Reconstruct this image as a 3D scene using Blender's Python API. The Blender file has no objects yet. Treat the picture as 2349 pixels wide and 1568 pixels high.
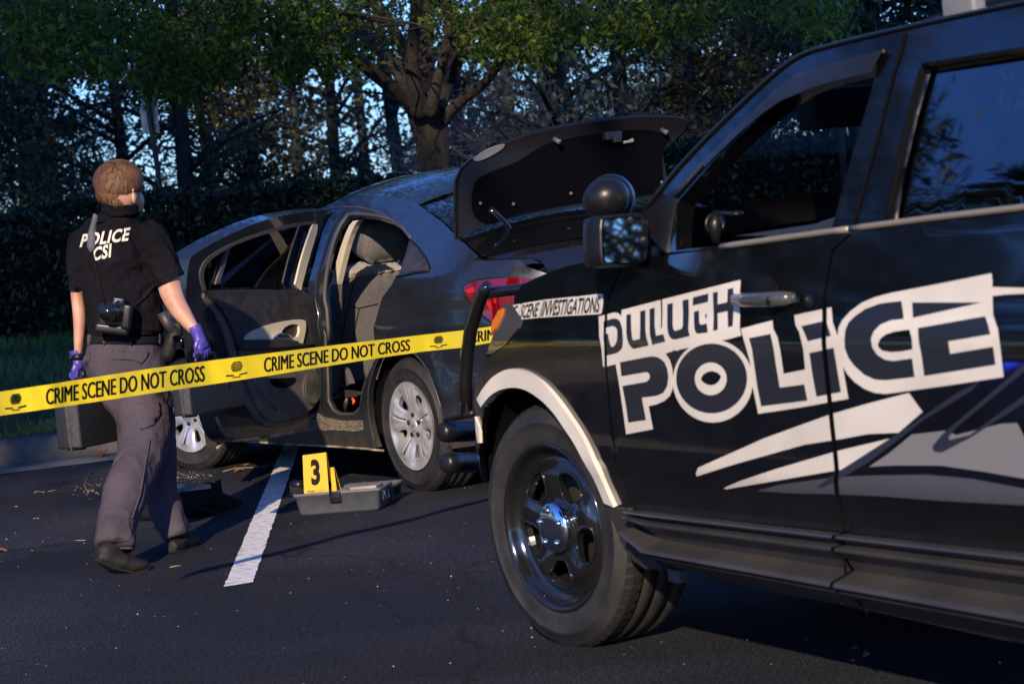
import bpy, bmesh, math, random
from math import sin, cos, pi, radians, sqrt, atan2
from mathutils import Vector, Matrix, noise
from mathutils.geometry import delaunay_2d_cdt
import numpy as np
random.seed(7)
S = bpy.context.scene
COL = S.collection
# ------------------------------------------------------------------ camera
CH, CP, CR_, CF = 1.27705, 0.052374, 0.100145, 5546.0     # height, pitch down, roll, focal length (frame 2349 wide)
_F = Vector((0, cos(CP), -sin(CP)))
_R = cos(CR_)*Vector((1, 0, 0)) - sin(CR_)*Vector((0, sin(CP), cos(CP)))
_U = sin(CR_)*Vector((1, 0, 0)) + cos(CR_)*Vector((0, sin(CP), cos(CP)))
C0 = Vector((0, 0, CH))
cam = bpy.data.cameras.new("camera"); camo = bpy.data.objects.new("camera", cam); COL.objects.link(camo)
camo.matrix_world = Matrix(((_R.x, _U.x, -_F.x, 0), (_R.y, _U.y, -_F.y, 0), (_R.z, _U.z, -_F.z, CH), (0, 0, 0, 1)))
cam.sensor_width = 36.0; cam.lens = CF/2349*36.0
cam.clip_start = 0.1; cam.clip_end = 1500
cam.dof.use_dof = True; cam.dof.focus_distance = 10.6; cam.dof.aperture_fstop = 7.0
S.camera = camo
# ------------------------------------------------------------------ light
SUN_EL, SUN_AZ = radians(24.0), radians(9.0)      # sun behind the camera, a little to the left
SKY_STRENGTH, SUN_STRENGTH, EXPOSURE = 0.12, 4.2, 0.80
w = bpy.data.worlds.new("World"); S.world = w; w.use_nodes = True
nt = w.node_tree; nt.nodes.clear()
out = nt.nodes.new('ShaderNodeOutputWorld'); bg = nt.nodes.new('ShaderNodeBackground')
sky = nt.nodes.new('ShaderNodeTexSky'); sky.sky_type = 'NISHITA'; sky.sun_disc = False
sky.sun_elevation = SUN_EL; sky.sun_rotation = radians(180)+SUN_AZ
sky.air_density = 1.3; sky.dust_density = 0.2; sky.ozone_density = 4.0
tint = nt.nodes.new('ShaderNodeMix'); tint.data_type = 'RGBA'; tint.blend_type = 'MULTIPLY'; tint.inputs[0].default_value = 1.0
tint.inputs[7].default_value = (0.36, 0.61, 1.25, 1)
nt.links.new(sky.outputs[0], tint.inputs[6]); nt.links.new(tint.outputs[2], bg.inputs[0]); nt.links.new(bg.outputs[0], out.inputs[0])
bg.inputs[1].default_value = SKY_STRENGTH
sl = bpy.data.lights.new("sun", 'SUN'); so = bpy.data.objects.new("sun", sl); COL.objects.link(so)
sl.energy = SUN_STRENGTH; sl.angle = radians(0.6); sl.color = (1.0, 0.80, 0.58)
so.rotation_euler = Vector((-sin(SUN_AZ)*cos(SUN_EL), -cos(SUN_AZ)*cos(SUN_EL), sin(SUN_EL))).to_track_quat('Z', 'Y').to_euler()
S.view_settings.view_transform = 'Standard'; S.view_settings.look = 'None'
S.view_settings.exposure = EXPOSURE; S.view_settings.gamma = 1.0; S.view_settings.use_curve_mapping = False

# ------------------------------------------------------------------ measuring helpers
# crops of the photo used while measuring: origin and scale in full-size photo pixels
CRP = {'A': (2380, 1080, 620/2349), 'B': (2400, 1240, 900/2349), 'C': (3100, 1040, 996/2349), 'Dz': (2700, 1500, 1396/2349),
       'E': (1980, 1150, 480/2349), 'R1': (2500, 0, 1596/2275), 'R2': (2300, 1000, 1796/2349), 'R3': (2300, 1700, 1796/2349),
       'R4': (1700, 1100, 1200/1254), 'R5': (2200, 600, 1200/2349), 'R6': (1300, 400, 1600/2349), 'R7': (1400, 1300, 1100/1568),
       'S1': (1000, 600, 1100/2156), 'S2': (600, 700, 1100/1437), 'P1': (0, 500, 1000/1568), 'P2': (0, 1400, 1100/1725),
       'T1': (0, 0, 2048/2349), 'T2': (1500, 0, 1800/2349), 'BX': (1150, 1750, 500/2240), 'D': (0, 0, 4096/2349), 'LN': (850, 1750, 400/965),
       'FW': (650, 1600, 400/2091)}
def px(c, x, y):
    a, b, s = CRP[c]; return ((a+s*x)*0.573486, (b+s*y)*0.573486)
def ray(X, Y): return _F*CF + _R*(X-1174.5) - _U*(Y-784)
def at_y(c, x, y, Yw):                       # point on the vertical plane Y = Yw
    d = ray(*px(c, x, y)); return C0 + d*(Yw/d.y)
def at_z(c, x, y, Zw=0.0):                   # point on the level plane Z = Zw
    d = ray(*px(c, x, y)); return C0 + d*((Zw-CH)/d.z)
class Frame:                                 # an upright local frame: x forward, y to its left, z up
    def __init__(s, ox, oy, ang, oz=0.0):
        s.o = Vector((ox, oy, oz)); s.f = Vector((-sin(ang), cos(ang), 0)); s.l = Vector((-cos(ang), -sin(ang), 0)); s.ang = ang
    def w(s, x, y, z): return s.o + s.f*x + s.l*y + Vector((0, 0, z))
    def onY(s, c, x, y, Y):                  # -> local (x, Y, z)
        d = ray(*px(c, x, y)); k = (Y-(C0-s.o).dot(s.l))/d.dot(s.l); P = C0+d*k-s.o; return Vector((P.dot(s.f), Y, P.z))
    def onX(s, c, x, y, X):
        d = ray(*px(c, x, y)); k = (X-(C0-s.o).dot(s.f))/d.dot(s.f); P = C0+d*k-s.o; return Vector((X, P.dot(s.l), P.z))
    def hit(s, surf, c, x, y, y0=0.25, y1=-0.9):      # -> (x, z) on the curved side surface y = surf(x, z)
        a = s.onY(c, x, y, y0); b = s.onY(c, x, y, y1); best = None; prev = None
        for i in range(121):
            t = i/120; P = a.lerp(b, t); g = P.y-surf(P.x, P.z)
            if prev is not None and prev[0] > 0 >= g:
                k = prev[0]/(prev[0]-g); Q = prev[1].lerp(P, k); return (Q.x, Q.z)
            if best is None or abs(g) < best[0]: best = (abs(g), P)
            prev = (g, P)
        return (best[1].x, best[1].z)
    def mat(s): return Matrix(((s.f.x, s.l.x, 0, s.o.x), (s.f.y, s.l.y, 0, s.o.y), (0, 0, 1, s.o.z), (0, 0, 0, 1)))

# ------------------------------------------------------------------ object helpers
def tag(o, label=None, cat=None, group=None, kind=None):
    if label: o['label'] = label
    if cat: o['category'] = cat
    if group: o['group'] = group
    if kind: o['kind'] = kind
    return o
def empty(name, label, cat, loc=(0, 0, 0), rz=0.0, group=None, M=None):
    o = bpy.data.objects.new(name, None); COL.objects.link(o); o.empty_display_size = 0.1
    if M is not None: o.matrix_world = M
    else: o.location = loc; o.rotation_euler = (0, 0, rz)
    return tag(o, label, cat, group)
def mkobj(name, me, mats, parent=None):
    if mats is not None:
        for m in (mats if isinstance(mats, (list, tuple)) else [mats]): me.materials.append(m)
    o = bpy.data.objects.new(name, me); COL.objects.link(o)
    if parent is not None: o.parent = parent
    return o
def copy_tree(o, parent=None):
    c = o.copy(); COL.objects.link(c)
    if parent is not None: c.parent = parent
    for ch in list(o.children): copy_tree(ch, c)
    return c
class MB:
    def __init__(s): s.v = []; s.f = []; s.m = []; s.sm = []; s.mi = 0
    def add(s, vs, fs, smooth=True):
        b = len(s.v); s.v += [Vector(v) for v in vs]; s.f += [[b+i for i in f] for f in fs]; s.m += [s.mi]*len(fs); s.sm += [smooth]*len(fs)
        return s
    def box(s, a, b, M=None, bev=0.0):
        a = Vector(a); b = Vector(b)
        if bev <= 0:
            vs = [Vector((x, y, z)) for x in (a.x, b.x) for y in (a.y, b.y) for z in (a.z, b.z)]
            fs = [(0, 1, 3, 2), (4, 6, 7, 5), (0, 4, 5, 1), (2, 3, 7, 6), (0, 2, 6, 4), (1, 5, 7, 3)]
        else:
            bm = bmesh.new(); bmesh.ops.create_cube(bm, size=1)
            c = (a+b)/2; d = b-a
            for v in bm.verts: v.co = Vector((c.x+v.co.x*d.x, c.y+v.co.y*d.y, c.z+v.co.z*d.z))
            bmesh.ops.bevel(bm, geom=bm.edges[:], offset=bev, segments=3, affect='EDGES', profile=0.6)
            bm.verts.index_update(); vs = [v.co.copy() for v in bm.verts]; fs = [[v.index for v in f.verts] for f in bm.faces]; bm.free()
        if M is not None: vs = [M @ v for v in vs]
        return s.add(vs, fs, bev > 0)
    def tube(s, pts, rads, n=10, cap=True, flat=(1, 1), up=None):
        pts = [Vector(p) for p in pts]
        if not isinstance(rads, (list, tuple)): rads = [rads]*len(pts)
        rings = []; prevN = None
        for i, p in enumerate(pts):
            t = (pts[min(i+1, len(pts)-1)]-pts[max(i-1, 0)])
            t = t.normalized() if t.length > 1e-9 else Vector((0, 0, 1))
            if prevN is None:
                r = Vector(up) if up is not None else (Vector((0, 0, 1)) if abs(t.z) < 0.9 else Vector((1, 0, 0)))
                N = (r - t*r.dot(t)).normalized()
            else: N = (prevN - t*prevN.dot(t)).normalized()
            prevN = N; B = t.cross(N)
            rr = rads[i]; rr = (rr, rr) if not isinstance(rr, (tuple, list)) else rr
            rings.append([p + N*(cos(2*pi*k/n)*rr[0]*flat[0]) + B*(sin(2*pi*k/n)*rr[1]*flat[1]) for k in range(n)])
        return s.loft(rings, True, cap)
    def loft(s, rings, closed=True, cap=True, smooth=True):
        n = len(rings[0]); vs = [v for r in rings for v in r]; fs = []
        for i in range(len(rings)-1):
            for k in range(n if closed else n-1):
                a = i*n+k; b = i*n+(k+1) % n; fs.append((a, b, b+n, a+n))
        if cap and closed: fs.append(tuple(reversed(range(n)))); fs.append(tuple((len(rings)-1)*n+k for k in range(n)))
        return s.add(vs, fs, smooth)
    def ell(s, c, r, n=16, m=10, M=None):
        c = Vector(c); vs = []; fs = []
        for i in range(m+1):
            a = pi*i/m
            for k in range(n):
                b = 2*pi*k/n; v = Vector((r[0]*sin(a)*cos(b), r[1]*sin(a)*sin(b), r[2]*cos(a)))
                vs.append(c + (M @ v if M is not None else v))
        for i in range(m):
            for k in range(n): fs.append((i*n+k, (i+1)*n+k, (i+1)*n+(k+1) % n, i*n+(k+1) % n))
        return s.add(vs, fs)
    def lathe(s, prof, n=48, M=None, cap=False):         # prof: (radius, height along y)
        rings = [[Vector((r*cos(2*pi*k/n), h, r*sin(2*pi*k/n))) for k in range(n)] for r, h in prof]
        if M is not None: rings = [[M @ v for v in r] for r in rings]
        return s.loft(rings, True, cap)
    def build(s, name, mats, parent=None, weld=False):
        me = bpy.data.meshes.new(name); me.from_pydata([tuple(v) for v in s.v], [], s.f)
        me.polygons.foreach_set('material_index', s.m); me.polygons.foreach_set('use_smooth', s.sm); me.update()
        if weld:
            bm = bmesh.new(); bm.from_mesh(me); bmesh.ops.remove_doubles(bm, verts=bm.verts[:], dist=1e-4)
            bmesh.ops.recalc_face_normals(bm, faces=bm.faces[:]); bm.to_mesh(me); bm.free()
        return mkobj(name, me, mats, parent)
def pip(poly, P):                            # vectorised point in polygon
    P = np.asarray(P); x = P[:, 0]; y = P[:, 1]; r = np.zeros(len(P), bool); n = len(poly); j = n-1
    for i in range(n):
        xi, yi = poly[i]; xj, yj = poly[j]
        if yi != yj: r ^= ((yi > y) != (yj > y)) & (x < (xj-xi)*(y-yi)/(yj-yi)+xi)
        j = i
    return r
def dens(poly, step, closed=True):
    o = []; n = len(poly)
    for i in range(n if closed else n-1):
        a = poly[i]; b = poly[(i+1) % n]; L = math.hypot(b[0]-a[0], b[1]-a[1]); k = max(1, int(L/step))
        for j in range(k): t = j/k; o.append((a[0]+(b[0]-a[0])*t, a[1]+(b[1]-a[1])*t))
    if not closed: o.append(tuple(poly[-1]))
    return o
def smooth_poly(p, it=2, keep=35):           # round off gentle corners of a traced outline (Chaikin), keep sharp ones
    for _ in range(it):
        o = []; n = len(p)
        for i in range(n):
            a = Vector(p[i-1]); b = Vector(p[i]); c = Vector(p[(i+1) % n])
            u = b-a; v = c-b
            if u.length < 1e-6 or v.length < 1e-6 or math.degrees(u.angle(v)) > keep: o.append(tuple(b)); continue
            o.append(tuple(b.lerp(a, 0.25))); o.append(tuple(b.lerp(c, 0.25)))
        p = o
    return p
def cdt(polys, step, grid=True):
    V = []; E = []
    for p in polys:
        b = len(V); V += [Vector((q[0], q[1])) for q in p]; n = len(p); E += [(b+i, b+(i+1) % n) for i in range(n)]
    xs = [v.x for v in V]; ys = [v.y for v in V]
    if grid:
        x0, x1, y0, y1 = min(xs), max(xs), min(ys), max(ys)
        nx = int((x1-x0)/step)+1; ny = int((y1-y0)/step)+1
        for i in range(nx+1):
            for j in range(ny+1):
                V.append(Vector((x0+(i+0.31*(j % 2)+.1)*step, y0+(j+.13)*step)))
    r = delaunay_2d_cdt(V, E, [], 0, 1e-5)
    return r[0], [t for t in r[2] if len(t) == 3]
def grad_n(f, u, v, e=0.004):
    a = Vector(f(u+e, v))-Vector(f(u-e, v)); b = Vector(f(u, v+e))-Vector(f(u, v-e)); n = a.cross(b)
    return n.normalized() if n.length > 1e-12 else Vector((0, 1, 0))
def sheet(name, outer, holes, f, mat, parent=None, step=0.06, thick=0.018, flip=False, bstep=None, rim=True, two=False):
    """curved panel: outline with holes in (u, v), mapped by f(u, v); the edges are turned inwards by `thick`"""
    bstep = bstep or step
    O = dens(outer, bstep); H = [dens(h, bstep) for h in holes]
    V, T = cdt([O]+H, step)
    if not T: T = []
    cen = np.array([[(V[t[0]].x+V[t[1]].x+V[t[2]].x)/3, (V[t[0]].y+V[t[1]].y+V[t[2]].y)/3] for t in T])
    k = pip(O, cen)
    for h in H: k &= ~pip(h, cen)
    T = [t for t, q in zip(T, k) if q]
    used = sorted({i for t in T for i in t}); mp = {i: n for n, i in enumerate(used)}
    pos = [Vector(f(V[i].x, V[i].y)) for i in used]; nor = [grad_n(f, V[i].x, V[i].y)*(-1 if flip else 1) for i in used]
    F = []
    for t in T:
        a, b, c = (mp[i] for i in t); n = (pos[b]-pos[a]).cross(pos[c]-pos[a])
        F.append((a, b, c) if n.dot(nor[a]) > 0 else (a, c, b))
    n0 = len(pos)
    if rim and thick:
        cnt = {}
        for fc in F:
            for i in range(3): e = (fc[i], fc[(i+1) % 3]); cnt[e] = 1
        be = [e for e in cnt if (e[1], e[0]) not in cnt]
        dup = {}
        for a, b in be:
            ed = (pos[b]-pos[a]); outd = ed.cross(nor[a]).normalized() if ed.length > 1e-9 else nor[a]
            ids = []
            for i in (a, b):
                pos.append(pos[i].copy()); nor.append(outd); pos.append(pos[i]-nor[i]*thick); nor.append(outd); ids.append(len(pos)-2)
            F.append((ids[1], ids[0], ids[0]+1, ids[1]+1))
    if two:
        b = len(pos)
        for i in range(n0): pos.append(pos[i]-nor[i]*thick); nor.append(-nor[i])
        F += [(f_[0]+b, f_[2]+b, f_[1]+b) for f_ in F[:len(T)]]
    me = bpy.data.meshes.new(name); me.from_pydata([tuple(p) for p in pos], [], F)
    me.polygons.foreach_set('use_smooth', [True]*len(F)); me.update()
    me.normals_split_custom_set_from_vertices([tuple(n) for n in nor])
    return mkobj(name, me, mat, parent)
def decal(name, layers, f, mats, parent=None, step=0.05, lift=0.003, flip=False):
    """flat artwork laid on a surface: layers of (material index or None, outline), the last one on top wins"""
    polys = [dens(p, step) for _, p in layers]
    V, T = cdt(polys, step)
    cen = np.array([[(V[t[0]].x+V[t[1]].x+V[t[2]].x)/3, (V[t[0]].y+V[t[1]].y+V[t[2]].y)/3] for t in T])
    cls = np.full(len(T), -1)
    for (m, _), p in zip(layers, polys): cls[pip(p, cen)] = -1 if m is None else m
    used = sorted({i for t, c in zip(T, cls) if c >= 0 for i in t}); mp = {i: n for n, i in enumerate(used)}
    nor = [grad_n(f, V[i].x, V[i].y)*(-1 if flip else 1) for i in used]; pos = [Vector(f(V[i].x, V[i].y))+nor[n]*lift for n, i in enumerate(used)]
    F = []; MI = []
    for t, c in zip(T, cls):
        if c < 0: continue
        a, b, d = (mp[i] for i in t); n = (pos[b]-pos[a]).cross(pos[d]-pos[a])
        if n.length < 1e-12: continue
        F.append((a, b, d) if n.dot(nor[a]) > 0 else (a, d, b)); MI.append(int(c))
    me = bpy.data.meshes.new(name); me.from_pydata([tuple(p) for p in pos], [], F)
    me.polygons.foreach_set('use_smooth', [True]*len(F)); me.polygons.foreach_set('material_index', MI); me.update()
    me.normals_split_custom_set_from_vertices([tuple(n) for n in nor])
    return mkobj(name, me, mats, parent)
def text_tris(txt, shear=0.0, bold=0.0, space=1.0):
    """the letters of a built-in-font text as 2-D triangles, normalised to 0..1 x 0..1"""
    cu = bpy.data.curves.new('t', 'FONT'); cu.body = txt; cu.size = 1; cu.shear = shear; cu.offset = bold; cu.space_character = space; cu.resolution_u = 3
    o = bpy.data.objects.new('t', cu); COL.objects.link(o)
    dg = bpy.context.evaluated_depsgraph_get(); me = bpy.data.meshes.new_from_object(o.evaluated_get(dg))
    V = [(v.co.x, v.co.y) for v in me.vertices]; F = [tuple(p.vertices) for p in me.polygons]
    bpy.data.objects.remove(o); bpy.data.curves.remove(cu); bpy.data.meshes.remove(me)
    x0 = min(v[0] for v in V); x1 = max(v[0] for v in V); y0 = min(v[1] for v in V); y1 = max(v[1] for v in V)
    return [((x-x0)/(x1-x0), (y-y0)/(y1-y0)) for x, y in V], F
def text_on(name, txt, f, mat, parent=None, sub=0, flipn=False, **kw):
    """letters mapped by f(u, v), 0..1 along and up the line"""
    V, F = text_tris(txt, **kw)
    me = bpy.data.meshes.new(name); me.from_pydata([tuple(f(u, v)) for u, v in V], [], F); me.update()
    return mkobj(name, me, mat, parent)

# ------------------------------------------------------------------ materials
def mat(name, col=(0.5, 0.5, 0.5), rough=0.5, metal=0.0, **kw):
    m = bpy.data.materials.new(name); m.use_nodes = True; b = m.node_tree.nodes['Principled BSDF']
    b.inputs['Base Color'].default_value = (*col, 1); b.inputs['Roughness'].default_value = rough; b.inputs['Metallic'].default_value = metal
    for k, v in kw.items():
        b.inputs[k.replace('_', ' ')].default_value = v
    return m
def nd(m, t, **kw):
    n = m.node_tree.nodes.new(t)
    for k, v in kw.items():
        if k in n.inputs: n.inputs[k].default_value = v
        else: setattr(n, k, v)
    return n
def lk(m, a, b): m.node_tree.links.new(a, b)
def vary(m, c1, c2, scale=8, detail=6, rough=None, bump=0.0, bscale=None, coord='Object', dist=0.0, stops=(0.35, 0.65), stretch=None):
    """mottle the colour between c1 and c2, optionally the roughness, plus a bump"""
    b = m.node_tree.nodes['Principled BSDF']; tc = nd(m, 'ShaderNodeTexCoord'); src = tc.outputs[coord]
    if stretch:
        mpn = nd(m, 'ShaderNodeMapping'); mpn.inputs['Scale'].default_value = stretch; lk(m, src, mpn.inputs[0]); src = mpn.outputs[0]
    n = nd(m, 'ShaderNodeTexNoise', Scale=scale, Detail=detail, Distortion=dist); lk(m, src, n.inputs['Vector'])
    r = nd(m, 'ShaderNodeValToRGB'); r.color_ramp.elements[0].position, r.color_ramp.elements[1].position = stops
    r.color_ramp.elements[0].color = (*c1, 1); r.color_ramp.elements[1].color = (*c2, 1)
    lk(m, n.outputs['Fac'], r.inputs[0]); lk(m, r.outputs[0], b.inputs['Base Color'])
    if rough:
        q = nd(m, 'ShaderNodeMapRange'); q.inputs['To Min'].default_value = rough[0]; q.inputs['To Max'].default_value = rough[1]
        lk(m, n.outputs['Fac'], q.inputs[0]); lk(m, q.outputs[0], b.inputs['Roughness'])
    if bump:
        n2 = nd(m, 'ShaderNodeTexNoise', Scale=bscale or scale*4, Detail=4); lk(m, src, n2.inputs['Vector'])
        bp = nd(m, 'ShaderNodeBump', Strength=1.0, Distance=bump); lk(m, n2.outputs['Fac'], bp.inputs['Height']); lk(m, bp.outputs[0], b.inputs['Normal'])
    return m
def paint(name, c1, c2, dirt=(0.16, 0.13, 0.10), dz=(0.1, 0.6), rough=0.12, coat=0.9):
    """car paint with clear coat, faint orange peel, dust that thickens towards the sill"""
    m = mat(name, c1, rough, 0.25); b = m.node_tree.nodes['Principled BSDF']
    b.inputs['Coat Weight'].default_value = coat; b.inputs['Coat Roughness'].default_value = 0.04
    tc = nd(m, 'ShaderNodeTexCoord'); sx = nd(m, 'ShaderNodeSeparateXYZ'); lk(m, tc.outputs['Object'], sx.inputs[0])
    n = nd(m, 'ShaderNodeTexNoise', Scale=9.0, Detail=8.0, Roughness=0.65); lk(m, tc.outputs['Object'], n.inputs['Vector'])
    mr = nd(m, 'ShaderNodeMapRange'); mr.inputs['From Min'].default_value = dz[1]; mr.inputs['From Max'].default_value = dz[0]
    lk(m, sx.outputs[2], mr.inputs[0])
    mu = nd(m, 'ShaderNodeMath', operation='MULTIPLY'); lk(m, mr.outputs[0], mu.inputs[0]); lk(m, n.outputs['Fac'], mu.inputs[1])
    mx = nd(m, 'ShaderNodeMix'); mx.data_type = 'RGBA'; lk(m, mu.outputs[0], mx.inputs[0])
    mx.inputs[6].default_value = (*c1, 1); mx.inputs[7].default_value = (*dirt, 1)
    lk(m, mx.outputs[2], b.inputs['Base Color'])
    r2 = nd(m, 'ShaderNodeMapRange'); r2.inputs['To Min'].default_value = rough*0.7; r2.inputs['To Max'].default_value = rough+0.25
    r2.inputs['From Min'].default_value = 0.35; r2.inputs['From Max'].default_value = 0.8
    lk(m, n.outputs['Fac'], r2.inputs[0]); lk(m, r2.outputs[0], b.inputs['Roughness'])
    n3 = nd(m, 'ShaderNodeTexNoise', Scale=2.6, Detail=2.0); lk(m, tc.outputs['Object'], n3.inputs['Vector'])
    bp = nd(m, 'ShaderNodeBump', Strength=0.5, Distance=0.0018); lk(m, n3.outputs['Fac'], bp.inputs['Height'])
    lk(m, bp.outputs[0], b.inputs['Coat Normal']); lk(m, bp.outputs[0], b.inputs['Normal'])
    return m
M = {}
M['suv_paint'] = paint('suv_black_paint', (0.003, 0.0035, 0.0045), None, dirt=(0.05, 0.042, 0.034), dz=(0.15, 0.6), rough=0.1, coat=1.0)
M['sedan_paint'] = paint('sedan_grey_paint', (0.014, 0.017, 0.022), None, dirt=(0.16, 0.13, 0.10), dz=(0.05, 0.45), rough=0.3)
M['white_vinyl'] = vary(mat('white_vinyl', (0.62, 0.58, 0.5), 0.3, Coat_Weight=0.3), (0.52, 0.48, 0.42), (0.64, 0.60, 0.53), 3, 8, rough=(0.25, 0.45))
M['black_vinyl'] = mat('black_vinyl', (0.014, 0.016, 0.022), 0.32, Coat_Weight=0.4)
M['slate_vinyl'] = mat('slate_vinyl', (0.02, 0.024, 0.04), 0.3)
M['cladding'] = vary(mat('dark_cladding', (0.05, 0.05, 0.055), 0.42), (0.030, 0.029, 0.030), (0.042, 0.039, 0.037), 5, 6, rough=(0.3, 0.42), bump=0.0008, bscale=300)
M['rubber'] = vary(mat('tyre_rubber', (0.03, 0.03, 0.03), 0.75), (0.009, 0.009, 0.010), (0.024, 0.022, 0.020), 9, 6, rough=(0.5, 0.8), bump=0.0012, bscale=160)
M['tread'] = mat('tyre_tread', (0.012, 0.012, 0.012), 0.85, Specular_IOR_Level=0.2)
M['black_gloss'] = mat('black_gloss', (0.008, 0.008, 0.009), 0.12, Coat_Weight=0.6)
M['black_satin'] = mat('black_satin', (0.007, 0.007, 0.009), 0.36, Specular_IOR_Level=0.35)
M['black_matt'] = mat('black_matt', (0.008, 0.008, 0.009), 0.75, Specular_IOR_Level=0.25)
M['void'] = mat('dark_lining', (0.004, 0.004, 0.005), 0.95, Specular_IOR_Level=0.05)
M['chrome'] = mat('chrome', (0.75, 0.75, 0.78), 0.08, 1.0)
M['alloy'] = vary(mat('silver_wheel_paint', (0.5, 0.5, 0.52), 0.32, 0.55), (0.42, 0.42, 0.44), (0.56, 0.55, 0.56), 10, 5, rough=(0.26, 0.42))
M['rotor'] = mat('brake_steel', (0.08, 0.07, 0.065), 0.5, 0.8)
M['trim_black'] = vary(mat('door_trim_black', (0.02, 0.02, 0.024), 0.5), (0.016, 0.016, 0.02), (0.035, 0.034, 0.036), 20, 5, bump=0.0006, bscale=260)
M['trim_grey'] = vary(mat('door_trim_grey', (0.05, 0.05, 0.055), 0.5), (0.06, 0.06, 0.066), (0.10, 0.094, 0.09), 14, 5, bump=0.0006, bscale=260)
M['cream'] = mat('cream_trim', (0.55, 0.49, 0.38), 0.5)
M['seal'] = mat('rubber_seal', (0.05, 0.047, 0.045), 0.6)
M['seat'] = vary(mat('seat_cloth', (0.05, 0.045, 0.045), 0.9), (0.085, 0.078, 0.08), (0.13, 0.12, 0.12), 120, 3, bump=0.0015, bscale=320)
M['seat_light'] = vary(mat('seat_mesh_cloth', (0.2, 0.18, 0.16), 0.85), (0.25, 0.23, 0.21), (0.38, 0.35, 0.32), 300, 2, bump=0.001, bscale=400)
def glass(name, col, alpha, rough=0.02):
    m = bpy.data.materials.new(name); m.use_nodes = True; t = m.node_tree; t.nodes.clear()
    o = t.nodes.new('ShaderNodeOutputMaterial'); g = t.nodes.new('ShaderNodeBsdfGlossy'); g.inputs['Roughness'].default_value = rough
    tr = t.nodes.new('ShaderNodeBsdfTransparent'); tr.inputs[0].default_value = (*col, 1)
    fr = t.nodes.new('ShaderNodeFresnel'); fr.inputs[0].default_value = 1.5; mx = t.nodes.new('ShaderNodeMixShader')
    a = t.nodes.new('ShaderNodeMath'); a.operation = 'MULTIPLY_ADD'; a.inputs[1].default_value = 1.0; a.inputs[2].default_value = alpha
    t.links.new(fr.outputs[0], a.inputs[0]); t.links.new(a.outputs[0], mx.inputs[0]); t.links.new(tr.outputs[0], mx.inputs[1]); t.links.new(g.outputs[0], mx.inputs[2]); t.links.new(mx.outputs[0], o.inputs[0])
    return m
M['glass'] = glass('clear_glass', (0.80, 0.86, 0.85), 0.0)
M['dark_glass'] = glass('tinted_glass', (0.02, 0.025, 0.03), 0.16)
M['mid_glass'] = glass('smoked_glass', (0.12, 0.13, 0.14), 0.03)
M['mirror'] = mat('mirror_glass', (0.8, 0.82, 0.82), 0.02, 1.0)
M['red_lens'] = mat('red_lens', (0.11, 0.001, 0.003), 0.06, Coat_Weight=1.0)
M['red_bright'] = mat('red_reflector', (0.35, 0.01, 0.01), 0.15)
M['orange'] = mat('amber_lens', (0.5, 0.14, 0.015), 0.2)
M['tape'] = mat('yellow_tape', (0.84, 0.66, 0.03), 0.28, Coat_Weight=0.3)
M['ink'] = mat('black_ink', (0.005, 0.005, 0.005), 0.5, Specular_IOR_Level=0.15)
M['marker'] = mat('yellow_marker_plastic', (0.60, 0.36, 0.015), 0.45)
M['box_grey'] = vary(mat('grey_box_plastic', (0.14, 0.15, 0.17), 0.5), (0.06, 0.068, 0.082), (0.085, 0.09, 0.10), 18, 4, bump=0.0005, bscale=300)
M['skin'] = vary(mat('skin', (0.48, 0.26, 0.18), 0.5, Subsurface_Weight=0.15), (0.42, 0.2, 0.14), (0.52, 0.31, 0.22), 14, 5)
M['skin'].node_tree.nodes['Principled BSDF'].inputs['Subsurface Radius'].default_value = (0.02, 0.008, 0.004)
M['glove'] = vary(mat('violet_nitrile', (0.10, 0.06, 0.42), 0.35), (0.045, 0.035, 0.24), (0.08, 0.06, 0.34), 25, 4, bump=0.002, bscale=60)
def cloth(name, c1, c2, wr=0.012, ws=7, fine=500):
    m = mat(name, c1, 0.95, Specular_IOR_Level=0.08); b = m.node_tree.nodes['Principled BSDF']
    vary(m, c1, c2, 5, 5)
    tc = nd(m, 'ShaderNodeTexCoord')
    n1 = nd(m, 'ShaderNodeTexNoise', Scale=ws, Detail=3.0, Distortion=1.6, Roughness=0.45); lk(m, tc.outputs['Object'], n1.inputs['Vector'])
    n2 = nd(m, 'ShaderNodeTexNoise', Scale=fine, Detail=1.0); lk(m, tc.outputs['Object'], n2.inputs['Vector'])
    b1 = nd(m, 'ShaderNodeBump', Strength=1.0, Distance=wr); lk(m, n1.outputs['Fac'], b1.inputs['Height'])
    b2 = nd(m, 'ShaderNodeBump', Strength=0.4, Distance=0.0008); lk(m, n2.outputs['Fac'], b2.inputs['Height']); lk(m, b1.outputs[0], b2.inputs['Normal'])
    lk(m, b2.outputs[0], b.inputs['Normal']); return m
M['shirt'] = cloth('black_shirt_cloth', (0.004, 0.004, 0.006), (0.008, 0.007, 0.010), 0.05, 6)
M['pants'] = cloth('grey_ripstop_cloth', (0.048, 0.041, 0.054), (0.07, 0.058, 0.072), 0.03, 5)
M['print'] = mat('shirt_print', (0.5, 0.48, 0.42), 0.8)
M['leather'] = vary(mat('black_leather', (0.008, 0.008, 0.009), 0.6, Specular_IOR_Level=0.25), (0.005, 0.005, 0.006), (0.014, 0.013, 0.013), 25, 5, bump=0.002, bscale=60)
M['nylon'] = cloth('black_nylon', (0.006, 0.006, 0.008), (0.012, 0.012, 0.013), 0.012, 14, 250)
M['strap_grey'] = mat('grey_webbing', (0.07, 0.075, 0.09), 0.8)
M['case'] = vary(mat('case_shell', (0.02, 0.021, 0.027), 0.5), (0.007, 0.008, 0.011), (0.013, 0.013, 0.016), 60, 3, bump=0.0008, bscale=220)
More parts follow.
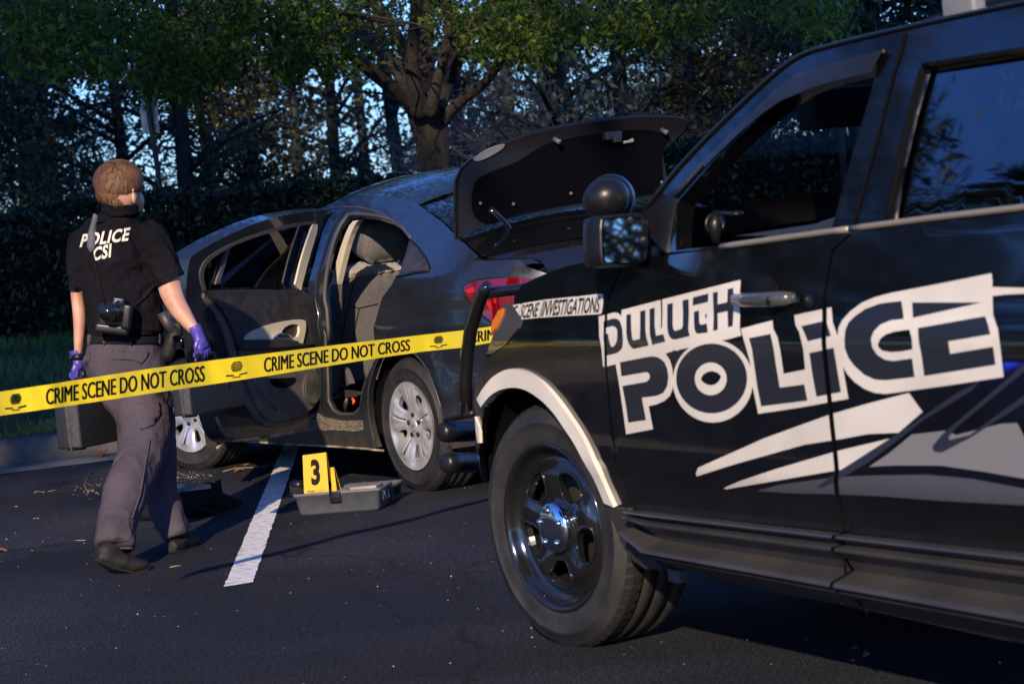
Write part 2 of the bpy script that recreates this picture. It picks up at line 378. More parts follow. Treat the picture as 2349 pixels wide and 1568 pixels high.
M['case_band'] = vary(mat('case_band', (0.08, 0.075, 0.085), 0.5), (0.035, 0.034, 0.042), (0.06, 0.055, 0.058), 60, 3, bump=0.0006, bscale=220)
# ================================================================== POLICE SUV
FS = Frame(0.06817, 7.06596, 0.455279)
YC = -0.98                                    # centre plane of the SUV
def sstep(a, b, t): t = max(0.0, min(1.0, (t-a)/(b-a))); return t*t*(3-2*t)
def surfS(x, z):
    y = 0.035 - 0.34*max(0.0, 0.66-z)**1.6
    if z > 0.90: y -= 0.22*(z-0.90) if z > 0.96 else 0.22*(z-0.90)*(z-0.90)/0.06
    y += 0.010*math.exp(-((z-0.57)/0.05)**2)
    if z > 1.175: y -= 0.20*(z-1.175)
    if x > 0.28: y -= 0.60*(x-0.28)**2 + 0.25*(x-0.28)*max(0.0, z-0.95)
    if x < -3.0: y -= 0.25*(x+3.0)**2
    return y
def fS(x, z): return Vector((x, surfS(x, z), z))
def HS(c, *pts): return [FS.hit(surfS, c, a, b) for a, b in pts]
def fS_off(d): return lambda x, z: fS(x, z)+grad_n(fS, x, z)*(-d)      # grad_n of (x, z) points to -y
suv = empty('police_suv', 'black police SUV in the right foreground with white lettering on its doors', 'police car', M=FS.mat())
SP = M['suv_paint']
def sheetS(name, outer, holes, m, **kw): return sheet(name, outer, holes, fS, m, suv, flip=True, **kw)
def mirror_of(o):                              # the same panel on the far side of the car
    me = o.data.copy(); M_ = Matrix.Translation((0, 2*YC, 0)) @ Matrix.Scale(-1, 4, (0, 1, 0)); me.transform(M_); me.flip_normals()
    c = bpy.data.objects.new(o.name, me); COL.objects.link(c); c.parent = suv; return c
flare_in = HS('R4', (735, 872), (700, 800), (650, 716), (600, 640), (560, 580), (520, 535), (480, 502), (440, 478), (405, 468), (370, 467), (330, 476), (300, 492), (275, 515), (250, 550))
shutF = HS('R2', (238, 100), (180, 230), (162, 320), (158, 480), (162, 650), (185, 900), (225, 1150)) + HS('R3', (288, 430))
belt = HS('D', (1482, 592)) + HS('R1', (560, 1412), (900, 1364), (1290, 1312), (1750, 1252), (2275, 1192))
zb = belt[-1]
# --- fender
silh = HS('R4', (238, 870), (222, 760), (212, 650), (205, 570), (205, 500), (225, 410), (252, 345))
head_lo = HS('R4', (272, 338), (345, 290), (400, 222), (412, 185), (372, 122))
top_f = HS('R4', (372, 92)) + HS('D', (1195, 655), (1225, 639), (1269, 620), (1310, 608), (1351, 600), (1420, 584), (1476, 572))
fender_poly = shutF + HS('R4', (775, 968), (770, 925)) + flare_in + HS('R4', (238, 620), (231, 700), (230, 790)) + silh + head_lo + top_f
fender = sheetS('front_fender', fender_poly, [], SP, step=0.045, bstep=0.02)
mirror_of(fender)
# --- doors
shutF2 = [(x-0.009, z) for x, z in shutF]
shutB = HS('R1', (1283, 1330)) + HS('R2', (1342, 0), (1318, 120), (1298, 240), (1300, 420), (1320, 700), (1345, 950), (1366, 1150)) + HS('R3', (1404, 556))
shutB2 = [(x-0.012, z) for x, z in shutB]
clad_top = HS('R3', (350, 447), (1405, 557), (2349, 668))
door_f = [(belt[0][0]-0.01, belt[0][1])] + belt[1:3] + shutB + [clad_top[0]] + list(reversed(shutF2))
d1 = sheetS('front_door', door_f, [], SP, step=0.045, bstep=0.02); mirror_of(d1)
arch_r = [(-2.865+0.43*cos(a), 0.36+0.43*sin(a)) for a in [radians(14+k*12) for k in range(13)]]
door_r = list(reversed(shutB2)) + belt[4:] + [(-2.62, 1.2), (-2.62, 0.9)] + [(-2.60, 0.76), (-2.53, 0.68), (-2.44, 0.52), (-2.42, clad_top[2][1]-0.004)] + [clad_top[2], (clad_top[1][0]-0.012, clad_top[1][1])]
door_r = [p for p in door_r]
d2 = sheetS('rear_door', door_r, [], SP, step=0.045, bstep=0.02); mirror_of(d2)
quarter = [(-2.632, 1.2), (-3.3, 1.21), (-3.92, 1.2), (-3.97, 0.9), (-3.95, 0.5), (-3.35, 0.42)] + [(-2.865-0.43*cos(a), 0.36+0.43*sin(a)) for a in [radians(8+k*12) for k in range(12)]] + [(-2.54, 0.68), (-2.61, 0.76), (-2.632, 0.9)]
d3 = sheetS('rear_quarter', quarter, [], SP, step=0.08, bstep=0.03); mirror_of(d3)
# --- wheel-arch flare (pale film), and its lower continuation on the bumper
flare_out = HS('R4', (805, 962), (770, 885), (735, 800), (700, 725), (655, 640), (600, 560), (560, 505), (510, 450), (470, 420), (430, 398), (395, 388), (360, 390), (325, 405), (290, 430), (262, 465), (233, 515))
fl = sheet('wheel_arch_flare', smooth_poly(flare_out + list(reversed(HS('R4', (765, 945)) + flare_in)), 2, 60), [], fS_off(0.014), M['white_vinyl'], suv, flip=True, step=0.03, bstep=0.015, thick=0.03)
M['arch_dark'] = M['black_satin']
fl2 = sheet('bumper_flare', HS('R4', (218, 590), (236, 640), (238, 700), (230, 700), (222, 650)), [], fS_off(0.008), M['white_vinyl'], suv, flip=True, step=0.03, thick=0.01)
# --- rocker cladding: ridged moulding lofted along the sill
def clad(name, xa, xb, sa=0.0, yo=0.0):
    prof = [(0, .0), (.01, .030), (.035, .034), (.05, .028), (.125, .004), (.14, .010), (.15, .034), (.165, .039), (.195, .038), (.21, .030), (.30, .006), (.47, -.014), (.52, .010), (.56, .038), (.58, .048), (.63, .052), (.655, .046), (.675, .030), (.69, .030), (.70, .036), (.72, .034), (.73, .024), (.86, -.014), (1, -.06)]
    x0, z0 = clad_top[0]; x1, z1 = clad_top[2]; mb = MB(); rings = []
    n = 26
    for i in range(n+1):
        x = xa+(xb-xa)*i/n; zt = z0+(z1-z0)*(x-x0)/(x1-x0); zl = 0.272+(0.248-0.272)*(x+0.79)/(-1.38)
        if x > -0.62: zl += 0.9*(x+0.62)**1.0*0.62
        zl = min(zl, zt-0.02)
        rings.append([Vector((x, surfS(x, zt)+y+yo-0.0*s, zt+(zl-zt)*s)) for s, y in prof])
    mb.loft(rings, closed=False, cap=False, smooth=False); return mb.build(name, M['cladding'], suv)
for nm, a, b in (('door_cladding', -0.50, clad_top[1][0]+0.004), ('door_cladding', clad_top[1][0]-0.010, -2.42)):
    c = clad(nm, a, b); mirror_of(c)
mud = HS('R3', (175, 425), (288, 432), (345, 560), (405, 660), (470, 752), (375, 742), (300, 690), (250, 600), (215, 510))
sheet('fender_cladding', mud, [], fS_off(0.008), M['cladding'], suv, flip=True, step=0.04, thick=0.04)
mb = MB(); mb.tube([Vector((x, surfS(x, 0.27)-0.05, z)) for x, z in HS('R3', (620, 800), (1300, 925), (2349, 1150))], 0.012, 6); mb.build('sill_trim', M['cladding'], suv)
j = FS.onY('R3', 512, 790, -0.12); mb = MB(); mb.box((j.x-.03, -0.16, j.z-.018), (j.x+.03, -0.12, j.z+.02), bev=0.004); mb.build('jack_bracket', M['box_grey'], suv)
mb = MB(); mb.tube([Vector((x, surfS(x, z)+0.034, z)) for x, z in HS('R3', (1468, 675), (1478, 770), (1500, 850), (1595, 972))], 0.003, 6); mb.build('cladding_joint', M['void'], suv)
# --- side frame of the greenhouse with window openings
roof_line = HS('R1', (100, 1225), (300, 972), (560, 702), (850, 432), (1010, 322), (1200, 262), (1620, 162), (2275, 22)) + [(-3.0, 1.63), (-3.45, 1.58), (-3.80, 1.36), (-3.90, 1.205)]
def catmull(p, n=4):
    o = []
    for i in range(len(p)-1):
        a, b, c, d = [Vector(q) for q in (p[max(i-1, 0)], p[i], p[i+1], p[min(i+2, len(p)-1)])]
        for k in range(n): t = k/n; o.append(tuple(0.5*((2*b)+(c-a)*t+(2*a-5*b+4*c-d)*t*t+(3*b-a-3*c+d)*t**3)))
    o.append(tuple(p[-1])); return o
roof_s = catmull(roof_line)
win_f = HS('R1', (292, 1428), (305, 1145), (480, 945), (700, 730), (880, 580), (1000, 500), (1130, 452), (1440, 370), (1395, 560), (1330, 760), (1250, 1040), (1180, 1302), (800, 1362), (560, 1395))
win_f = smooth_poly(win_f, 3, 60)
win_r = HS('R1', (1700, 392), (2275, 298)) + [(-2.52, 1.565), (-2.50, 1.225)] + HS('R1', (2275, 1165), (1500, 1268), (1560, 940), (1630, 640))
win_q = [(-2.68, 1.25), (-2.70, 1.55), (-3.12, 1.53), (-3.5, 1.27)]
frame_poly = roof_s + [(-3.3, 1.215), (-2.6, 1.205)] + list(reversed(HS('R1', (230, 1440), (560, 1414), (900, 1366), (1290, 1314), (1750, 1254), (2275, 1194)))) + HS('R1', (112, 1320))
gf = sheetS('side_frame', frame_poly, [win_f, win_r, win_q], SP, step=0.05, bstep=0.025, thick=0.05); mirror_of(gf)
def shrink(p, d):
    c = Vector((sum(a for a, b in p)/len(p), sum(b for a, b in p)/len(p))); o = []
    for q in p: v = Vector(q)-c; o.append(tuple(c+v*(1+d/max(v.length, 0.01))))
    return o
g = sheet('rear_door_window', shrink(win_r, 0.02), [], fS_off(-0.016), M['dark_glass'], suv, flip=True, step=0.08, rim=False); mirror_of(g)
g = sheet('quarter_window', shrink(win_q, 0.02), [], fS_off(-0.016), M['dark_glass'], suv, flip=True, step=0.08, rim=False); mirror_of(g)
visor = HS('R1', (470, 925), (620, 782), (870, 532), (1000, 440), (1200, 378), (1492, 298), (1428, 425), (1130, 497), (1010, 547), (900, 592), (700, 745), (480, 962))
sheet('vent_visor', smooth_poly(visor, 3, 45), [], fS_off(0.016), mat('smoked_acrylic', (0.012, 0.014, 0.02), 0.12, Coat_Weight=0.5), suv, flip=True, step=0.05, thick=0.004)
def strip(name, pts, r, m, off=0.004, closed=False, flat=(1, 1)):
    mb = MB(); mb.tube([Vector((x, surfS(x, z)+off, z)) for x, z in dens(pts, 0.05, False)], r, 8, flat=flat); return mb.build(name, m, suv)
BM = mat('belt_moulding', (0.34, 0.29, 0.21), 0.3, 0.5)
strip('belt_moulding', HS('R1', (556, 1405), (900, 1357), (1283, 1305)), 0.008, BM, 0.004)
strip('belt_moulding', HS('R1', (1296, 1303), (1750, 1243), (2275, 1182)) + [(-2.55, 1.195)], 0.008, BM, 0.004)
strip('window_seal', HS('R1', (1697, 395), (1630, 640), (1560, 940), (1498, 1262)), 0.008, M['void'], 0.0)
strip('window_seal', HS('R1', (1705, 378), (2275, 288)), 0.008, M['void'], 0.0)
strip('door_joint', HS('R1', (1602, 190), (1575, 300), (1530, 440), (1450, 760), (1380, 1010), (1308, 1300)), 0.0035, M['void'], 0.0025)
strip('door_edge_trim', HS('R1', (290, 1120), (470, 918), (620, 776), (870, 520), (1000, 430), (1200, 370), (1492, 292)), 0.0045, M['cladding'], 0.006)
strip('drip_rail', [(x, z+0.004) for x, z in roof_s[:33]], 0.0055, M['black_gloss'], 0.004)
sail = HS('R1', (100, 1225), (300, 1080), (290, 1130), (245, 1440), (120, 1320))
sheet('mirror_sail', sail, [], fS_off(0.006), M['black_satin'], suv, flip=True, step=0.05, thick=0.01)
# --- roof, bonnet, windscreen, nose and tail: cross-car lofts from the left edge to its mirror image
def span(name, edge, crown, m, n=20, e=2.4, off=0.0, gap=0.0, px_=2.0):
    mb = MB(); rings = []
    for p in edge:
        P = Vector(p); hw = P.y-YC-gap; cr = crown(P) if callable(crown) else crown
        rings.append([Vector((P.x + (cr[1]*(1-abs(t)**px_) if isinstance(cr, tuple) else 0), YC+t*hw, P.z + (cr[0] if isinstance(cr, tuple) else cr)*(1-abs(t)**e))) for t in [1-2*k/n for k in range(n+1)]])
    mb.loft(rings, closed=False, cap=False)
    return mb.build(name, m, suv)
rl = [p for p in dens(roof_s[12:33], 0.12, False)] + [roof_line[9], (-3.6, 1.52)]
span('roof', [fS(x, z) for x, z in rl], lambda P: 0.075*sstep(-1.30, -1.7, P.x) + 0.012, SP, e=3.2)
bonnet_edge = [fS(x, z) for x, z in reversed(top_f[1:])]
span('bonnet', bonnet_edge + [fS(*top_f[0])+Vector((0.0, -0.02, 0))], lambda P: (0.035, 0.10*sstep(0.2, 0.7, P.x)), SP, e=2.0)
a_top = fS(*roof_line[4]); a_bot = fS(*roof_line[0])
span('windscreen', [a_bot.lerp(a_top, t)+Vector((0, -0.03, 0)) for t in (0, .25, .5, .75, 1)], (0.01, 0.16), M['glass'], n=16)
# cowl between windscreen and bonnet
span('cowl', [a_bot+Vector((0, -0.03, 0)), a_bot+Vector((0.12, 0.02, -0.10)), fS(*top_f[-1])+Vector((0, -.02, -0.02))], (0.01, 0.16), M['black_matt'], n=16)
nose = [fS(*top_f[0])+Vector((0, -.02, 0)), fS(*silh[-1]), fS(*silh[3]), fS(*silh[1]), fS(*silh[0])]
span('front_bumper', nose, (0.0, 0.16), M['black_satin'], n=20, px_=2.0)
nf = fS(*silh[3])
mb = MB()
for k in range(5): mb.box((nf.x+0.15, YC-0.42, 0.62+k*0.075), (nf.x+0.19, YC+0.42, 0.645+k*0.075), bev=0.006)
mb.build('grille', M['black_gloss'], suv)
tail = [fS(-3.60, 1.52), fS(-3.86, 1.25), fS(-3.97, 0.95), fS(-3.98, 0.6), fS(-3.9, 0.35)]
span('tailgate', tail, (0.02, -0.08), SP, n=16)
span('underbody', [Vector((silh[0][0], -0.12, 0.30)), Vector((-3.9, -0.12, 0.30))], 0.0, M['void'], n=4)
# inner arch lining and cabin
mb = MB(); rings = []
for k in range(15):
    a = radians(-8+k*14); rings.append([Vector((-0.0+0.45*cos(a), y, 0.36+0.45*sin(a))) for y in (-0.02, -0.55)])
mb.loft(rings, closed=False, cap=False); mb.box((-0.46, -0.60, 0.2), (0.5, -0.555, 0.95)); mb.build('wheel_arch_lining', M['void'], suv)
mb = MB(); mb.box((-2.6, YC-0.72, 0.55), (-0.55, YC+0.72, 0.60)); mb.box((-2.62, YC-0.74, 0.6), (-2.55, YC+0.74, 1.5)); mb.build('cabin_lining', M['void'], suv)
# dashboard
mb = MB(); prof = [(-0.55, 1.14), (-0.70, 1.165), (-0.86, 1.16), (-0.98, 1.12), (-1.02, 1.02), (-0.98, 0.8)]
rings = [[Vector((x, y, z+0.012*cos((y-YC)*3))) for x, z in prof] for y in [YC+0.70-0.07*k for k in range(21)]]
mb.loft(rings, closed=False, cap=False)
mb.ell((-1.0, YC+0.42, 1.15), (0.16, 0.22, 0.045)); mb.build('dashboard', M['trim_black'], suv)
mb = MB(); Mw = Matrix.Translation((-1.14, YC+0.42, 1.06)) @ Matrix.Rotation(radians(-62), 4, 'Y')
ring = [Mw @ Vector((0.185*cos(2*pi*k/36), 0.185*sin(2*pi*k/36), 0)) for k in range(37)]
mb.tube(ring, 0.014, 8, cap=False); mb.tube([Mw @ Vector((-0.18, 0, 0)), Mw @ Vector((0.18, 0, 0))], 0.016, 6); mb.ell(Mw @ Vector((0, 0, -0.01)), (0.06, 0.07, 0.06)); mb.build('steering_wheel', M['black_satin'], suv)
for dy in (0.40, -0.40):
    mb = MB(); mb.box((-1.80, YC+dy-0.24, 0.55), (-1.62, YC+dy+0.24, 1.18), bev=0.05); mb.box((-1.80, YC+dy-0.24, 0.62), (-1.25, YC+dy+0.24, 0.80), bev=0.05)
    s_ = mb.build('seat', M['black_matt'], suv)
    mb = MB(); mb.box((-1.79, YC+dy-0.13, 1.2), (-1.68, YC+dy+0.13, 1.4), bev=0.04); mb.build('headrest', M['black_matt'], s_)
# sun visor and mirror against the headliner
mb = MB(); v0 = FS.onY('R1', 1180, 610, -0.42); mb.box((v0.x-.02, -0.95, v0.z-.055), (v0.x+.06, -0.35, v0.z+.05), bev=0.01); mb.build('sun_visor', M['black_matt'], suv)
# spotlight grip inside the pillar
mb = MB()
P = FS.onY('R5', 1290, 580, -0.12); mb.tube([P+Vector((0, 0, -.05)), P, P+Vector((0.0, -0.01, 0.03))], [0.012, 0.02, 0.012], 8)
mb.tube([P+Vector((0.0, 0.012*cos(a)*2.2, 0.026*sin(a))) for a in [2*pi*k/16 for k in range(17)]], 0.005, 6, cap=False)
Q = FS.onY('R5', 1460, 500, -0.14); mb.ell(Q, (0.02, 0.02, 0.008)); mb.tube([P+Vector((0, 0, .03)), Q], 0.006, 6); mb.build('spotlight_grip', M['black_satin'], suv)
# beads hanging behind the glass
mb = MB(); b0 = FS.onY('R1', 1248, 552, -0.7); b1 = FS.onY('R1', 1270, 765, -0.7)
for k in range(22): mb.ell(b0.lerp(b1, k/21), (0.0028, 0.0028, 0.0028), 8, 6)
mb.build('bead_chain', M['chrome'], suv)
# --- headlight, amber marker
hl = HS('R4', (335, 122), (368, 122), (408, 185), (396, 220), (343, 288), (282, 330), (262, 330), (290, 250), (305, 170))
sheet('headlight', hl, [], fS_off(0.004), mat('headlight_lens', (0.05, 0.05, 0.055), 0.08, 0.0, Coat_Weight=1.0), suv, flip=True, step=0.03, thick=0.02)
am = HS('R4', (318, 150), (338, 140), (330, 175), (305, 225), (285, 250), (292, 200))
sheet('amber_marker', am, [], fS_off(0.010), M['orange'], suv, flip=True, step=0.02, thick=0.01)
# --- push bumper
mb = MB(); YP = -0.30
pts = [FS.onY('R4', x, y, YP) for x, y in ((262, 44), (248, 62), (222, 125), (192, 225), (176, 330), (170, 440), (173, 590))]
mb.tube(pts, [0.018, 0.022, 0.023, 0.023, 0.023, 0.023, 0.023], 12)
u = mb.build('push_bar_upright', M['black_gloss'], suv)
xb = pts[1].x; zt_ = pts[1].z
mb = MB(); mb.tube([pts[1]+Vector((0, -0.01, -0.012)), pts[1]+Vector((0.03, -0.10, -0.012)), pts[1]+Vector((0.03, -1.26, -0.012)), pts[1]+Vector((0, -1.36, -0.012))], 0.019, 10); mb.build('push_bar_crossbar', M['black_gloss'], suv)
mb = MB(); mb.tube([p+Vector((0, 2*(YC-YP), 0)) for p in pts], 0.022, 12); mb.build('push_bar_upright', M['black_gloss'], suv)
mb = MB(); q0 = FS.onY('R4', 130, 592, YP); mb.tube([FS.onY('R4', 205, 575, YP), q0, FS.onY('R4', 85, 605, YP)], [0.02, 0.022, 0.012], 8, flat=(0.6, 1)); mb.build('bumper_bracket', M['black_satin'], suv)
for (xa, ya, xb_, yb) in ((62, 655, 200, 652), (80, 785, 205, 783)):
    A_ = FS.onY('R4', xa, ya, YP+0.02); B_ = FS.onY('R4', xb_, yb, YP-0.12); r = 0.037
    ax = (B_-A_).normalized(); mb = MB()
    mb.tube([A_-ax*0.0, A_+ax*0.006, A_+ax*0.02, A_+ax*0.06, A_+ax*0.061, B_], [r*0.55, r*0.85, r, r, r*0.97, r*0.97], 20); mb.build('bumper_lamp_pod', M['black_satin'], suv)
# --- door mirror and pillar spotlight
XM = -0.70
face = smooth_poly([tuple(FS.onX('D', x, y, XM).yz) for x, y in ((1384, 499), (1466, 491), (1475, 500), (1472, 597), (1464, 607), (1388, 608), (1380, 600), (1378, 508))], 1, 200)
def ringM(x, sc, dy=0, dz=0):
    cy = sum(p[0] for p in face)/len(face); cz = sum(p[1] for p in face)/len(face)
    return [Vector((x, cy+(p[0]-cy)*sc+dy, cz+(p[1]-cz)*sc+dz)) for p in face]
mb = MB(); mb.loft([ringM(XM+0.03, 0.88), ringM(XM, 0.93), ringM(XM-0.004, 1.0), ringM(XM+0.012, 1.06), ringM(XM+0.05, 1.10, 0.004), ringM(XM+0.09, 1.04, 0.004), ringM(XM+0.125, 0.80, 0.0), ringM(XM+0.14, 0.4)], True, True)
mm = mb.build('door_mirror', M['black_satin'], suv)
mb = MB(); r_ = ringM(XM+0.002, 0.90); yc_ = sum(p.y for p in r_)/len(r_); zc_ = sum(p.z for p in r_)/len(r_); r_ = [Vector((p.x-0.022+(p.y-yc_)*0.34-(p.z-zc_)*-0.06, p.y, p.z)) for p in r_]; mb.add(r_, [tuple(range(len(r_)))], False); mb.build('mirror_glass', M['mirror'], mm)
cm = sum((v for v in ringM(XM+0.05, 1)), Vector())/len(face)
mb = MB(); mb.tube([cm+Vector((0, 0, -0.03)), Vector((XM+0.06, 0.0, cm.z-0.045)), Vector((XM+0.06, -0.08, cm.z-0.05))], [(0.03, 0.035), (0.028, 0.035), (0.035, 0.04)], 10); mb.build('mirror_arm', M['black_satin'], mm)
sc_ = FS.onY('D', 1391, 456, 0.03); mb = MB()
mb.ell(sc_, (0.064, 0.064, 0.056), 28, 18, Matrix.Rotation(radians(20), 3, 'Y'))
fwd = Vector((0.75, -0.65, 0.0)).normalized()
mb.tube([sc_+fwd*0.03, sc_+fwd*0.052, sc_+fwd*0.062], [0.062, 0.066, 0.06], 28); sp = mb.build('pillar_spotlight', M['black_satin'], suv)
mb = MB(); mb.tube([sc_+Vector((0, 0, -0.04)), sc_+Vector((0.0, -0.05, -0.07)), sc_+Vector((-0.02, -0.12, -0.06))], 0.014, 8); mb.build('spotlight_arm', M['black_satin'], sp)
mb = MB(); mb.tube([sc_+fwd*0.056, sc_+fwd*0.064], [0.0665, 0.0665], 28); mb.build('lamp_rim', M['chrome'], sp)
# --- door handle
rec = [(FS.hit(surfS, 'R5', 1700+112*cos(a), 1155+168*sin(a))) for a in [2*pi*k/28 for k in range(28)]]
sheet('handle_recess', rec, [], fS_off(0.0022), M['black_gloss'], suv, flip=True, step=0.03, rim=False)
h0 = FS.hit(surfS, 'R5', 1500, 1165, 0.1); h1 = FS.hit(surfS, 'R5', 1950, 1150, 0.1)
P0 = fS(*h0)+Vector((0, 0.02, 0)); P1 = fS(*h1)+Vector((0, 0.02, 0)); mb = MB()
mb.tube([P0+Vector((0.0, -.012, 0)), P0.lerp(P1, .04)+Vector((0, 0.008, 0)), P0.lerp(P1, .35)+Vector((0, 0.022, 0)), P0.lerp(P1, .7)+Vector((0, 0.022, 0)), P0.lerp(P1, .95)+Vector((0, 0.014, 0)), P1+Vector((0, -0.01, 0))],
        [(0.010, 0.008), (0.0155, 0.010), (0.017, 0.011), (0.018, 0.012), (0.018, 0.012), (0.012, 0.008)], 14, up=(0, 0, 1))
hd = mb.build('door_handle', mat('handle_paint', (0.05, 0.05, 0.052), 0.25, Coat_Weight=0.6), suv)
mb = MB(); kc = P0.lerp(P1, 0.8)+Vector((0, 0.0345, 0)); mb.tube([kc, kc+Vector((0, 0.003, 0))], [0.009, 0.008], 16); mb.build('key_cylinder', M['black_gloss'], hd)
# --- wheels
def tyre_prof(R, W, rr):
    y1 = 0.0
    return [(rr, -0.006), (rr+0.006, 0.004), (rr+0.02, 0.006), (rr+(R-rr)*0.35, 0.012), (rr+(R-rr)*0.55, 0.012), (rr+(R-rr)*0.56, 0.0135), (rr+(R-rr)*0.62, 0.0135), (rr+(R-rr)*0.63, 0.011), (rr+(R-rr)*0.85, 0.002), (R-0.008, -0.010), (R-0.003, -0.018), (R, -0.03),
            (R, -0.060), (R-0.007, -0.061), (R-0.007, -0.068), (R, -0.069), (R+.001, -W*0.45), (R-0.007, -W*0.455), (R-0.007, -W*0.49), (R+.001, -W*0.495), (R, -W+0.07), (R-.007, -W+0.069), (R-.007, -W+.062), (R, -W+0.061), (R, -W+0.03), (R-0.01, -W+0.01), (rr+0.02, -W), (rr, -W+0.01)]
def tyre(name, R, W, rr, Mx, parent, n=96):
    mb = MB(); mb.lathe(tyre_prof(R, W, rr), n, Mx)
    t = mb.build(name, M['rubber'], parent); mb = MB()
    nb = 64                                       # shoulder tread blocks
    for k in range(nb):
        a = 2*pi*k/nb; da = 2*pi/nb*0.36
        vs = []
        for (r, y) in ((R-0.012, -0.004), (R+0.0015, -0.022), (R+0.002, -0.056)):
            for s_ in (-1, 1): vs.append(Mx @ Vector((r*cos(a+s_*da+ (y+.02)*1.2), y, r*sin(a+s_*da+(y+.02)*1.2))))
        mb.add(vs, [(0, 1, 3, 2), (2, 3, 5, 4)], False)
    mb.build('tread_blocks', M['tread'], t); return t
def suv_wheel(cx, cy, steer=0.0, near=True):
    Mx = Matrix.Translation((cx, cy, 0.352)) @ Matrix.Rotation(steer, 4, 'Z') @ (Matrix.Identity(4) if near else Matrix.Rotation(pi, 4, 'Z'))
    e = MB(); R, rr = 0.363, 0.240
    t = tyre('wheel', R, 0.245, rr, Mx, suv)
    mb = MB(); mb.lathe([(0.250, 0.001), (0.252, 0.008), (0.246, 0.011), (0.238, 0.006), (0.232, -0.006), (0.226, -0.028), (0.214, -0.035), (0.205, -0.036), (0.2, -0.05), (0.195, -0.20), (0.19, -0.22)], 72, Mx)
    mb.build('rim', M['black_gloss'], t)
    def fd(u, v):
        r = math.hypot(u, v); h = -0.034 + 0.024*sstep(0.205, 0.16, r) - 0.006*sstep(0.15, 0.09, r); a = atan2(v, u)
        h += 0.010*max(0, cos(5*(a-radians(90)))) * sstep(0.19, 0.16, r)*sstep(0.07, 0.1, r)
        return Mx @ Vector((u, h, v))
    holes = []
    for k in range(5):
        a0 = radians(90+36+k*72); hp = []
        for r, da in ((0.102, -13), (0.096, 0), (0.102, 13), (0.130, 20), (0.160, 22), (0.178, 17), (0.185, 0), (0.178, -17), (0.160, -22), (0.130, -20)):
            hp.append((r*cos(a0+radians(da)), r*sin(a0+radians(da))))
        holes.append(smooth_poly(hp, 1, 200))
    sheet('wheel_disc', [(0.207*cos(2*pi*k/60), 0.207*sin(2*pi*k/60)) for k in range(60)], holes, fd, M['black_gloss'], t, step=0.018, thick=0.02, bstep=0.01, flip=True)
    mb = MB()
    for hp in holes: mb.tube([fd(a, b)+Mx.to_3x3() @ Vector((0, 0.001, 0)) for a, b in hp+hp[:1]], 0.0042, 6, cap=False)
    mb.build('rolled_edges', M['black_gloss'], t)
    mb = MB(); mb.lathe([(0.150, -0.10), (0.05, -0.10), (0.05, -0.05)], 40, Mx); mb.build('brake_disc', M['rotor'], t)
    mb = MB(); mb.lathe([(0.074, -0.018), (0.076, 0.0), (0.070, 0.010), (0.050, 0.016), (0.02, 0.018), (0.0005, 0.018)], 40, Mx)
    cp = mb.build('hub_cap', M['chrome'], t)
    mb = MB()
    for k in range(5):
        a = radians(90+k*72); mb.ell(Mx @ Vector((0.052*cos(a), 0.014, 0.052*sin(a))), (0.0105, 0.0105, 0.0105), 14, 10)
    mb.build('lug_nuts', M['chrome'], cp)
suv_wheel(0, 0.0, 0.13); suv_wheel(-2.865, 0.0); suv_wheel(0, 2*YC, 0.0, False); suv_wheel(-2.865, 2*YC, 0.0, False)
# --- roof rail
r0 = fS(*FS.hit(surfS, 'R1', 1850, 95))
mb = MB(); mb.tube([r0+Vector((0.0, -.04, 0.0)), r0+Vector((-0.05, -.05, 0.05)), r0+Vector((-0.2, -.05, 0.075)), r0+Vector((-1.3, -.05, 0.08)), r0+Vector((-1.4, -.05, 0.03))], [(0.022, 0.014)]*5, 10); rr_ = mb.build('roof_rail', M['black_satin'], suv); mirror_of(rr_)
mb = MB(); mb.box((r0.x-0.07, r0.y-0.055, r0.z-0.01), (r0.x+0.05, r0.y-0.015, r0.z+0.05), bev=0.012); mb.build('rail_foot', mat('rail_foot_grey', (0.16, 0.16, 0.17), 0.4), suv)
# --- lettering on the doors (white film with black letters)
W_, K_ = 0, 1
def ellp(c, cx, cy, rx, ry, n=48): return HS(c, *[(cx+rx*cos(2*pi*k/n), cy+ry*sin(2*pi*k/n)) for k in range(n)])
L = []
L.append((W_, HS('A', (65, 702), (160, 680), (300, 640), (360, 650), (408, 695), (415, 605), (990, 455), (1005, 458), (1007, 880), (1026, 880), (1030, 445), (2212, 148), (2217, 180), (2196, 500), (2205, 890), (2230, 990), (2075, 1035), (1700, 1120), (1300, 1200), (1250, 1222), (1205, 1205), (1190, 1225), (1085, 1260), (1000, 1330), (390, 1420), (320, 1425), (150, 1466), (130, 1450), (110, 1200), (75, 1000))))
L.append((W_, HS('B', (170, 560), (215, 470), (560, 430), (690, 448), (735, 515), (762, 600), (772, 700), (768, 820), (735, 895), (680, 945), (600, 980), (515, 1000), (535, 1100), (562, 1240), (280, 1293), (240, 1000), (205, 760))))
L.append((W_, ellp('B', 1186, 738, 418, 432)))
L.append((W_, HS('B', (1478, 195), (1810, 108), (1815, 190), (1862, 285), (1890, 420), (1925, 662), (2150, 618), (2130, 400), (2260, 420), (2349, 700), (2349, 958), (1660, 1080), (1602, 800), (1570, 520), (1530, 380), (1500, 280))))
L.append((W_, HS('C', (188, 520), (540, 445), (552, 590), (602, 720), (650, 1020), (700, 1306), (260, 1385), (0, 1425), (-100, 1438), (-100, 1100), (90, 1075), (295, 1030), (272, 830), (237, 685), (200, 612))))
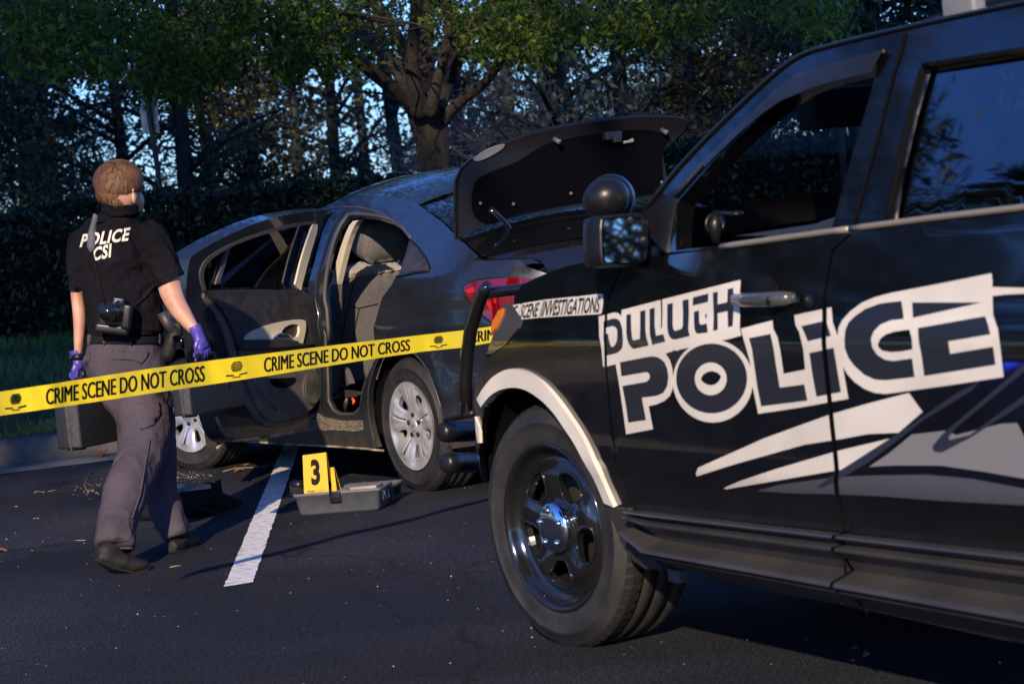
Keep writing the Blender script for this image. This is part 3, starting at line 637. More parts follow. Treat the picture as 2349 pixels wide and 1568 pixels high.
L.append((W_, HS('C', (600, 705), (605, 640), (640, 570), (720, 480), (830, 400), (950, 350), (1100, 310), (1600, 215), (2050, 125), (2058, 180), (2058, 255), (2349, 262), (2700, 262), (2700, 300), (2349, 318), (2180, 325), (2060, 340), (2065, 520), (2110, 650), (2140, 880), (2165, 1100), (1600, 1185), (1150, 1247), (1050, 1260), (950, 1250), (850, 1212), (760, 1150), (690, 1075), (650, 1010), (615, 860))))
for p in ([(140, 775), (280, 735), (330, 735), (375, 760), (402, 810), (425, 900), (435, 1060), (425, 1170), (390, 1220), (340, 1255), (190, 1292), (160, 1150), (140, 1060), (140, 975), (210, 960), (215, 1020), (240, 1130), (265, 1165), (300, 1150), (335, 1090), (348, 1000), (345, 900), (310, 860), (270, 850), (140, 885)],
          [(485, 680), (555, 662), (560, 900), (575, 1040), (600, 1062), (690, 1040), (695, 850), (695, 625), (775, 605), (775, 900), (785, 1000), (825, 1140), (600, 1192), (560, 1170), (520, 1110), (495, 1040), (485, 950)],
          [(838, 590), (915, 572), (915, 850), (935, 995), (1045, 970), (1078, 1080), (880, 1132), (845, 1000), (838, 900)],
          [(1105, 518), (1190, 498), (1188, 830), (1200, 905), (1230, 920), (1325, 890), (1340, 850), (1338, 460), (1430, 438), (1425, 900), (1448, 1000), (1230, 1050), (1180, 1045), (1140, 1010), (1115, 940), (1105, 850)],
          [(1495, 415), (1730, 355), (1725, 482), (1490, 540)],
          [(1510, 632), (1588, 612), (1590, 790), (1610, 830), (1705, 812), (1720, 945), (1570, 965), (1540, 950), (1520, 900), (1512, 840)],
          [(1680, 670), (1705, 665), (1705, 720), (1680, 722)],
          [(1797, 345), (1873, 328), (1870, 520), (2015, 486), (2022, 290), (2108, 270), (2098, 850), (2025, 868), (2020, 622), (1870, 655), (1872, 905), (1800, 925)]):
    L.append((K_, HS('A', *p)))
L.append((K_, HS('B', (215, 542), (500, 487), (560, 480), (620, 492), (680, 540), (710, 610), (722, 700), (710, 790), (670, 860), (600, 892), (445, 912), (460, 1000), (488, 1145), (303, 1172), (270, 950), (240, 790), (490, 745), (520, 720), (528, 685), (515, 655), (490, 645), (230, 690))))
L.append((K_, ellp('B', 1173, 711, 371, 364))); L.append((W_, ellp('B', 1164, 715, 167, 170)))
L.append((None, HS('B', (1060, 715), (1085, 670), (1130, 642), (1180, 634), (1235, 650), (1273, 688), (1250, 740), (1210, 773), (1160, 783), (1110, 768), (1075, 742))))
L.append((K_, HS('B', (1562, 292), (1788, 248), (1820, 400), (1850, 600), (1885, 806), (2140, 772), (2175, 942), (1690, 1002), (1650, 800), (1610, 520), (1590, 390))))
L.append((K_, HS('C', (255, 625), (490, 570), (510, 640), (535, 715), (315, 765), (290, 700))))
L.append((K_, HS('C', (330, 875), (560, 825), (590, 1000), (630, 1242), (398, 1286), (360, 1080))))
L.append((K_, HS('C', (662, 750), (670, 660), (700, 590), (760, 530), (860, 460), (1000, 410), (1200, 385), (1215, 480), (1222, 556), (1100, 570), (1000, 610), (940, 670), (912, 740), (925, 820), (970, 890), (1040, 935), (1120, 950), (1300, 925), (1325, 1100), (1050, 1132), (950, 1125), (850, 1080), (760, 1000), (700, 920), (665, 830))))
L.append((None, HS('C', (978, 790), (1000, 742), (1050, 702), (1130, 675), (1275, 655), (1298, 740), (1305, 840), (1200, 860), (1100, 866), (1020, 852), (985, 822))))
L.append((K_, HS('C', (1300, 400), (1960, 400), (1308, 545))))
L.append((K_, HS('C', (1355, 642), (1990, 530), (2015, 600), (2040, 700), (1643, 766), (1660, 882), (2065, 815), (2090, 985), (1415, 1092), (1390, 900))))
# swooshes below the lettering
SW = []
SW.append((W_, HS('Dz', (145, 662), (158, 622), (600, 425), (820, 345), (1050, 262), (1300, 190), (1580, 118), (1672, 245), (1510, 385), (1300, 395), (1100, 432), (880, 465), (700, 515), (400, 600), (150, 678))))
SW.append((W_, HS('Dz', (330, 757), (440, 710), (700, 625), (1090, 510), (1450, 425), (1300, 530), (1130, 635), (1090, 640), (700, 705), (350, 763))))
SW.append((3, HS('Dz', (1310, 615), (1450, 520), (1600, 397), (1820, 372), (1900, 400), (2200, 325), (2310, 320), (2390, 480), (2500, 640), (2500, 720), (2100, 650), (1800, 607), (1500, 605))))
SW.append((4, HS('Dz', (550, 775), (700, 735), (1040, 690), (1170, 680), (1400, 672), (1700, 668), (2000, 695), (2349, 760), (2500, 800), (2500, 880), (1800, 842), (1400, 812), (1080, 797), (800, 792))))
SW.append((2, HS('Dz', (955, 752), (1090, 655), (1450, 425), (1550, 362), (1900, 120), (2060, 40), (2000, 105), (1680, 300), (1500, 440), (1300, 590), (1110, 700), (1000, 755))))
SW.append((2, HS('Dz', (1735, 480), (1800, 400), (2200, 60), (2290, -20), (2400, -120), (2400, -60), (2240, 70), (1900, 350), (1850, 410), (1850, 435), (1990, 400), (2349, 140), (2500, 60), (2500, 130), (2349, 190), (2000, 415), (1800, 520), (1750, 515))))
def gaps(layers):                              # the film is cut at the shut lines
    g1 = list(reversed([(x+0.003, z) for x, z in shutF])) + [(x-0.012, z) for x, z in shutF]
    g2 = list(reversed([(x+0.004, z) for x, z in shutB])) + [(x-0.016, z) for x, z in shutB]
    return layers + [(None, g1), (None, g2)]
VM = [M['white_vinyl'], M['black_vinyl'], M['slate_vinyl'], mat('silver_vinyl', (0.24, 0.235, 0.24), 0.3, 0.3), mat('grey_vinyl', (0.10, 0.10, 0.12), 0.28, 0.4)]
decal('door_lettering', gaps(L), fS, VM, suv, step=0.03, lift=0.0022, flip=True)
decal('swoosh_graphic', gaps(SW), fS, VM, suv, step=0.03, lift=0.0022, flip=True)
CS = [(W_, HS('E', (185, 672), (310, 360), (350, 345), (515, 318), (525, 335), (440, 628), (420, 635))), (W_, HS('E', (445, 625), (540, 312), (600, 300), (940, 245), (948, 255), (868, 590), (470, 630))),
      (W_, HS('E', (880, 590), (962, 238), (1160, 218), (1590, 175), (1610, 178), (1900, 140), (2100, 120), (2130, 145), (2130, 300), (2108, 470), (2090, 510), (2060, 520), (1330, 560)))]
decal('unit_lettering_film', CS, fS, VM, suv, step=0.03, lift=0.002, flip=True)
def quad_map(c, p00, p10, p11, p01, lift=0.0035):
    A_, B_, C_, D_ = [Vector(FS.hit(surfS, c, *p)) for p in (p00, p10, p11, p01)]
    def f(u, v):
        q = A_*(1-u)*(1-v)+B_*u*(1-v)+C_*u*v+D_*(1-u)*v; return fS(q.x, q.y)+Vector((0, lift, 0))
    return f
for t_, q in (('IME', ((215, 640), (400, 610), (475, 345), (335, 372))), ('SCENE', ((480, 610), (835, 570), (900, 280), (560, 325))), ('INVESTIGATIONS', ((905, 565), (2050, 485), (2095, 165), (985, 250)))):
    text_on('unit_lettering', t_, quad_map('E', *q), M['black_vinyl'], suv, bold=0.02)
# dried water spots and dust specks on the fender and door
# ================================================================== GREY SEDAN
FC = Frame(-0.51936, 11.58928, 0.541718)
YQ = -0.88
def surfC(x, z):
    y = 0.022 - 0.12*max(0.0, 0.52-z)**1.6 - 0.02*max(0.0, z-0.72)
    if z > 0.94: y -= 0.30*min(z-0.94, 0.09)
    if z > 1.03: y -= 0.66*(z-1.03) + 0.25*max(0, z-1.3)
    if x < -0.30: y -= 0.32*(x+0.30)**2
    if x < -0.72: y -= 1.5*(x+0.72)**2
    if x > 2.9: y -= 0.55*(x-2.9)**2
    y += 0.008*math.exp(-((z-0.80-0.02*x)/0.03)**2) - 0.006*math.exp(-((z-0.60)/0.06)**2)
    r = math.hypot(x, z-0.335)
    if z < 0.8 and r < 0.52: y += 0.016*sstep(0.52, 0.40, r)
    return y
def fC(x, z): return Vector((x, surfC(x, z), z))
def HC(c, *pts): return [FC.hit(surfC, c, a, b) for a, b in pts]
def fC_off(d): return lambda x, z: fC(x, z)+grad_n(fC, x, z)*(-d)
car_ = empty('sedan', 'dark grey four-door sedan with boot lid raised and doors open, parked across white line', 'car', M=FC.mat())
CPT = M['sedan_paint']
def sheetC(name, outer, holes, m, **kw): return sheet(name, outer, holes, fC, m, car_, flip=True, **kw)
def mirrorC(o):
    me = o.data.copy(); me.transform(Matrix.Translation((0, 2*YQ, 0)) @ Matrix.Scale(-1, 4, (0, 1, 0))); me.flip_normals()
    c = bpy.data.objects.new(o.name, me); COL.objects.link(c); c.parent = car_; return c
ditch = HC('S1', (1320, 430), (1270, 402), (1200, 383), (1100, 364), (960, 357), (800, 380), (650, 415))
glass_l = HC('S1', (1790, 835), (1740, 785), (1640, 688), (1500, 558), (1400, 482))
deck = HC('S1', (2156, 905), (2130, 868), (2085, 858), (1980, 862), (1880, 868), (1740, 866), (1800, 850))
tail_poly = HC('R6', (815, 1110), (822, 1092), (850, 1074), (900, 1060), (960, 1050), (1050, 1043), (1130, 1042), (1215, 1045)) + [(-0.985, 0.93), (-0.975, 0.80)] + HC('R6', (985, 1308), (930, 1262), (860, 1192), (828, 1145))
arch_c = [(0.372*cos(a), 0.335+0.372*sin(a)) for a in [radians(-21+k*9.3) for k in range(24)]]
arch_f = [(2.685+0.372*cos(a), 0.335+0.372*sin(a)) for a in [radians(-21+k*9.3) for k in range(24)]]
body_o = ([(1.3, 1.405), (1.55, 1.355), (1.95, 1.17), (2.28, 1.02), (2.7, 0.985), (3.15, 0.92), (3.48, 0.78), (3.55, 0.5), (3.5, 0.24), (3.06, 0.2)] + arch_f + [(2.3, 0.2), (1.4, 0.187), (0.45, 0.185)] + arch_c
          + [(-0.40, 0.22), (-0.7, 0.25), (-1.02, 0.30), (-1.05, 0.52), (-1.01, 0.80), (-0.985, 0.99)] + deck[:1] + deck[1:6] + list(glass_l) + ditch)
rd_hole = HC('S1', (760, 508), (700, 590), (645, 720), (608, 860), (585, 1000), (575, 1100), (592, 1250), (600, 1400), (606, 1490)) + HC('S2', (906, 800), (914, 950), (925, 1100), (927, 1180), (950, 1225), (985, 1247), (1060, 1247), (1093, 1212), (1105, 1130), (1128, 1060), (1160, 990), (1186, 950), (1172, 880)) + \
    HC('S1', (968, 1420), (1000, 1280), (1040, 1150), (1115, 1050), (1148, 985), (1174, 960), (1252, 700), (1190, 620), (1100, 557), (1000, 524), (880, 508), (820, 504))
fd_hole = HC('S1', (655, 488), (605, 560), (535, 760), (468, 1010), (452, 1130), (462, 1300), (480, 1500)) + HC('S2', (848, 900), (866, 1100), (880, 1200)) + [(1.22, 0.27), (2.10, 0.27), (2.20, 0.5), (2.18, 0.95), (1.98, 1.10), (1.62, 1.30), (1.3, 1.362)]
sheetC('body_side', body_o, [rd_hole, fd_hole, tail_poly], CPT, step=0.045, bstep=0.02, thick=0.03)
bo2 = [p for p in body_o]
o2 = sheet('body_side', bo2, [[(0.30, 1.03), (0.45, 1.30), (0.95, 1.365), (0.98, 1.0)], [(1.06, 1.0), (1.03, 1.368), (1.30, 1.362), (1.62, 1.30), (2.0, 1.08), (2.0, 1.0)]], fC, CPT, car_, flip=True, step=0.09, bstep=0.05, thick=0.03)
mirrorC(o2); bpy.data.objects.remove(o2)
g2 = sheet('side_window', [(0.28, 1.02), (0.44, 1.31), (0.95, 1.37), (1.30, 1.37), (1.62, 1.31), (2.02, 1.08), (2.02, 0.99)], [], fC_off(-0.012), M['glass'], car_, flip=True, step=0.2, rim=False); mirrorC(g2); bpy.data.objects.remove(g2)
def stripC(name, pts, r, m, off=0.003, n=8, flat=(1, 1)):
    mb = MB(); mb.tube([Vector((x, surfC(x, z)+off, z)) for x, z in dens(pts, 0.04, False)], r, n, flat=flat); return mb.build(name, m, car_)
stripC('door_seal', HC('S1', (606, 1490), (600, 1400), (590, 1250), (573, 1100), (583, 1000), (606, 860), (643, 720), (697, 590), (757, 508), (820, 502), (880, 506), (1000, 521), (1100, 553), (1190, 615), (1255, 695)), 0.011, M['seal'], -0.010)
stripC('door_seal', HC('S2', (906, 800), (914, 950), (925, 1100), (927, 1180), (950, 1228), (985, 1250), (1060, 1250), (1095, 1214), (1107, 1130), (1130, 1060), (1162, 990)), 0.009, M['seal'], -0.008)
stripC('pillar_flange', HC('S1', (740, 480), (680, 560), (600, 760), (530, 990), (520, 1100), (545, 1300), (560, 1500)) + HC('S2', (880, 900), (893, 1080), (900, 1190)), 0.007, M['sedan_paint'], 0.004)
stripC('roof_flange', HC('S1', (520, 478), (650, 455), (760, 446), (860, 448), (960, 470), (1060, 510), (1160, 575), (1215, 625)), 0.0045, M['seal'], 0.002)
sheet('quarter_trim', HC('S1', (1256, 706), (1320, 765), (1378, 850), (1404, 915), (1392, 942), (1176, 964)), [], fC_off(0.003), M['trim_black'], car_, flip=True, step=0.04, thick=0.01)
stripC('quarter_trim_edge', HC('S1', (1256, 700), (1322, 760), (1384, 850), (1412, 915), (1400, 948), (1300, 962), (1150, 990)), 0.005, M['black_satin'], 0.003)
# sill step, dusty
sill = HC('S2', (870, 1235), (905, 1262), (1000, 1282), (1110, 1282), (1112, 1330), (1080, 1338), (950, 1330), (825, 1336), (824, 1260))
sheet('sill_plate', sill, [], fC_off(0.006), vary(mat('dusty_sill', (0.12, 0.1, 0.08), 0.6), (0.04, 0.04, 0.045), (0.26, 0.21, 0.15), 12, 6, stretch=(3, 1, 14)), car_, flip=True, step=0.04, thick=0.012)
stripC('sill_edge', HC('D', (560, 1012), (660, 1018), (770, 1024), (880, 1033)), 0.006, vary(mat('sill_dust', (0.3, 0.25, 0.18), 0.7), (0.05, 0.045, 0.04), (0.45, 0.36, 0.25), 9, 5), 0.0)
stripC('arch_lip', arch_c[:22], 0.004, M['cladding'], 0.0)
# cross-car panels
def spanC(name, edge, crown, m, n=24, e=2.4, xb=0.0, par=None):
    mb = MB(); rings = []
    for i, p in enumerate(edge):
        P = Vector(p); hw = P.y-YQ; cr = crown(P) if callable(crown) else crown
        rings.append([Vector((P.x+xb*(1-t*t), YQ+t*hw, P.z+cr*(1-abs(t)**e))) for t in [1-2*k/n for k in range(n+1)]])
    mb.loft(rings, closed=False, cap=False); return mb.build(name, m, par or car_)
roof_e = [fC(*p) for p in dens(ditch, 0.1, False)] + [fC(1.3, 1.405), fC(1.52, 1.36)]
spanC('roof', roof_e, lambda P: 0.085*sstep(-0.5, 0.6, P.x)+0.025, CPT, e=2.2)
rg = [fC(*p)+Vector((0, -0.015, -0.004)) for p in (list(glass_l)+[ditch[0]])]
gl = spanC('rear_window', rg, 0.045, mat('rear_glass', (0.004, 0.005, 0.006), 0.05, Coat_Weight=1.0), xb=-0.10)
wb = [fC(1.52, 1.36), fC(1.75, 1.27), fC(2.0, 1.14), fC(2.28, 1.02)]
spanC('windscreen', wb, 0.03, M['glass'], xb=0.16)
spanC('bonnet', [fC(2.28, 1.02), fC(2.7, 0.985), fC(3.15, 0.92), fC(3.48, 0.78)], 0.05, CPT, xb=0.12)
spanC('front_bumper', [fC(3.48, 0.78), fC(3.55, 0.5), fC(3.5, 0.24)], 0.0, CPT, xb=0.14)
spanC('underbody', [Vector((3.4, -0.05, 0.22)), Vector((-0.95, -0.05, 0.24))], 0.0, M['void'], n=4)
# boot opening: gutter, cavity, rear bumper
base = fC(*glass_l[0])
ed = [base+Vector((0.02, -0.02, 0.0)), base+Vector((-0.05, -0.10, -0.025)), base+Vector((-0.09, -0.14, -0.03)), base+Vector((-0.10, -0.15, -0.30))]
spanC('boot_gutter', ed, 0.035, M['black_gloss'], xb=-0.12)
dk = [fC(*p) for p in reversed(deck[:6])]
mb = MB(); rings = [[p+Vector((0, 0.0, 0)), p+Vector((0.0, -0.05, 0.006)), p+Vector((0.01, -0.105, -0.004)), p+Vector((0.01, -0.12, -0.03)), p+Vector((0.01, -0.13, -0.2))] for p in dk]
mb.loft(rings, closed=False, cap=False); bs = mb.build('boot_shoulder', CPT, car_); mirrorC(bs)
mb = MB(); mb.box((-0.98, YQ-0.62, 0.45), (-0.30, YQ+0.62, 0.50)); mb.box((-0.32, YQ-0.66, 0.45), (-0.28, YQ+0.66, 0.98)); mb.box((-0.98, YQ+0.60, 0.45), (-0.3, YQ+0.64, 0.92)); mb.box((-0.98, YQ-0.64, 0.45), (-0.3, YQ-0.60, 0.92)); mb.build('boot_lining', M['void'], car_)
spanC('rear_bumper', [fC(-1.0, 0.84), fC(-1.04, 0.72), fC(-1.05, 0.5), fC(-1.03, 0.3)], 0.0, CPT, xb=-0.12)
# tail lamp
tl = sheet('tail_lamp', shrink(tail_poly, -0.003), [], fC_off(0.006), M['red_lens'], car_, flip=True, step=0.03, bstep=0.012, thick=0.02)
for pl in (((905, 1135), (965, 1120), (972, 1150), (915, 1165)), ((835, 1115), (880, 1098), (888, 1128), (845, 1140)), ((985, 1110), (1000, 1108), (1012, 1190), (998, 1195)), ((950, 1180), (975, 1178), (990, 1220), (968, 1225))):
    sheet('lamp_cell', HC('R6', *pl), [], fC_off(0.0075), M['red_bright'], tl, flip=True, step=0.03, rim=False)
sheet('lamp_gasket', shrink(tail_poly, 0.008), [shrink(tail_poly, -0.004)], fC_off(0.004), M['black_satin'], tl, flip=True, step=0.05, bstep=0.02, thick=0.006)
# ---- raised boot lid, its lining facing the camera
XL = -0.46
lid_o = [FC.onX('R6', x, y, XL) for x, y in ((803, 806), (798, 700), (800, 480), (810, 435), (842, 388), (905, 332), (1050, 262), (1200, 200), (1500, 137), (1800, 104), (2000, 102), (2110, 115), (2140, 126), (2125, 165), (2080, 225), (2012, 285), (1998, 330), (2012, 410), (2028, 480), (2005, 566), (1900, 575), (1500, 612), (1100, 695), (960, 735), (860, 780))]
lid_o = smooth_poly([(p.y, p.z) for p in lid_o], 2, 50)
def lidX(z): return XL - 0.9*max(0.0, z-1.56)**1.4 + 0.02
def fL(y, z): return Vector((lidX(z), y, z))
lid = sheet('boot_lid', lid_o, [], fL, mat('lid_frame', (0.008, 0.0075, 0.009), 0.5, 0.0, Specular_IOR_Level=0.3), car_, step=0.05, bstep=0.02, thick=0.03, flip=True)
sheet('lid_skin', shrink(lid_o, 0.012), [], lambda y, z: Vector((lidX(z)+0.032, y, z)), CPT, lid, step=0.05, bstep=0.02, thick=0.02)
li = smooth_poly([(p.y, p.z) for p in [FC.onX('R6', x, y, XL) for x, y in ((985, 722), (925, 715), (885, 670), (872, 610), (880, 520), (905, 462), (980, 420), (1120, 372), (1230, 300), (1330, 250), (1600, 196), (1900, 172), (2030, 210), (2000, 272), (1975, 320), (1980, 430), (1990, 530), (1880, 552), (1500, 588), (1100, 668))]], 2, 60)
lin = sheet('boot_lid_lining', li, [], lambda y, z: fL(y, z)+Vector((-0.022+0.012*sstep(1.5, 1.62, z), 0, 0)), mat('lid_felt', (0.002, 0.002, 0.003), 1.0, Specular_IOR_Level=0.03), lid, step=0.05, bstep=0.02, thick=0.03, flip=True)
def lidp(c, x, y, dx=-0.03): P = FC.onX(c, x, y, XL); return Vector((lidX(P.z)+dx, P.y, P.z))
for x, y in ((905, 608), (1098, 612), (1436, 550), (1968, 484)):
    mb = MB(); mb.ell(lidp('R6', x, y, -0.034), (0.008, 0.009, 0.009), 12, 8); mb.build('felt_stud', M['box_grey'], lid)
for x, y in ((1340, 232), (1970, 178)):
    p = lidp('R6', x, y, -0.02); mb = MB(); mb.tube([p, p+Vector((-0.02, 0, -0.01)), p+Vector((-0.04, 0, -0.015))], [0.014, 0.011, 0.013], 12); mb.build('rubber_stop', M['box_grey'], lid)
p = lidp('R6', 1668, 212, -0.03); mb = MB(); mb.box((p.x-.02, p.y-.05, p.z-.02), (p.x+.02, p.y+.045, p.z+.02), bev=0.004); mb.box((p.x-.035, p.y-.035, p.z-.035), (p.x-.01, p.y+.01, p.z+.0), bev=0.004); mb.build('latch', M['rotor'], lid)
p = lidp('R6', 1768, 248, -0.03); mb = MB(); mb.tube([p+Vector((0, .025, 0)), p, p+Vector((-.004, -.03, .006))], [0.008, 0.006, 0.012], 8); mb.build('release_handle', M['seat_light'], lid)
ov = [FC.onX('R6', x, y, XL) for x, y in ((880, 345), (940, 300), (1010, 270), (1054, 262), (1050, 282), (1000, 318), (930, 352), (890, 362))]
sheet('lamp_backing', smooth_poly([(q.y, q.z) for q in ov], 2, 80), [], lambda y, z: fL(y, z)+Vector((-0.012, 0, 0)), mat('lamp_back', (0.16, 0.15, 0.15), 0.5), lid, step=0.05, thick=0.012, flip=True)
mb = MB(); mb.tube([FC.onX('R6', x, y, X_) for x, y, X_ in ((966, 640, -0.47), (1010, 672, -0.47), (1050, 712, -0.47), (1090, 768, -0.46), (1116, 830, -0.45), (1128, 880, -0.44), (1133, 930, -0.43), (1134, 980, -0.43))], 0.017, 10, flat=(1, 0.7)); h_ = mb.build('lid_hinge_arm', M['black_gloss'], car_); mirrorC(h_)
# ---- seats, pillar trim, belt buckle
XS = 1.12
def sx(c, x, y, X=XS): return FC.onX(c, x, y, X)
def seat_shape(name, px_, X0, dep, m, par, step=0.05, puff=0.03):
    poly = smooth_poly([(p.y, p.z) for p in [sx('S1', x, y) for x, y in px_]], 2, 70)
    from_edge = poly
    def f(y, z):
        d = min((Vector((y, z))-Vector(a)).length for a in from_edge); return Vector((X0+0.28*(1.1-z) - puff*(1-math.exp(-d/0.03)), y, z))
    return sheet(name, poly, [], f, m, par, step=0.02, bstep=0.015, thick=dep, flip=True, two=True)
seat = seat_shape('driver_seat', ((724, 1060), (760, 1012), (820, 992), (1185, 935), (1400, 905), (1460, 980), (1470, 1800), (640, 1800), (645, 1360), (660, 1230), (690, 1130)), XS, 0.10, M['seat'], car_, puff=0.035)
seat_shape('seat_shoulder', ((724, 1052), (734, 1000), (760, 955), (812, 930), (1000, 896), (1190, 880), (1380, 860), (1420, 900), (1185, 937), (820, 994), (764, 1013)), XS-0.012, 0.10, M['seat_light'], seat)
seat_shape('headrest', ((832, 640), (845, 608), (870, 590), (960, 572), (1080, 570), (1150, 610), (1190, 680), (1212, 780), (1210, 830), (1195, 852), (1080, 868), (960, 890), (920, 885), (870, 850), (845, 800), (832, 730)), XS-0.02, 0.11, M['seat'], seat, puff=0.05)
for x in (965, 1160):
    mb = MB(); a = sx('S1', x, 870, XS+0.0); mb.tube([a+Vector((0, 0, -0.05)), a+Vector((0, 0, 0.03))], 0.006, 8); mb.build('headrest_post', M['chrome'], seat)
mb = MB()
for pp in (((820, 995), (800, 1110), (790, 1215), (775, 1330), (768, 1560)), ((790, 1222), (875, 1238), (1020, 1205)), ((875, 1240), (862, 1400), (856, 1560))):
    mb.tube([sx('S1', x, y)+Vector((0.28*(1.1-sx('S1', x, y).z)-0.0365, 0, 0)) for x, y in pp], 0.0028, 6)
mb.build('seat_seam', M['black_matt'], seat)
mb = MB(); mb.box((0.98, YQ-0.62, 0.42), (1.55, YQ-0.1, 0.60), bev=0.05); mb.box((1.0, YQ-0.60, 0.5), (1.12, YQ-0.12, 1.05), bev=0.04); mb.box((1.02, YQ-0.48, 1.08), (1.1, YQ-0.24, 1.27), bev=0.04); mb.build('passenger_seat', M['seat'], car_)
mb = MB(); mb.box((0.0, YQ-0.7, 0.35), (0.35, YQ+0.66, 0.60), bev=0.05); mb.box((-0.22, YQ-0.7, 0.4), (0.0, YQ+0.62, 1.0), bev=0.05); mb.build('rear_bench', M['seat'], car_)
mb = MB(); mb.box((-0.3, YQ-0.74, 0.28), (2.2, YQ+0.78, 0.33)); mb.build('cabin_floor', M['void'], car_)
mb = MB(); mb.box((1.95, YQ-0.70, 0.6), (2.3, YQ+0.70, 0.98), bev=0.06); mb.build('dashboard', M['trim_black'], car_)
mb = MB(); Mw = Matrix.Translation((1.80, YQ+0.36, 0.92)) @ Matrix.Rotation(radians(-65), 4, 'Y'); mb.tube([Mw @ Vector((0.18*cos(2*pi*k/32), 0.18*sin(2*pi*k/32), 0)) for k in range(33)], 0.014, 8, cap=False); mb.build('steering_wheel', M['black_satin'], car_)
YB = -0.14
bt = [FC.onY('S1', x, y, YB) for x, y in ((828, 553), (765, 560), (702, 700), (628, 950), (604, 1062), (656, 1055), (700, 870), (745, 700), (800, 575))]
sheet('pillar_trim', smooth_poly([(p.x, p.z) for p in bt], 1, 50), [], lambda x, z: Vector((x, YB-0.02+0.0*z, z)), M['cream'], car_, step=0.06, thick=0.03, flip=True)
bt = [FC.onY('S1', x, y, YB) for x, y in ((604, 1064), (656, 1057), (652, 1300), (648, 1700), (640, 1900), (606, 1900), (602, 1400))]
sheet('pillar_trim_lower', [(p.x, p.z) for p in bt], [], lambda x, z: Vector((x, YB-0.02, z)), M['trim_grey'], car_, step=0.06, thick=0.03, flip=True)
def prism(name, c, pts, fr, Y, th, m, par):
    P = [fr.onY(c, x, y, Y) for x, y in pts]; return sheet(name, smooth_poly([(p.x, p.z) for p in P], 1, 80), [], lambda x, z: Vector((x, Y, z)), m, par, step=0.05, thick=th, flip=True)
prism('seat_side_shield', 'S2', ((955, 1030), (1000, 990), (1025, 1030), (1045, 1090), (1000, 1115), (958, 1100)), FC, -0.20, 0.03, M['trim_grey'], car_)
prism('seat_lever', 'S2', ((955, 1130), (965, 1118), (1085, 1130), (1092, 1145), (1080, 1160), (970, 1160), (955, 1145)), FC, -0.17, 0.02, M['cladding'], car_)
mb = MB(); a, b, c_ = [FC.onY('S2', x, y, -0.16) for x, y in ((1030, 1165), (1022, 1200), (1015, 1245))]; mb.tube([a, b, c_], [0.010, 0.014, 0.010], 8); mb.build('belt_anchor', M['rotor'], car_)
mb = MB(); a, b, c_ = [FC.onY('S2', x, y, -0.17) for x, y in ((1058, 1168), (1066, 1180), (1062, 1196))]; mb.tube([a, b, c_], 0.008, 8); mb.build('buckle_release', mat('buckle_red', (0.8, 0.08, 0.02), 0.4), car_)
mb = MB(); p = FC.onY('S1', 810, 665, -0.5); mb.box((p.x-.02, p.y-.11, p.z-.035), (p.x+.0, p.y+.11, p.z+.035), bev=0.01); mb.build('rear_view_mirror', M['black_satin'], car_)
# ---- rear door, swung open on the B pillar
AL = radians(60); hx, hy = 1.02, 0.005
hw = FC.w(hx, hy, 0); FD = Frame(hw.x, hw.y, FC.ang+pi-AL)
MD = FC.mat().inverted() @ FD.mat()
dr = bpy.data.objects.new('rear_door', None)
YD = 0.045
def PD(c, *pts, Y=YD): return [(p.x, p.z) for p in [FD.onY(c, x, y, Y) for x, y in pts]]
def door_f(Y):
    def f(x, z):
        lean = -0.34*max(0.0, z-1.02)              # the window frame leans in towards the roof
        return MD @ Vector((x, Y-lean*0.55, z))
    return f
d_out = PD('S2', (868, 188), (780, 196), (640, 216), (520, 248), (420, 290), (300, 350), (232, 392), (184, 424), (174, 450), (172, 520), (184, 640), (205, 720), (240, 820), (290, 1000), (330, 1190), (345, 1270), (378, 1350), (400, 1378), (432, 1392), (520, 1385), (700, 1358), (822, 1332), (826, 1240), (862, 1150), (868, 1000), (855, 880), (838, 760), (815, 660), (802, 600), (815, 520), (835, 380), (856, 250))
d_win = PD('S2', (268, 602), (250, 545), (246, 500), (262, 452), (335, 398), (430, 350), (560, 305), (700, 270), (800, 256), (816, 262), (800, 400), (780, 500), (772, 590), (700, 596), (500, 602))
door = sheet('rear_door', smooth_poly(d_out, 2, 45), [smooth_poly(d_win, 1, 45)], door_f(YD), M['sedan_paint'], car_, step=0.05, bstep=0.02, thick=0.10, two=True, flip=True)
def dsheet(name, c, pts, Y, m, th=0.01, par=None, hole=None, sm=1):
    return sheet(name, smooth_poly(PD(c, *pts), sm, 60), [smooth_poly(PD(c, *hole), 1, 60)] if hole else [], door_f(Y), m, par or door, step=0.04, bstep=0.015, thick=th, flip=True)
dsheet('door_glass', 'S2', ((262, 604), (240, 545), (238, 500), (255, 446), (335, 390), (430, 343), (560, 298), (700, 262), (806, 250), (800, 400), (785, 598)), YD-0.035, M['mid_glass'], 0.004)
dsheet('window_seal', 'S2', ((268, 608), (240, 545), (234, 500), (252, 444), (330, 388), (430, 340), (560, 294), (700, 258), (806, 246), (822, 252), (800, 400), (778, 600), (764, 596), (780, 500), (798, 400), (808, 268), (790, 262), (700, 276), (560, 312), (430, 356), (338, 404), (270, 456), (256, 500), (260, 545), (282, 600)), YD+0.006, M['seal'], 0.012)
dsheet('glass_divider', 'S2', ((384, 382), (402, 376), (372, 566), (350, 570)), YD-0.02, M['trim_grey'], 0.015, sm=0)
dsheet('frame_trim', 'S2', ((797, 262), (822, 264), (826, 300), (806, 420), (784, 606), (750, 572), (762, 440), (784, 320)), YD+0.008, M['cream'], 0.01)
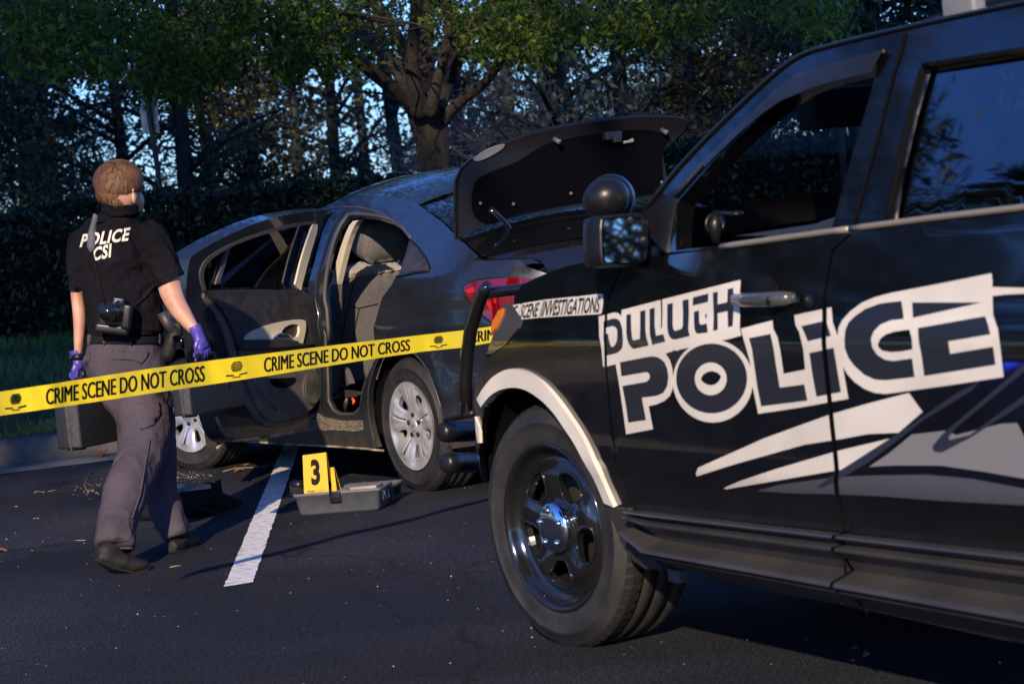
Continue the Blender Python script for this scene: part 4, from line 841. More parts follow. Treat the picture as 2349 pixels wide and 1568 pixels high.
upper = dsheet('door_trim_upper', 'S2', ((272, 612), (500, 606), (735, 600), (790, 605), (815, 660), (838, 780), (850, 884), (700, 896), (462, 912), (442, 900), (402, 780), (335, 680)), YD+0.030, M['trim_black'], 0.03)
dsheet('metal_flange', 'S2', ((270, 618), (290, 640), (350, 700), (400, 790), (440, 905), (470, 1060), (520, 1170), (575, 1260), (650, 1296), (770, 1270), (790, 1285), (700, 1318), (600, 1318), (540, 1275), (480, 1180), (435, 1060), (405, 910), (370, 800), (325, 712), (270, 650)), YD+0.010, M['trim_grey'], 0.012)
dsheet('armrest_accent', 'S2', ((463, 862), (470, 838), (520, 805), (640, 770), (745, 754), (776, 764), (780, 800), (762, 884), (735, 884), (716, 862)), YD+0.044, M['cream'], 0.015, hole=((643, 852), (658, 802), (700, 780), (740, 784), (747, 820), (730, 856)))
dsheet('handle_cup', 'S2', ((643, 852), (658, 802), (700, 780), (740, 784), (747, 820), (730, 856)), YD+0.028, M['black_satin'], 0.01)
mb = MB(); hp = [FD.onY('S2', x, y, YD+0.055) for x, y in ((645, 850), (680, 832), (722, 840), (735, 846))]; mb.tube([MD @ p for p in hp], [0.006, 0.010, 0.009, 0.005], 8); mb.build('inner_handle', M['chrome'], door)
dsheet('armrest', 'S2', ((462, 864), (716, 864), (735, 886), (848, 884), (700, 898), (458, 914)), YD+0.060, M['trim_black'], 0.04)
lower = dsheet('door_trim_lower', 'S2', ((460, 916), (700, 898), (852, 886), (868, 1000), (874, 1110), (858, 1190), (790, 1250), (690, 1285), (610, 1288), (560, 1250), (510, 1160), (480, 1050)), YD+0.026, M['trim_grey'], 0.03)
dsheet('door_pocket', 'S2', ((598, 1064), (735, 1058), (738, 1078), (705, 1108), (650, 1115), (612, 1095)), YD+0.029, M['void'], 0.003)
sp_ = [(820+47*cos(2*pi*k/28), 1113+88*sin(2*pi*k/28)) for k in range(28)]
dsheet('speaker_rim', 'S2', sp_, YD+0.036, M['seal'], 0.012, sm=0)
grille = vary(mat('speaker_mesh', (0.05, 0.05, 0.05), 0.6), (0.03, 0.03, 0.03), (0.08, 0.075, 0.07), 10, 2)
dsheet('speaker_mesh', 'S2', [(820+42*cos(2*pi*k/28), 1113+81*sin(2*pi*k/28)) for k in range(28)], YD+0.040, grille, 0.006, sm=0)
dsheet('door_bottom_dust', 'S2', ((432, 1378), (520, 1372), (700, 1342), (815, 1316), (822, 1332), (700, 1360), (520, 1388), (434, 1394)), YD+0.004, vary(mat('door_dust', (0.2, 0.16, 0.12), 0.7), (0.04, 0.04, 0.045), (0.36, 0.29, 0.2), 10, 6), 0.006)
for (ya, yb) in ((0.55, 0.60), (0.88, 0.93)):
    mb = MB(); mb.box((hx-0.03, -0.03, ya), (hx+0.05, 0.03, yb), bev=0.004); mb.build('door_hinge', M['rotor'], door)
# raised ribs pressed into the door inner (soft highlights)
for pts in (((344, 1262), (372, 1330), (398, 1362), (440, 1376)), ((520, 1062), (540, 1110), (590, 1180), (640, 1225))):
    mb = MB(); mb.tube([MD @ (FD.onY('S2', x, y, YD)+Vector((0, 0.026, 0))) if pts[0][0] > 500 else MD @ (FD.onY('S2', x, y, YD)+Vector((0, 0.002, 0))) for x, y in pts], 0.008, 8); mb.build('pressed_rib', M['trim_grey'], door)
# ---- front door, also open
A2 = radians(31); h2 = FC.w(2.08, 0.01, 0); FF = Frame(h2.x, h2.y, FC.ang+pi-A2); MF = FC.mat().inverted() @ FF.mat()
fo = [(0.0, 0.27), (1.00, 0.25), (1.05, 0.45), (1.05, 0.9), (0.98, 0.99), (0.90, 1.28), (0.70, 1.315), (0.38, 1.18), (0.02, 0.99)]
fdo = sheet('front_door', smooth_poly(fo, 1, 60), [[(0.12, 1.0), (0.42, 1.15), (0.70, 1.27), (0.87, 1.25), (0.93, 1.0)]], lambda x, z: MF @ Vector((x, 0.04+0.18*max(0, z-1.02), z)), M['sedan_paint'], car_, step=0.06, bstep=0.03, thick=0.055, two=True, flip=True)
sheet('door_trim', [(0.08, 0.33), (0.98, 0.31), (1.02, 0.5), (1.03, 0.88), (0.98, 0.98), (0.06, 0.97)], [], lambda x, z: MF @ Vector((x, 0.06, z)), M['trim_black'], fdo, step=0.1, thick=0.02, flip=True)
mb = MB(); mb.tube([MF @ Vector((-0.0, 0.045, 0.262)), MF @ Vector((1.02, 0.045, 0.242))], 0.008, 6); mb.build('door_bottom_dust', vary(mat('door_dust_b', (0.3, 0.24, 0.17), 0.7), (0.06, 0.05, 0.04), (0.4, 0.32, 0.22), 10, 6), fdo)
# ---- wheels with five double-spoke covers
def sedan_wheel(cx, cy, steer=0.0, near=True, phase=0.0):
    Mx = Matrix.Translation((cx, cy, 0.316)) @ Matrix.Rotation(steer, 4, 'Z') @ (Matrix.Identity(4) if near else Matrix.Rotation(pi, 4, 'Z'))
    t = tyre('wheel', 0.329, 0.215, 0.212, Mx, car_)
    mb = MB(); mb.lathe([(0.220, -0.004), (0.222, 0.006), (0.216, 0.010), (0.208, 0.006), (0.2, -0.03), (0.195, -0.16)], 72, Mx); mb.build('rim', M['rotor'], t)
    def fd(u, v):
        r = math.hypot(u, v); a = atan2(v, u)
        k5 = (a-radians(124)-phase)/(2*pi/5); fr = abs(k5-round(k5))*2       # 0 at windows, 1 at slits
        h = 0.004 - 0.030*sstep(0.03, 0.20, 0.21-r)*1.0 + 0.012*sstep(0.07, 0.03, r)
        h -= 0.014*sstep(0.50, 0.15, fr)*sstep(0.07, 0.12, r)*sstep(0.213, 0.18, r)
        h += 0.006*sstep(0.6, 0.85, fr)*sstep(0.07, 0.12, r)*sstep(0.2, 0.17, r) - 0.007*sstep(0.93, 1.0, fr)*sstep(0.06, 0.09, r)*sstep(0.2, 0.17, r)
        return Mx @ Vector((u, h+0.006, v))
    holes = []
    for k in range(5):
        a0 = radians(124)+phase+k*2*pi/5
        hp = [(r*cos(a0+radians(d)), r*sin(a0+radians(d))) for r, d in ((0.088, 0), (0.105, -9), (0.135, -12), (0.165, -11), (0.170, 0), (0.165, 8), (0.135, 9), (0.105, 8))]
        holes.append(smooth_poly(hp, 1, 90))
        a1 = a0+radians(36)
        holes.append([(r*cos(a1+radians(d)), r*sin(a1+radians(d))) for r, d in ((0.082, -1.6), (0.12, -1.3), (0.175, -0.3), (0.19, 1.6), (0.186, 2.6), (0.14, 1.2), (0.10, 1.2), (0.082, 1.6))])
    sheet('wheel_cover', [(0.214*cos(2*pi*k/72), 0.214*sin(2*pi*k/72)) for k in range(72)], holes, fd, M['alloy'], t, step=0.012, thick=0.03, bstep=0.008, flip=True)
    mb = MB(); mb.lathe([(0.155, -0.075), (0.04, -0.075), (0.04, -0.02)], 40, Mx); mb.lathe([(0.2, -0.09), (0.01, -0.09)], 40, Mx); mb.build('brake_disc', M['rotor'], t)
    for k in range(5):
        a = radians(88)+phase+k*2*pi/5; mb = MB(); c = Mx @ Vector((0.052*cos(a), -0.010, 0.052*sin(a))); n = (Mx.to_3x3() @ Vector((0, 1, 0)))
        mb.tube([c, c+n*0.008, c+n*0.009], [0.011, 0.0105, 0.005], 14); mb.build('lug_nut', M['black_satin'], t)
    mb = MB(); c = Mx @ Vector((0, -0.012, 0)); n = (Mx.to_3x3() @ Vector((0, 1, 0))); mb.tube([c, c+n*0.007, c+n*0.010], [0.031, 0.030, 0.022], 28); cc = mb.build('centre_cap', M['alloy'], t)
    def em(x, z): return Mx @ Vector((x, -0.0005, z))
    mb = MB(); mb.add([em(-.017, -.003), em(-.006, -.003), em(-.006, -.006), em(.006, -.006), em(.006, -.003), em(.017, -.003), em(.017, .003), em(.006, .003), em(.006, .006), em(-.006, .006), em(-.006, .003), em(-.017, .003)], [tuple(range(12))], False)
    mb.build('gold_emblem', mat('gold_emblem', (0.7, 0.45, 0.1), 0.3, 0.8), cc)
sedan_wheel(0, -0.005); sedan_wheel(2.685, -0.01, 0.33, phase=0.95); sedan_wheel(0, 2*YQ, 0, False); sedan_wheel(2.685, 2*YQ, -0.3, False)
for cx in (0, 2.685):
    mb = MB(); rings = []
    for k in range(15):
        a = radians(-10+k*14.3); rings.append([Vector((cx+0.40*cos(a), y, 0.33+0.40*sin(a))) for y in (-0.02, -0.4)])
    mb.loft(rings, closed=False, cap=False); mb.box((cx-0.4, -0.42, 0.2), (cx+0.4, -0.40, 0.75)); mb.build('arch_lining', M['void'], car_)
# ================================================================== SETTING
CD = Vector((0.954, 0.299, 0)).normalized(); CN = Vector((-CD.y, CD.x, 0)); CO = Vector((-3.22, 14.86, 0))     # kerb line
def asphalt():
    m = mat('asphalt', (0.03, 0.03, 0.032), 0.8); b = m.node_tree.nodes['Principled BSDF']; tc = nd(m, 'ShaderNodeTexCoord')
    n = nd(m, 'ShaderNodeTexNoise', Scale=0.7, Detail=9.0, Roughness=0.65); lk(m, tc.outputs['Object'], n.inputs['Vector'])
    r = nd(m, 'ShaderNodeValToRGB'); r.color_ramp.elements[0].position = 0.3; r.color_ramp.elements[1].position = 0.72
    r.color_ramp.elements[0].color = (0.007, 0.009, 0.014, 1); r.color_ramp.elements[1].color = (0.017, 0.018, 0.023, 1); lk(m, n.outputs['Fac'], r.inputs[0])
    ng = nd(m, 'ShaderNodeTexNoise', Scale=140.0, Detail=2.0); lk(m, tc.outputs['Object'], ng.inputs['Vector'])
    rg = nd(m, 'ShaderNodeValToRGB'); rg.color_ramp.elements[0].position = 0.42; rg.color_ramp.elements[1].position = 0.75
    rg.color_ramp.elements[0].color = (0.40, 0.40, 0.42, 1); rg.color_ramp.elements[1].color = (3.4, 3.2, 3.0, 1); lk(m, ng.outputs['Fac'], rg.inputs[0])
    mx = nd(m, 'ShaderNodeMix'); mx.data_type = 'RGBA'; mx.blend_type = 'MULTIPLY'; mx.inputs[0].default_value = 1.0; lk(m, r.outputs[0], mx.inputs[6]); lk(m, rg.outputs[0], mx.inputs[7])
    n7 = nd(m, 'ShaderNodeTexNoise', Scale=55.0, Detail=3.0, Roughness=0.7); lk(m, tc.outputs['Object'], n7.inputs['Vector'])
    r7 = nd(m, 'ShaderNodeMapRange'); r7.inputs['From Min'].default_value = 0.35; r7.inputs['From Max'].default_value = 0.7; r7.inputs['To Min'].default_value = 0.55; r7.inputs['To Max'].default_value = 2.1; lk(m, n7.outputs['Fac'], r7.inputs[0])
    n8 = nd(m, 'ShaderNodeTexNoise', Scale=0.35, Detail=4.0, Roughness=0.55, Distortion=0.8); lk(m, tc.outputs['Object'], n8.inputs['Vector'])
    r8 = nd(m, 'ShaderNodeMapRange'); r8.inputs['From Min'].default_value = 0.35; r8.inputs['From Max'].default_value = 0.65; r8.inputs['To Min'].default_value = 0.65; r8.inputs['To Max'].default_value = 1.35; lk(m, n8.outputs['Fac'], r8.inputs[0])
    p7 = nd(m, 'ShaderNodeMath', operation='MULTIPLY'); lk(m, r7.outputs[0], p7.inputs[0]); lk(m, r8.outputs[0], p7.inputs[1])
    mx0 = mx; mx = nd(m, 'ShaderNodeMix'); mx.data_type = 'RGBA'; mx.blend_type = 'MULTIPLY'; mx.inputs[0].default_value = 1.0; lk(m, mx0.outputs[2], mx.inputs[6]); lk(m, p7.outputs[0], mx.inputs[7])
    # pale stone chips
    v = nd(m, 'ShaderNodeTexVoronoi', Scale=26.0); lk(m, tc.outputs['Object'], v.inputs['Vector'])
    sx_ = nd(m, 'ShaderNodeSeparateColor'); lk(m, v.outputs['Color'], sx_.inputs[0])
    a = nd(m, 'ShaderNodeMath', operation='GREATER_THAN'); a.inputs[1].default_value = 0.93; lk(m, sx_.outputs[0], a.inputs[0])
    c = nd(m, 'ShaderNodeMath', operation='LESS_THAN'); c.inputs[1].default_value = 0.11; lk(m, v.outputs['Distance'], c.inputs[0])
    d = nd(m, 'ShaderNodeMath', operation='MULTIPLY'); lk(m, a.outputs[0], d.inputs[0]); lk(m, c.outputs[0], d.inputs[1])
    m2 = nd(m, 'ShaderNodeMix'); m2.data_type = 'RGBA'; lk(m, d.outputs[0], m2.inputs[0]); lk(m, mx.outputs[2], m2.inputs[6]); m2.inputs[7].default_value = (0.34, 0.31, 0.27, 1)
    # thin sealed cracks
    vc = nd(m, 'ShaderNodeTexVoronoi', Scale=0.45); vc.feature = 'DISTANCE_TO_EDGE'
    nw = nd(m, 'ShaderNodeTexNoise', Scale=2.5, Detail=5.0); lk(m, tc.outputs['Object'], nw.inputs['Vector'])
    ad = nd(m, 'ShaderNodeMix'); ad.data_type = 'VECTOR'; ad.inputs[0].default_value = 0.25; lk(m, tc.outputs['Object'], ad.inputs[4]); lk(m, nw.outputs['Color'], ad.inputs[5]); lk(m, ad.outputs[1], vc.inputs['Vector'])
    lc = nd(m, 'ShaderNodeMath', operation='LESS_THAN'); lc.inputs[1].default_value = 0.0035; lk(m, vc.outputs['Distance'], lc.inputs[0])
    m3 = nd(m, 'ShaderNodeMix'); m3.data_type = 'RGBA'; lk(m, lc.outputs[0], m3.inputs[0]); lk(m, m2.outputs[2], m3.inputs[6]); m3.inputs[7].default_value = (0.012, 0.012, 0.013, 1)
    lk(m, m3.outputs[2], b.inputs['Base Color'])
    bp = nd(m, 'ShaderNodeBump', Strength=0.8, Distance=0.003); lk(m, ng.outputs['Fac'], bp.inputs['Height'])
    bp2 = nd(m, 'ShaderNodeBump', Strength=0.5, Distance=0.004); n5 = nd(m, 'ShaderNodeTexNoise', Scale=40.0, Detail=3.0); lk(m, tc.outputs['Object'], n5.inputs['Vector']); lk(m, n5.outputs['Fac'], bp2.inputs['Height']); lk(m, bp.outputs[0], bp2.inputs['Normal'])
    lk(m, bp2.outputs[0], b.inputs['Normal']); b.inputs['Specular IOR Level'].default_value = 0.15
    return m
mb = MB(); n = 40
vs = [Vector((-260+520*i/n, -160+560*j/n, 0)) for j in range(n+1) for i in range(n+1)]
mb.add(vs, [(j*(n+1)+i, j*(n+1)+i+1, (j+1)*(n+1)+i+1, (j+1)*(n+1)+i) for j in range(n) for i in range(n)], False)
tag(mb.build('asphalt', asphalt()), kind='structure')
# parking line (paint laid on the asphalt), ragged at its edges
LL = [px('LN', x, y) for x, y in ((690, 68), (640, 210), (560, 370), (490, 540), (400, 720), (330, 900), (260, 1060), (190, 1240), (110, 1445))]
a0 = at_z('LN', 110, 1445); a1 = at_z('LN', 390, 1400); b0 = at_z('LN', 690, 68); b1 = at_z('LN', 845, 75)
lm = mat('line_paint', (0.5, 0.5, 0.48), 0.7); b_ = lm.node_tree.nodes['Principled BSDF']
vary(lm, (0.30, 0.30, 0.29), (0.66, 0.65, 0.62), 22, 9, bump=0.004, bscale=120, stops=(0.3, 0.5))
V = []; F_ = []; K = 160
rnd = random.Random(3)
for k in range(K+1):
    t = -0.0+k/K*1.12; L_ = a0.lerp(b0, t); R_ = a1.lerp(b1, t)
    j1 = 0.006*(rnd.random()-.5); j2 = 0.006*(rnd.random()-.5)
    V += [Vector((L_.x+j1, L_.y, 0.004)), Vector((R_.x+j2, R_.y, 0.004))]
    if k: F_.append((2*k-2, 2*k-1, 2*k+1, 2*k))
mb = MB(); mb.add(V, F_, False); tag(mb.build('parking_line', lm), kind='structure')
# a second bay line seen nowhere else is left out; kerb and gutter
conc = vary(mat('concrete', (0.2, 0.18, 0.16), 0.85), (0.04, 0.037, 0.034), (0.10, 0.088, 0.08), 6, 10, bump=0.003, bscale=180)
def extr(name, prof, mt, kind='structure', s0=-30, s1=30, n=60):
    mb = MB(); rings = []
    for i in range(n+1):
        s = s0+(s1-s0)*i/n; rings.append([CO+CD*s+CN*p[0]+Vector((0, 0, p[1])) for p in prof])
    mb.loft(rings, closed=False, cap=False); return tag(mb.build(name, mt), kind=kind)
extr('gutter', [(0.0, 0.004), (0.0, 0.005), (0.50, -0.0+0.012), (0.52, 0.02)], vary(mat('gutter_concrete', (0.15, 0.15, 0.15), 0.85), (0.05, 0.05, 0.05), (0.12, 0.115, 0.11), 3, 10, bump=0.002, bscale=150))
extr('kerb', [(0.50, 0.0), (0.515, 0.10), (0.53, 0.15), (0.56, 0.165), (0.68, 0.17), (0.70, 0.12)], conc)
def bankz(d): return 0.15+0.52*sstep(0.0, 2.3, d)+0.0*d
dirt = vary(mat('bank_soil', (0.035, 0.04, 0.018), 0.95), (0.02, 0.028, 0.01), (0.05, 0.045, 0.025), 5, 8, bump=0.01, bscale=40)
extr('lawn_bank', [(0.685+d, bankz(d)) for d in (0, .1, .3, .6, 1.0, 1.5, 2.0, 2.5, 3.0, 6, 12, 30)]+[(300, 0.67)], dirt, s0=-200, s1=200, n=80)
# grass blades
grs = mat('grass_blades', (0.05, 0.10, 0.02), 0.55); vary(grs, (0.028, 0.07, 0.01), (0.10, 0.16, 0.03), 3.0, 3)
V = []; F_ = []
for i in range(26000):
    s = rnd.uniform(-1.8, 2.6); d = rnd.uniform(0.02, 2.6)**1.0; p = CO+CD*s+CN*(0.70+d); z = bankz(d)
    h = rnd.uniform(0.03, 0.10)*(0.6+0.8*noise.noise(Vector((p.x*1.5, p.y*1.5, 0)))+0.3); a = rnd.uniform(0, 2*pi); wv = Vector((cos(a), sin(a), 0))*0.0028; ln = Vector((rnd.gauss(0, .4), rnd.gauss(0, .4), 0))*h
    k = len(V); V += [p+Vector((0, 0, z))-wv, p+Vector((0, 0, z))+wv, p+ln*0.4+wv*.7+Vector((0, 0, z+h*0.6)), p+ln*0.4-wv*.7+Vector((0, 0, z+h*0.6)), p+ln+Vector((0, 0, z+h))]
    F_ += [(k, k+1, k+2, k+3), (k+3, k+2, k+4)]
mb = MB(); mb.v = V; mb.f = F_; mb.m = [0]*len(F_); mb.sm = [False]*len(F_); tag(mb.build('grass', grs), kind='stuff')

# ------------------------------------------------------------------ leaves
def leafmat(name, c1, c2, rough=0.5, trans=0.35, scale=1.2, spec=0.3):
    m = mat(name, c1, rough); b = m.node_tree.nodes['Principled BSDF']; b.inputs['Specular IOR Level'].default_value = spec
    t = m.node_tree; g = nd(m, 'ShaderNodeNewGeometry'); 
    r = nd(m, 'ShaderNodeValToRGB'); r.color_ramp.elements[0].color = (*c1, 1); r.color_ramp.elements[1].color = (*c2, 1)
    lk(m, g.outputs['Random Per Island'], r.inputs[0]); lk(m, r.outputs[0], b.inputs['Base Color'])
    tr = nd(m, 'ShaderNodeBsdfTranslucent'); lk(m, r.outputs[0], tr.inputs[0]); mx = nd(m, 'ShaderNodeMixShader'); mx.inputs[0].default_value = trans
    o = [n for n in t.nodes if n.type == 'OUTPUT_MATERIAL'][0]; lk(m, b.outputs[0], mx.inputs[1]); lk(m, tr.outputs[0], mx.inputs[2]); lk(m, mx.outputs[0], o.inputs[0])
    return m
def leaves_np(C, size, rg, aspect=0.45, updir=0.0, bend=True):
    """two-triangle pointed leaves at the points C (numpy n x 3)"""
    n = len(C); a = rg.normal(size=(n, 3)); a[:, 2] -= updir; a /= np.linalg.norm(a, axis=1)[:, None]
    b = rg.normal(size=(n, 3)); b -= a*(a*b).sum(1)[:, None]; b /= np.linalg.norm(b, axis=1)[:, None]
    s = (size*(0.6+0.8*rg.random(n)))[:, None]
    v = np.stack([C, C+a*s*0.5+b*s*aspect*0.5, C+a*s, C+a*s*0.5-b*s*aspect*0.5], 1).reshape(-1, 3)
    f = np.arange(4*n).reshape(-1, 4); return v, f
def np_obj(name, v, f, m, parent=None, M_=None):
    me = bpy.data.meshes.new(name); me.vertices.add(len(v)); me.vertices.foreach_set('co', v.astype(np.float32).ravel())
    me.loops.add(f.size); me.loops.foreach_set('vertex_index', f.ravel().astype(np.int32)); k = f.shape[1]
    me.polygons.add(len(f)); me.polygons.foreach_set('loop_start', np.arange(0, f.size, k, dtype=np.int32)); me.update(calc_edges=True)
    return mkobj(name, me, m, parent)
RG = np.random.default_rng(5)
# ------------------------------------------------------------------ hedge
hl_dark = leafmat('hedge_leaf', (0.006, 0.013, 0.005), (0.020, 0.034, 0.012), 0.4, 0.12, spec=0.35)
hedge = empty('hedge', 'long clipped dark green hedge on the grass bank behind the sedan', 'hedge', (0, 18.4, 0.6))
def hedge_pts(n):
    x = RG.uniform(-5.6, 7.5, n); w_ = RG.random(n); top = np.where(x > -99, 1.0, 1.0)
    H = 1.655-0.004*x+0.03*np.sin(x*1.7)+0.02*np.sin(x*4.1+1)
    u = RG.random(n); front = u < 0.62
    y = np.where(front, 18.02+0.07*np.sin(x*2.3)+0.05*np.sin(x*5+H), 18.0+RG.random(n)*1.2); z = np.where(front, 0.55+RG.random(n)*1.08, H)
    z = np.minimum(z, H); y = y+np.abs(RG.normal(size=n))*0.07; z = z-np.abs(RG.normal(size=n))*0.04+RG.normal(size=n)*0.02+(RG.random(n) < .04)*RG.random(n)*0.05
    low = (z < 0.75) & (RG.random(n) < 0.4); z = np.where(low, z+0.3, z)
    y += 0.12*sstep_np(1.45, 1.66, z)*front
    return np.stack([x, y, z], 1)
def sstep_np(a, b, t): t = np.clip((t-a)/(b-a), 0, 1); return t*t*(3-2*t)
v, f = leaves_np(hedge_pts(85000), 0.055, RG, 0.48); v -= np.array([0, 18.4, 0.6])
np_obj('hedge_foliage', v, f, hl_dark, hedge)
mb = MB(); mb.box((-5.6, -0.12, 0.02), (7.5, 0.70, 0.90)); mb.build('hedge_core', mat('hedge_twigs', (0.008, 0.009, 0.005), 1.0), hedge)
# ------------------------------------------------------------------ near tree
bark = mat('bark', (0.055, 0.042, 0.032), 0.9); vary(bark, (0.009, 0.0075, 0.0065), (0.030, 0.022, 0.017), 3, 8, bump=0.03, bscale=10, stretch=(4, 4, 1))
TY = 20.5
tb = at_y('D', 997, 420, TY); tree = empty('shade_tree', 'broad leafy tree with many rising limbs behind the hedge, above the sedan', 'tree', (tb.x, TY, 0.67))
def TP(c, x, y, dy=0.0): return at_y(c, x, y, TY+dy)-Vector((tb.x, TY, 0.67))
def limb(name, c, pts, dy0=0, dy1=0, par=None, n=10):
    P = []; R_ = []
    for i, (x, y, r) in enumerate(pts):
        t = i/(len(pts)-1); P.append(TP(c, x, y, dy0+(dy1-dy0)*t)); R_.append(r*CRP[c][2]*0.573486*(TY+dy0+(dy1-dy0)*t)/CF)
    Q = []; S_ = []
    for i in range(len(P)-1):
        for k in range(3):
            t = k/3; p0 = P[max(i-1, 0)]; p1 = P[i]; p2 = P[i+1]; p3 = P[min(i+2, len(P)-1)]
            Q.append(0.5*((2*p1)+(p2-p0)*t+(2*p0-5*p1+4*p2-p3)*t*t+(3*p1-p0-3*p2+p3)*t**3)); S_.append((R_[i]*(1-t)+R_[i+1]*t)*(1+0.06*noise.noise(Q[-1]*6)))
    Q.append(P[-1]); S_.append(R_[-1]); mb = MB(); mb.tube(Q, S_, n); return mb.build(name, bark, par or tree)
lm_top = 1
trunk = limb('trunk', 'T1', ((2000, 1100, 95), (1995, 900, 84), (1990, 790, 78), (1988, 700, 76), (1978, 620, 80), (1965, 550, 90), (1958, 490, 96), (1950, 430, 80)), 0, 0, n=18)
limb('limb', 'T1', ((1925, 520, 55), (1870, 465, 34), (1790, 400, 30), (1700, 325, 30), (1600, 230, 30), (1500, 135, 30), (1420, 50, 28), (1340, -60, 25), (1200, -200, 18)), 0, -1.6)
limb('limb', 'T1', ((1925, 480, 55), (1870, 400, 36), (1800, 290, 30), (1720, 200, 28), (1610, 110, 26), (1510, 30, 25), (1400, -80, 22)), 0.1, 1.2)
limb('limb', 'T1', ((1935, 470, 45), (1885, 330, 30), (1850, 220, 28), (1790, 110, 26), (1720, 0, 24), (1640, -120, 20)), 0.2, 2.0)
limb('limb', 'T1', ((1930, 520, 50), (1905, 420, 36), (1890, 300, 32), (1900, 150, 30), (1910, 0, 28), (1900, -200, 22)), -0.2, -0.8)
limb('limb', 'T1', ((1970, 500, 60), (1965, 380, 40), (1955, 200, 36), (1965, 60, 34), (1985, -150, 28)), 0.3, 1.0)
limb('limb', 'T1', ((1975, 520, 40), (2000, 400, 26), (2040, 250, 24), (2060, 120, 22), (2040, 0, 20), (2020, -150, 16)), -0.3, -0.9)
limb('limb', 'T1', ((1990, 510, 60), (2040, 380, 42), (2090, 250, 36), (2170, 130, 32), (2260, 20, 28), (2380, -120, 22)), 0.1, 0.6)
limb('limb', 'T2', ((330, 640, 60), (400, 572, 30), (480, 505, 26), (575, 430, 25), (640, 340, 26), (690, 255, 28), (780, 150, 26), (880, 30, 24), (980, -90, 20)), 0, -1.4)
limb('limb', 'T2', ((395, 420, 30), (440, 300, 22), (510, 258, 18), (610, 245, 17), (730, 203, 17), (850, 168, 16), (950, 138, 16), (1100, 125, 14), (1240, 95, 13), (1400, 40, 11), (1600, 8, 8), (1800, -30, 6)), -0.1, -2.4)
for dx in range(7):
    x = (900, 1000, 1100, 1180, 1250, 1330, 1420)[dx]; limb('twig', 'T2', ((x, 120-dx*8, 6), (x+60, 160, 4), (x+130, 240+dx*6, 3), (x+170+10*dx, 330, 2)), -1.5, -1.8, n=5)
for k in range(16):
    x = 700+k*70; limb('twig', 'T1', ((1560-k*20, 190-k*12, 7), (x+160, 110, 5), (x+60, 150+30*sin(k*2.1), 4), (x-40, 190+60*sin(k*1.3+1), 2)), -0.8, -1.8-(k % 4)*.4, n=5)
# foliage: leafy sprays whose density follows the crown seen against the wood
blobs = []   # x, y, rx, ry (frame px), depth offset, share
for x, y, rx, ry, dy, wt in ((60, 40, 150, 60, -4.5, 8), (120, 120, 130, 45, -4.6, 4.5), (260, 60, 110, 60, -4, 6.5), (230, 150, 70, 25, -4.2, 1.6), (395, 185, 52, 26, -2.4, 4.5), (350, 175, 30, 30, -2.4, 1.8), (440, 165, 60, 26, -2.4, 3.4), (480, 120, 60, 30, -2.2, 3.2), (430, 200, 30, 12, -2.4, 1),
        (400, 90, 90, 40, -3, 4.5), (520, 60, 90, 45, -2.5, 4.5), (500, 160, 42, 12, -2.2, 1.2), (620, 30, 80, 30, -2, 3.5), (640, 120, 45, 26, -1.8, 2.2), (700, 95, 60, 30, -1.6, 2.8), (660, 160, 28, 14, -1.7, 1.0), (760, 140, 50, 22, -1.5, 2.0), (720, 40, 70, 30, -1.4, 2.5), (880, 120, 40, 26, 1.2, 1.4), (860, 40, 60, 40, 1.6, 2.0),
        (830, 90, 40, 40, 1.8, 1.6), (1010, 60, 40, 40, 1.2, 1.4), (1000, 30, 50, 20, -0.9, .8), (1100, 40, 60, 35, 0.8, 2.0), (1110, 105, 40, 14, -1.2, 1.2), (1160, 80, 45, 25, -1.3, 2), (1200, 120, 50, 20, -1.5, 2.2), (1250, 100, 50, 18, -1.7, 1.6), (1240, 60, 70, 25, -1.6, 2.2), (1200, 20, 90, 25, -1.2, 3), (1340, 40, 80, 28, -1.8, 2.4), (1330, 80, 60, 14, -2, 1.4),
        (1440, 60, 50, 30, -2, 1.6), (1480, 90, 34, 24, -2, 1.2), (1500, 30, 80, 26, -2, 2.2), (1560, 80, 34, 20, -2.1, .9), (1640, 20, 90, 18, -2.3, 2), (1770, 30, 60, 22, -2.4, 1.1), (1890, 60, 30, 40, -6.5, 1.3), (1870, 20, 60, 24, -6.4, 1.6),
        (300, -60, 400, 60, -3, 14), (900, -80, 400, 70, -0.5, 14), (1500, -70, 350, 60, -1.5, 10), (1000, -250, 700, 120, 0, 14), (950, -700, 900, 300, -1, 22), (950, -1300, 700, 300, 0, 16)): blobs.append((x, y, rx, ry, dy, wt))
tot = sum(b[-1] for b in blobs); CL = []
for x, y, rx, ry, dy, wt in blobs:
    n = int(4300*wt/tot)
    for _ in range(n):
        r = sqrt(RG.random()); a = RG.uniform(0, 2*pi); X = x+rx*r*cos(a)*1.15; Y = y+ry*r*sin(a)*1.15
        P = at_y('D', X, Y, TY+dy+RG.normal()*0.5)-Vector((tb.x, TY, 0.67)); CL.append(P)
CL = np.array([tuple(p) for p in CL]); k = 10
C = np.repeat(CL, k, 0)+RG.normal(size=(len(CL)*k, 3))*np.array([0.085, 0.10, 0.05])
v, f = leaves_np(C, 0.062, RG, 0.42, updir=0.5)
tl_mat = leafmat('tree_leaf', (0.018, 0.042, 0.008), (0.15, 0.22, 0.025), 0.45, 0.5)
np_obj('crown', v, f, tl_mat, tree)
C = RG.normal(size=(26000, 3)); C /= np.linalg.norm(C, axis=1)[:, None]; C *= (RG.random(26000)**0.4)[:, None]; C = C*np.array([6.0, 5.0, 3.2])+np.array([0.3, -0.5, 7.6])
v, f = leaves_np(C, 0.13, RG, 0.45, updir=0.5); np_obj('upper_crown', v, f, tl_mat, tree)
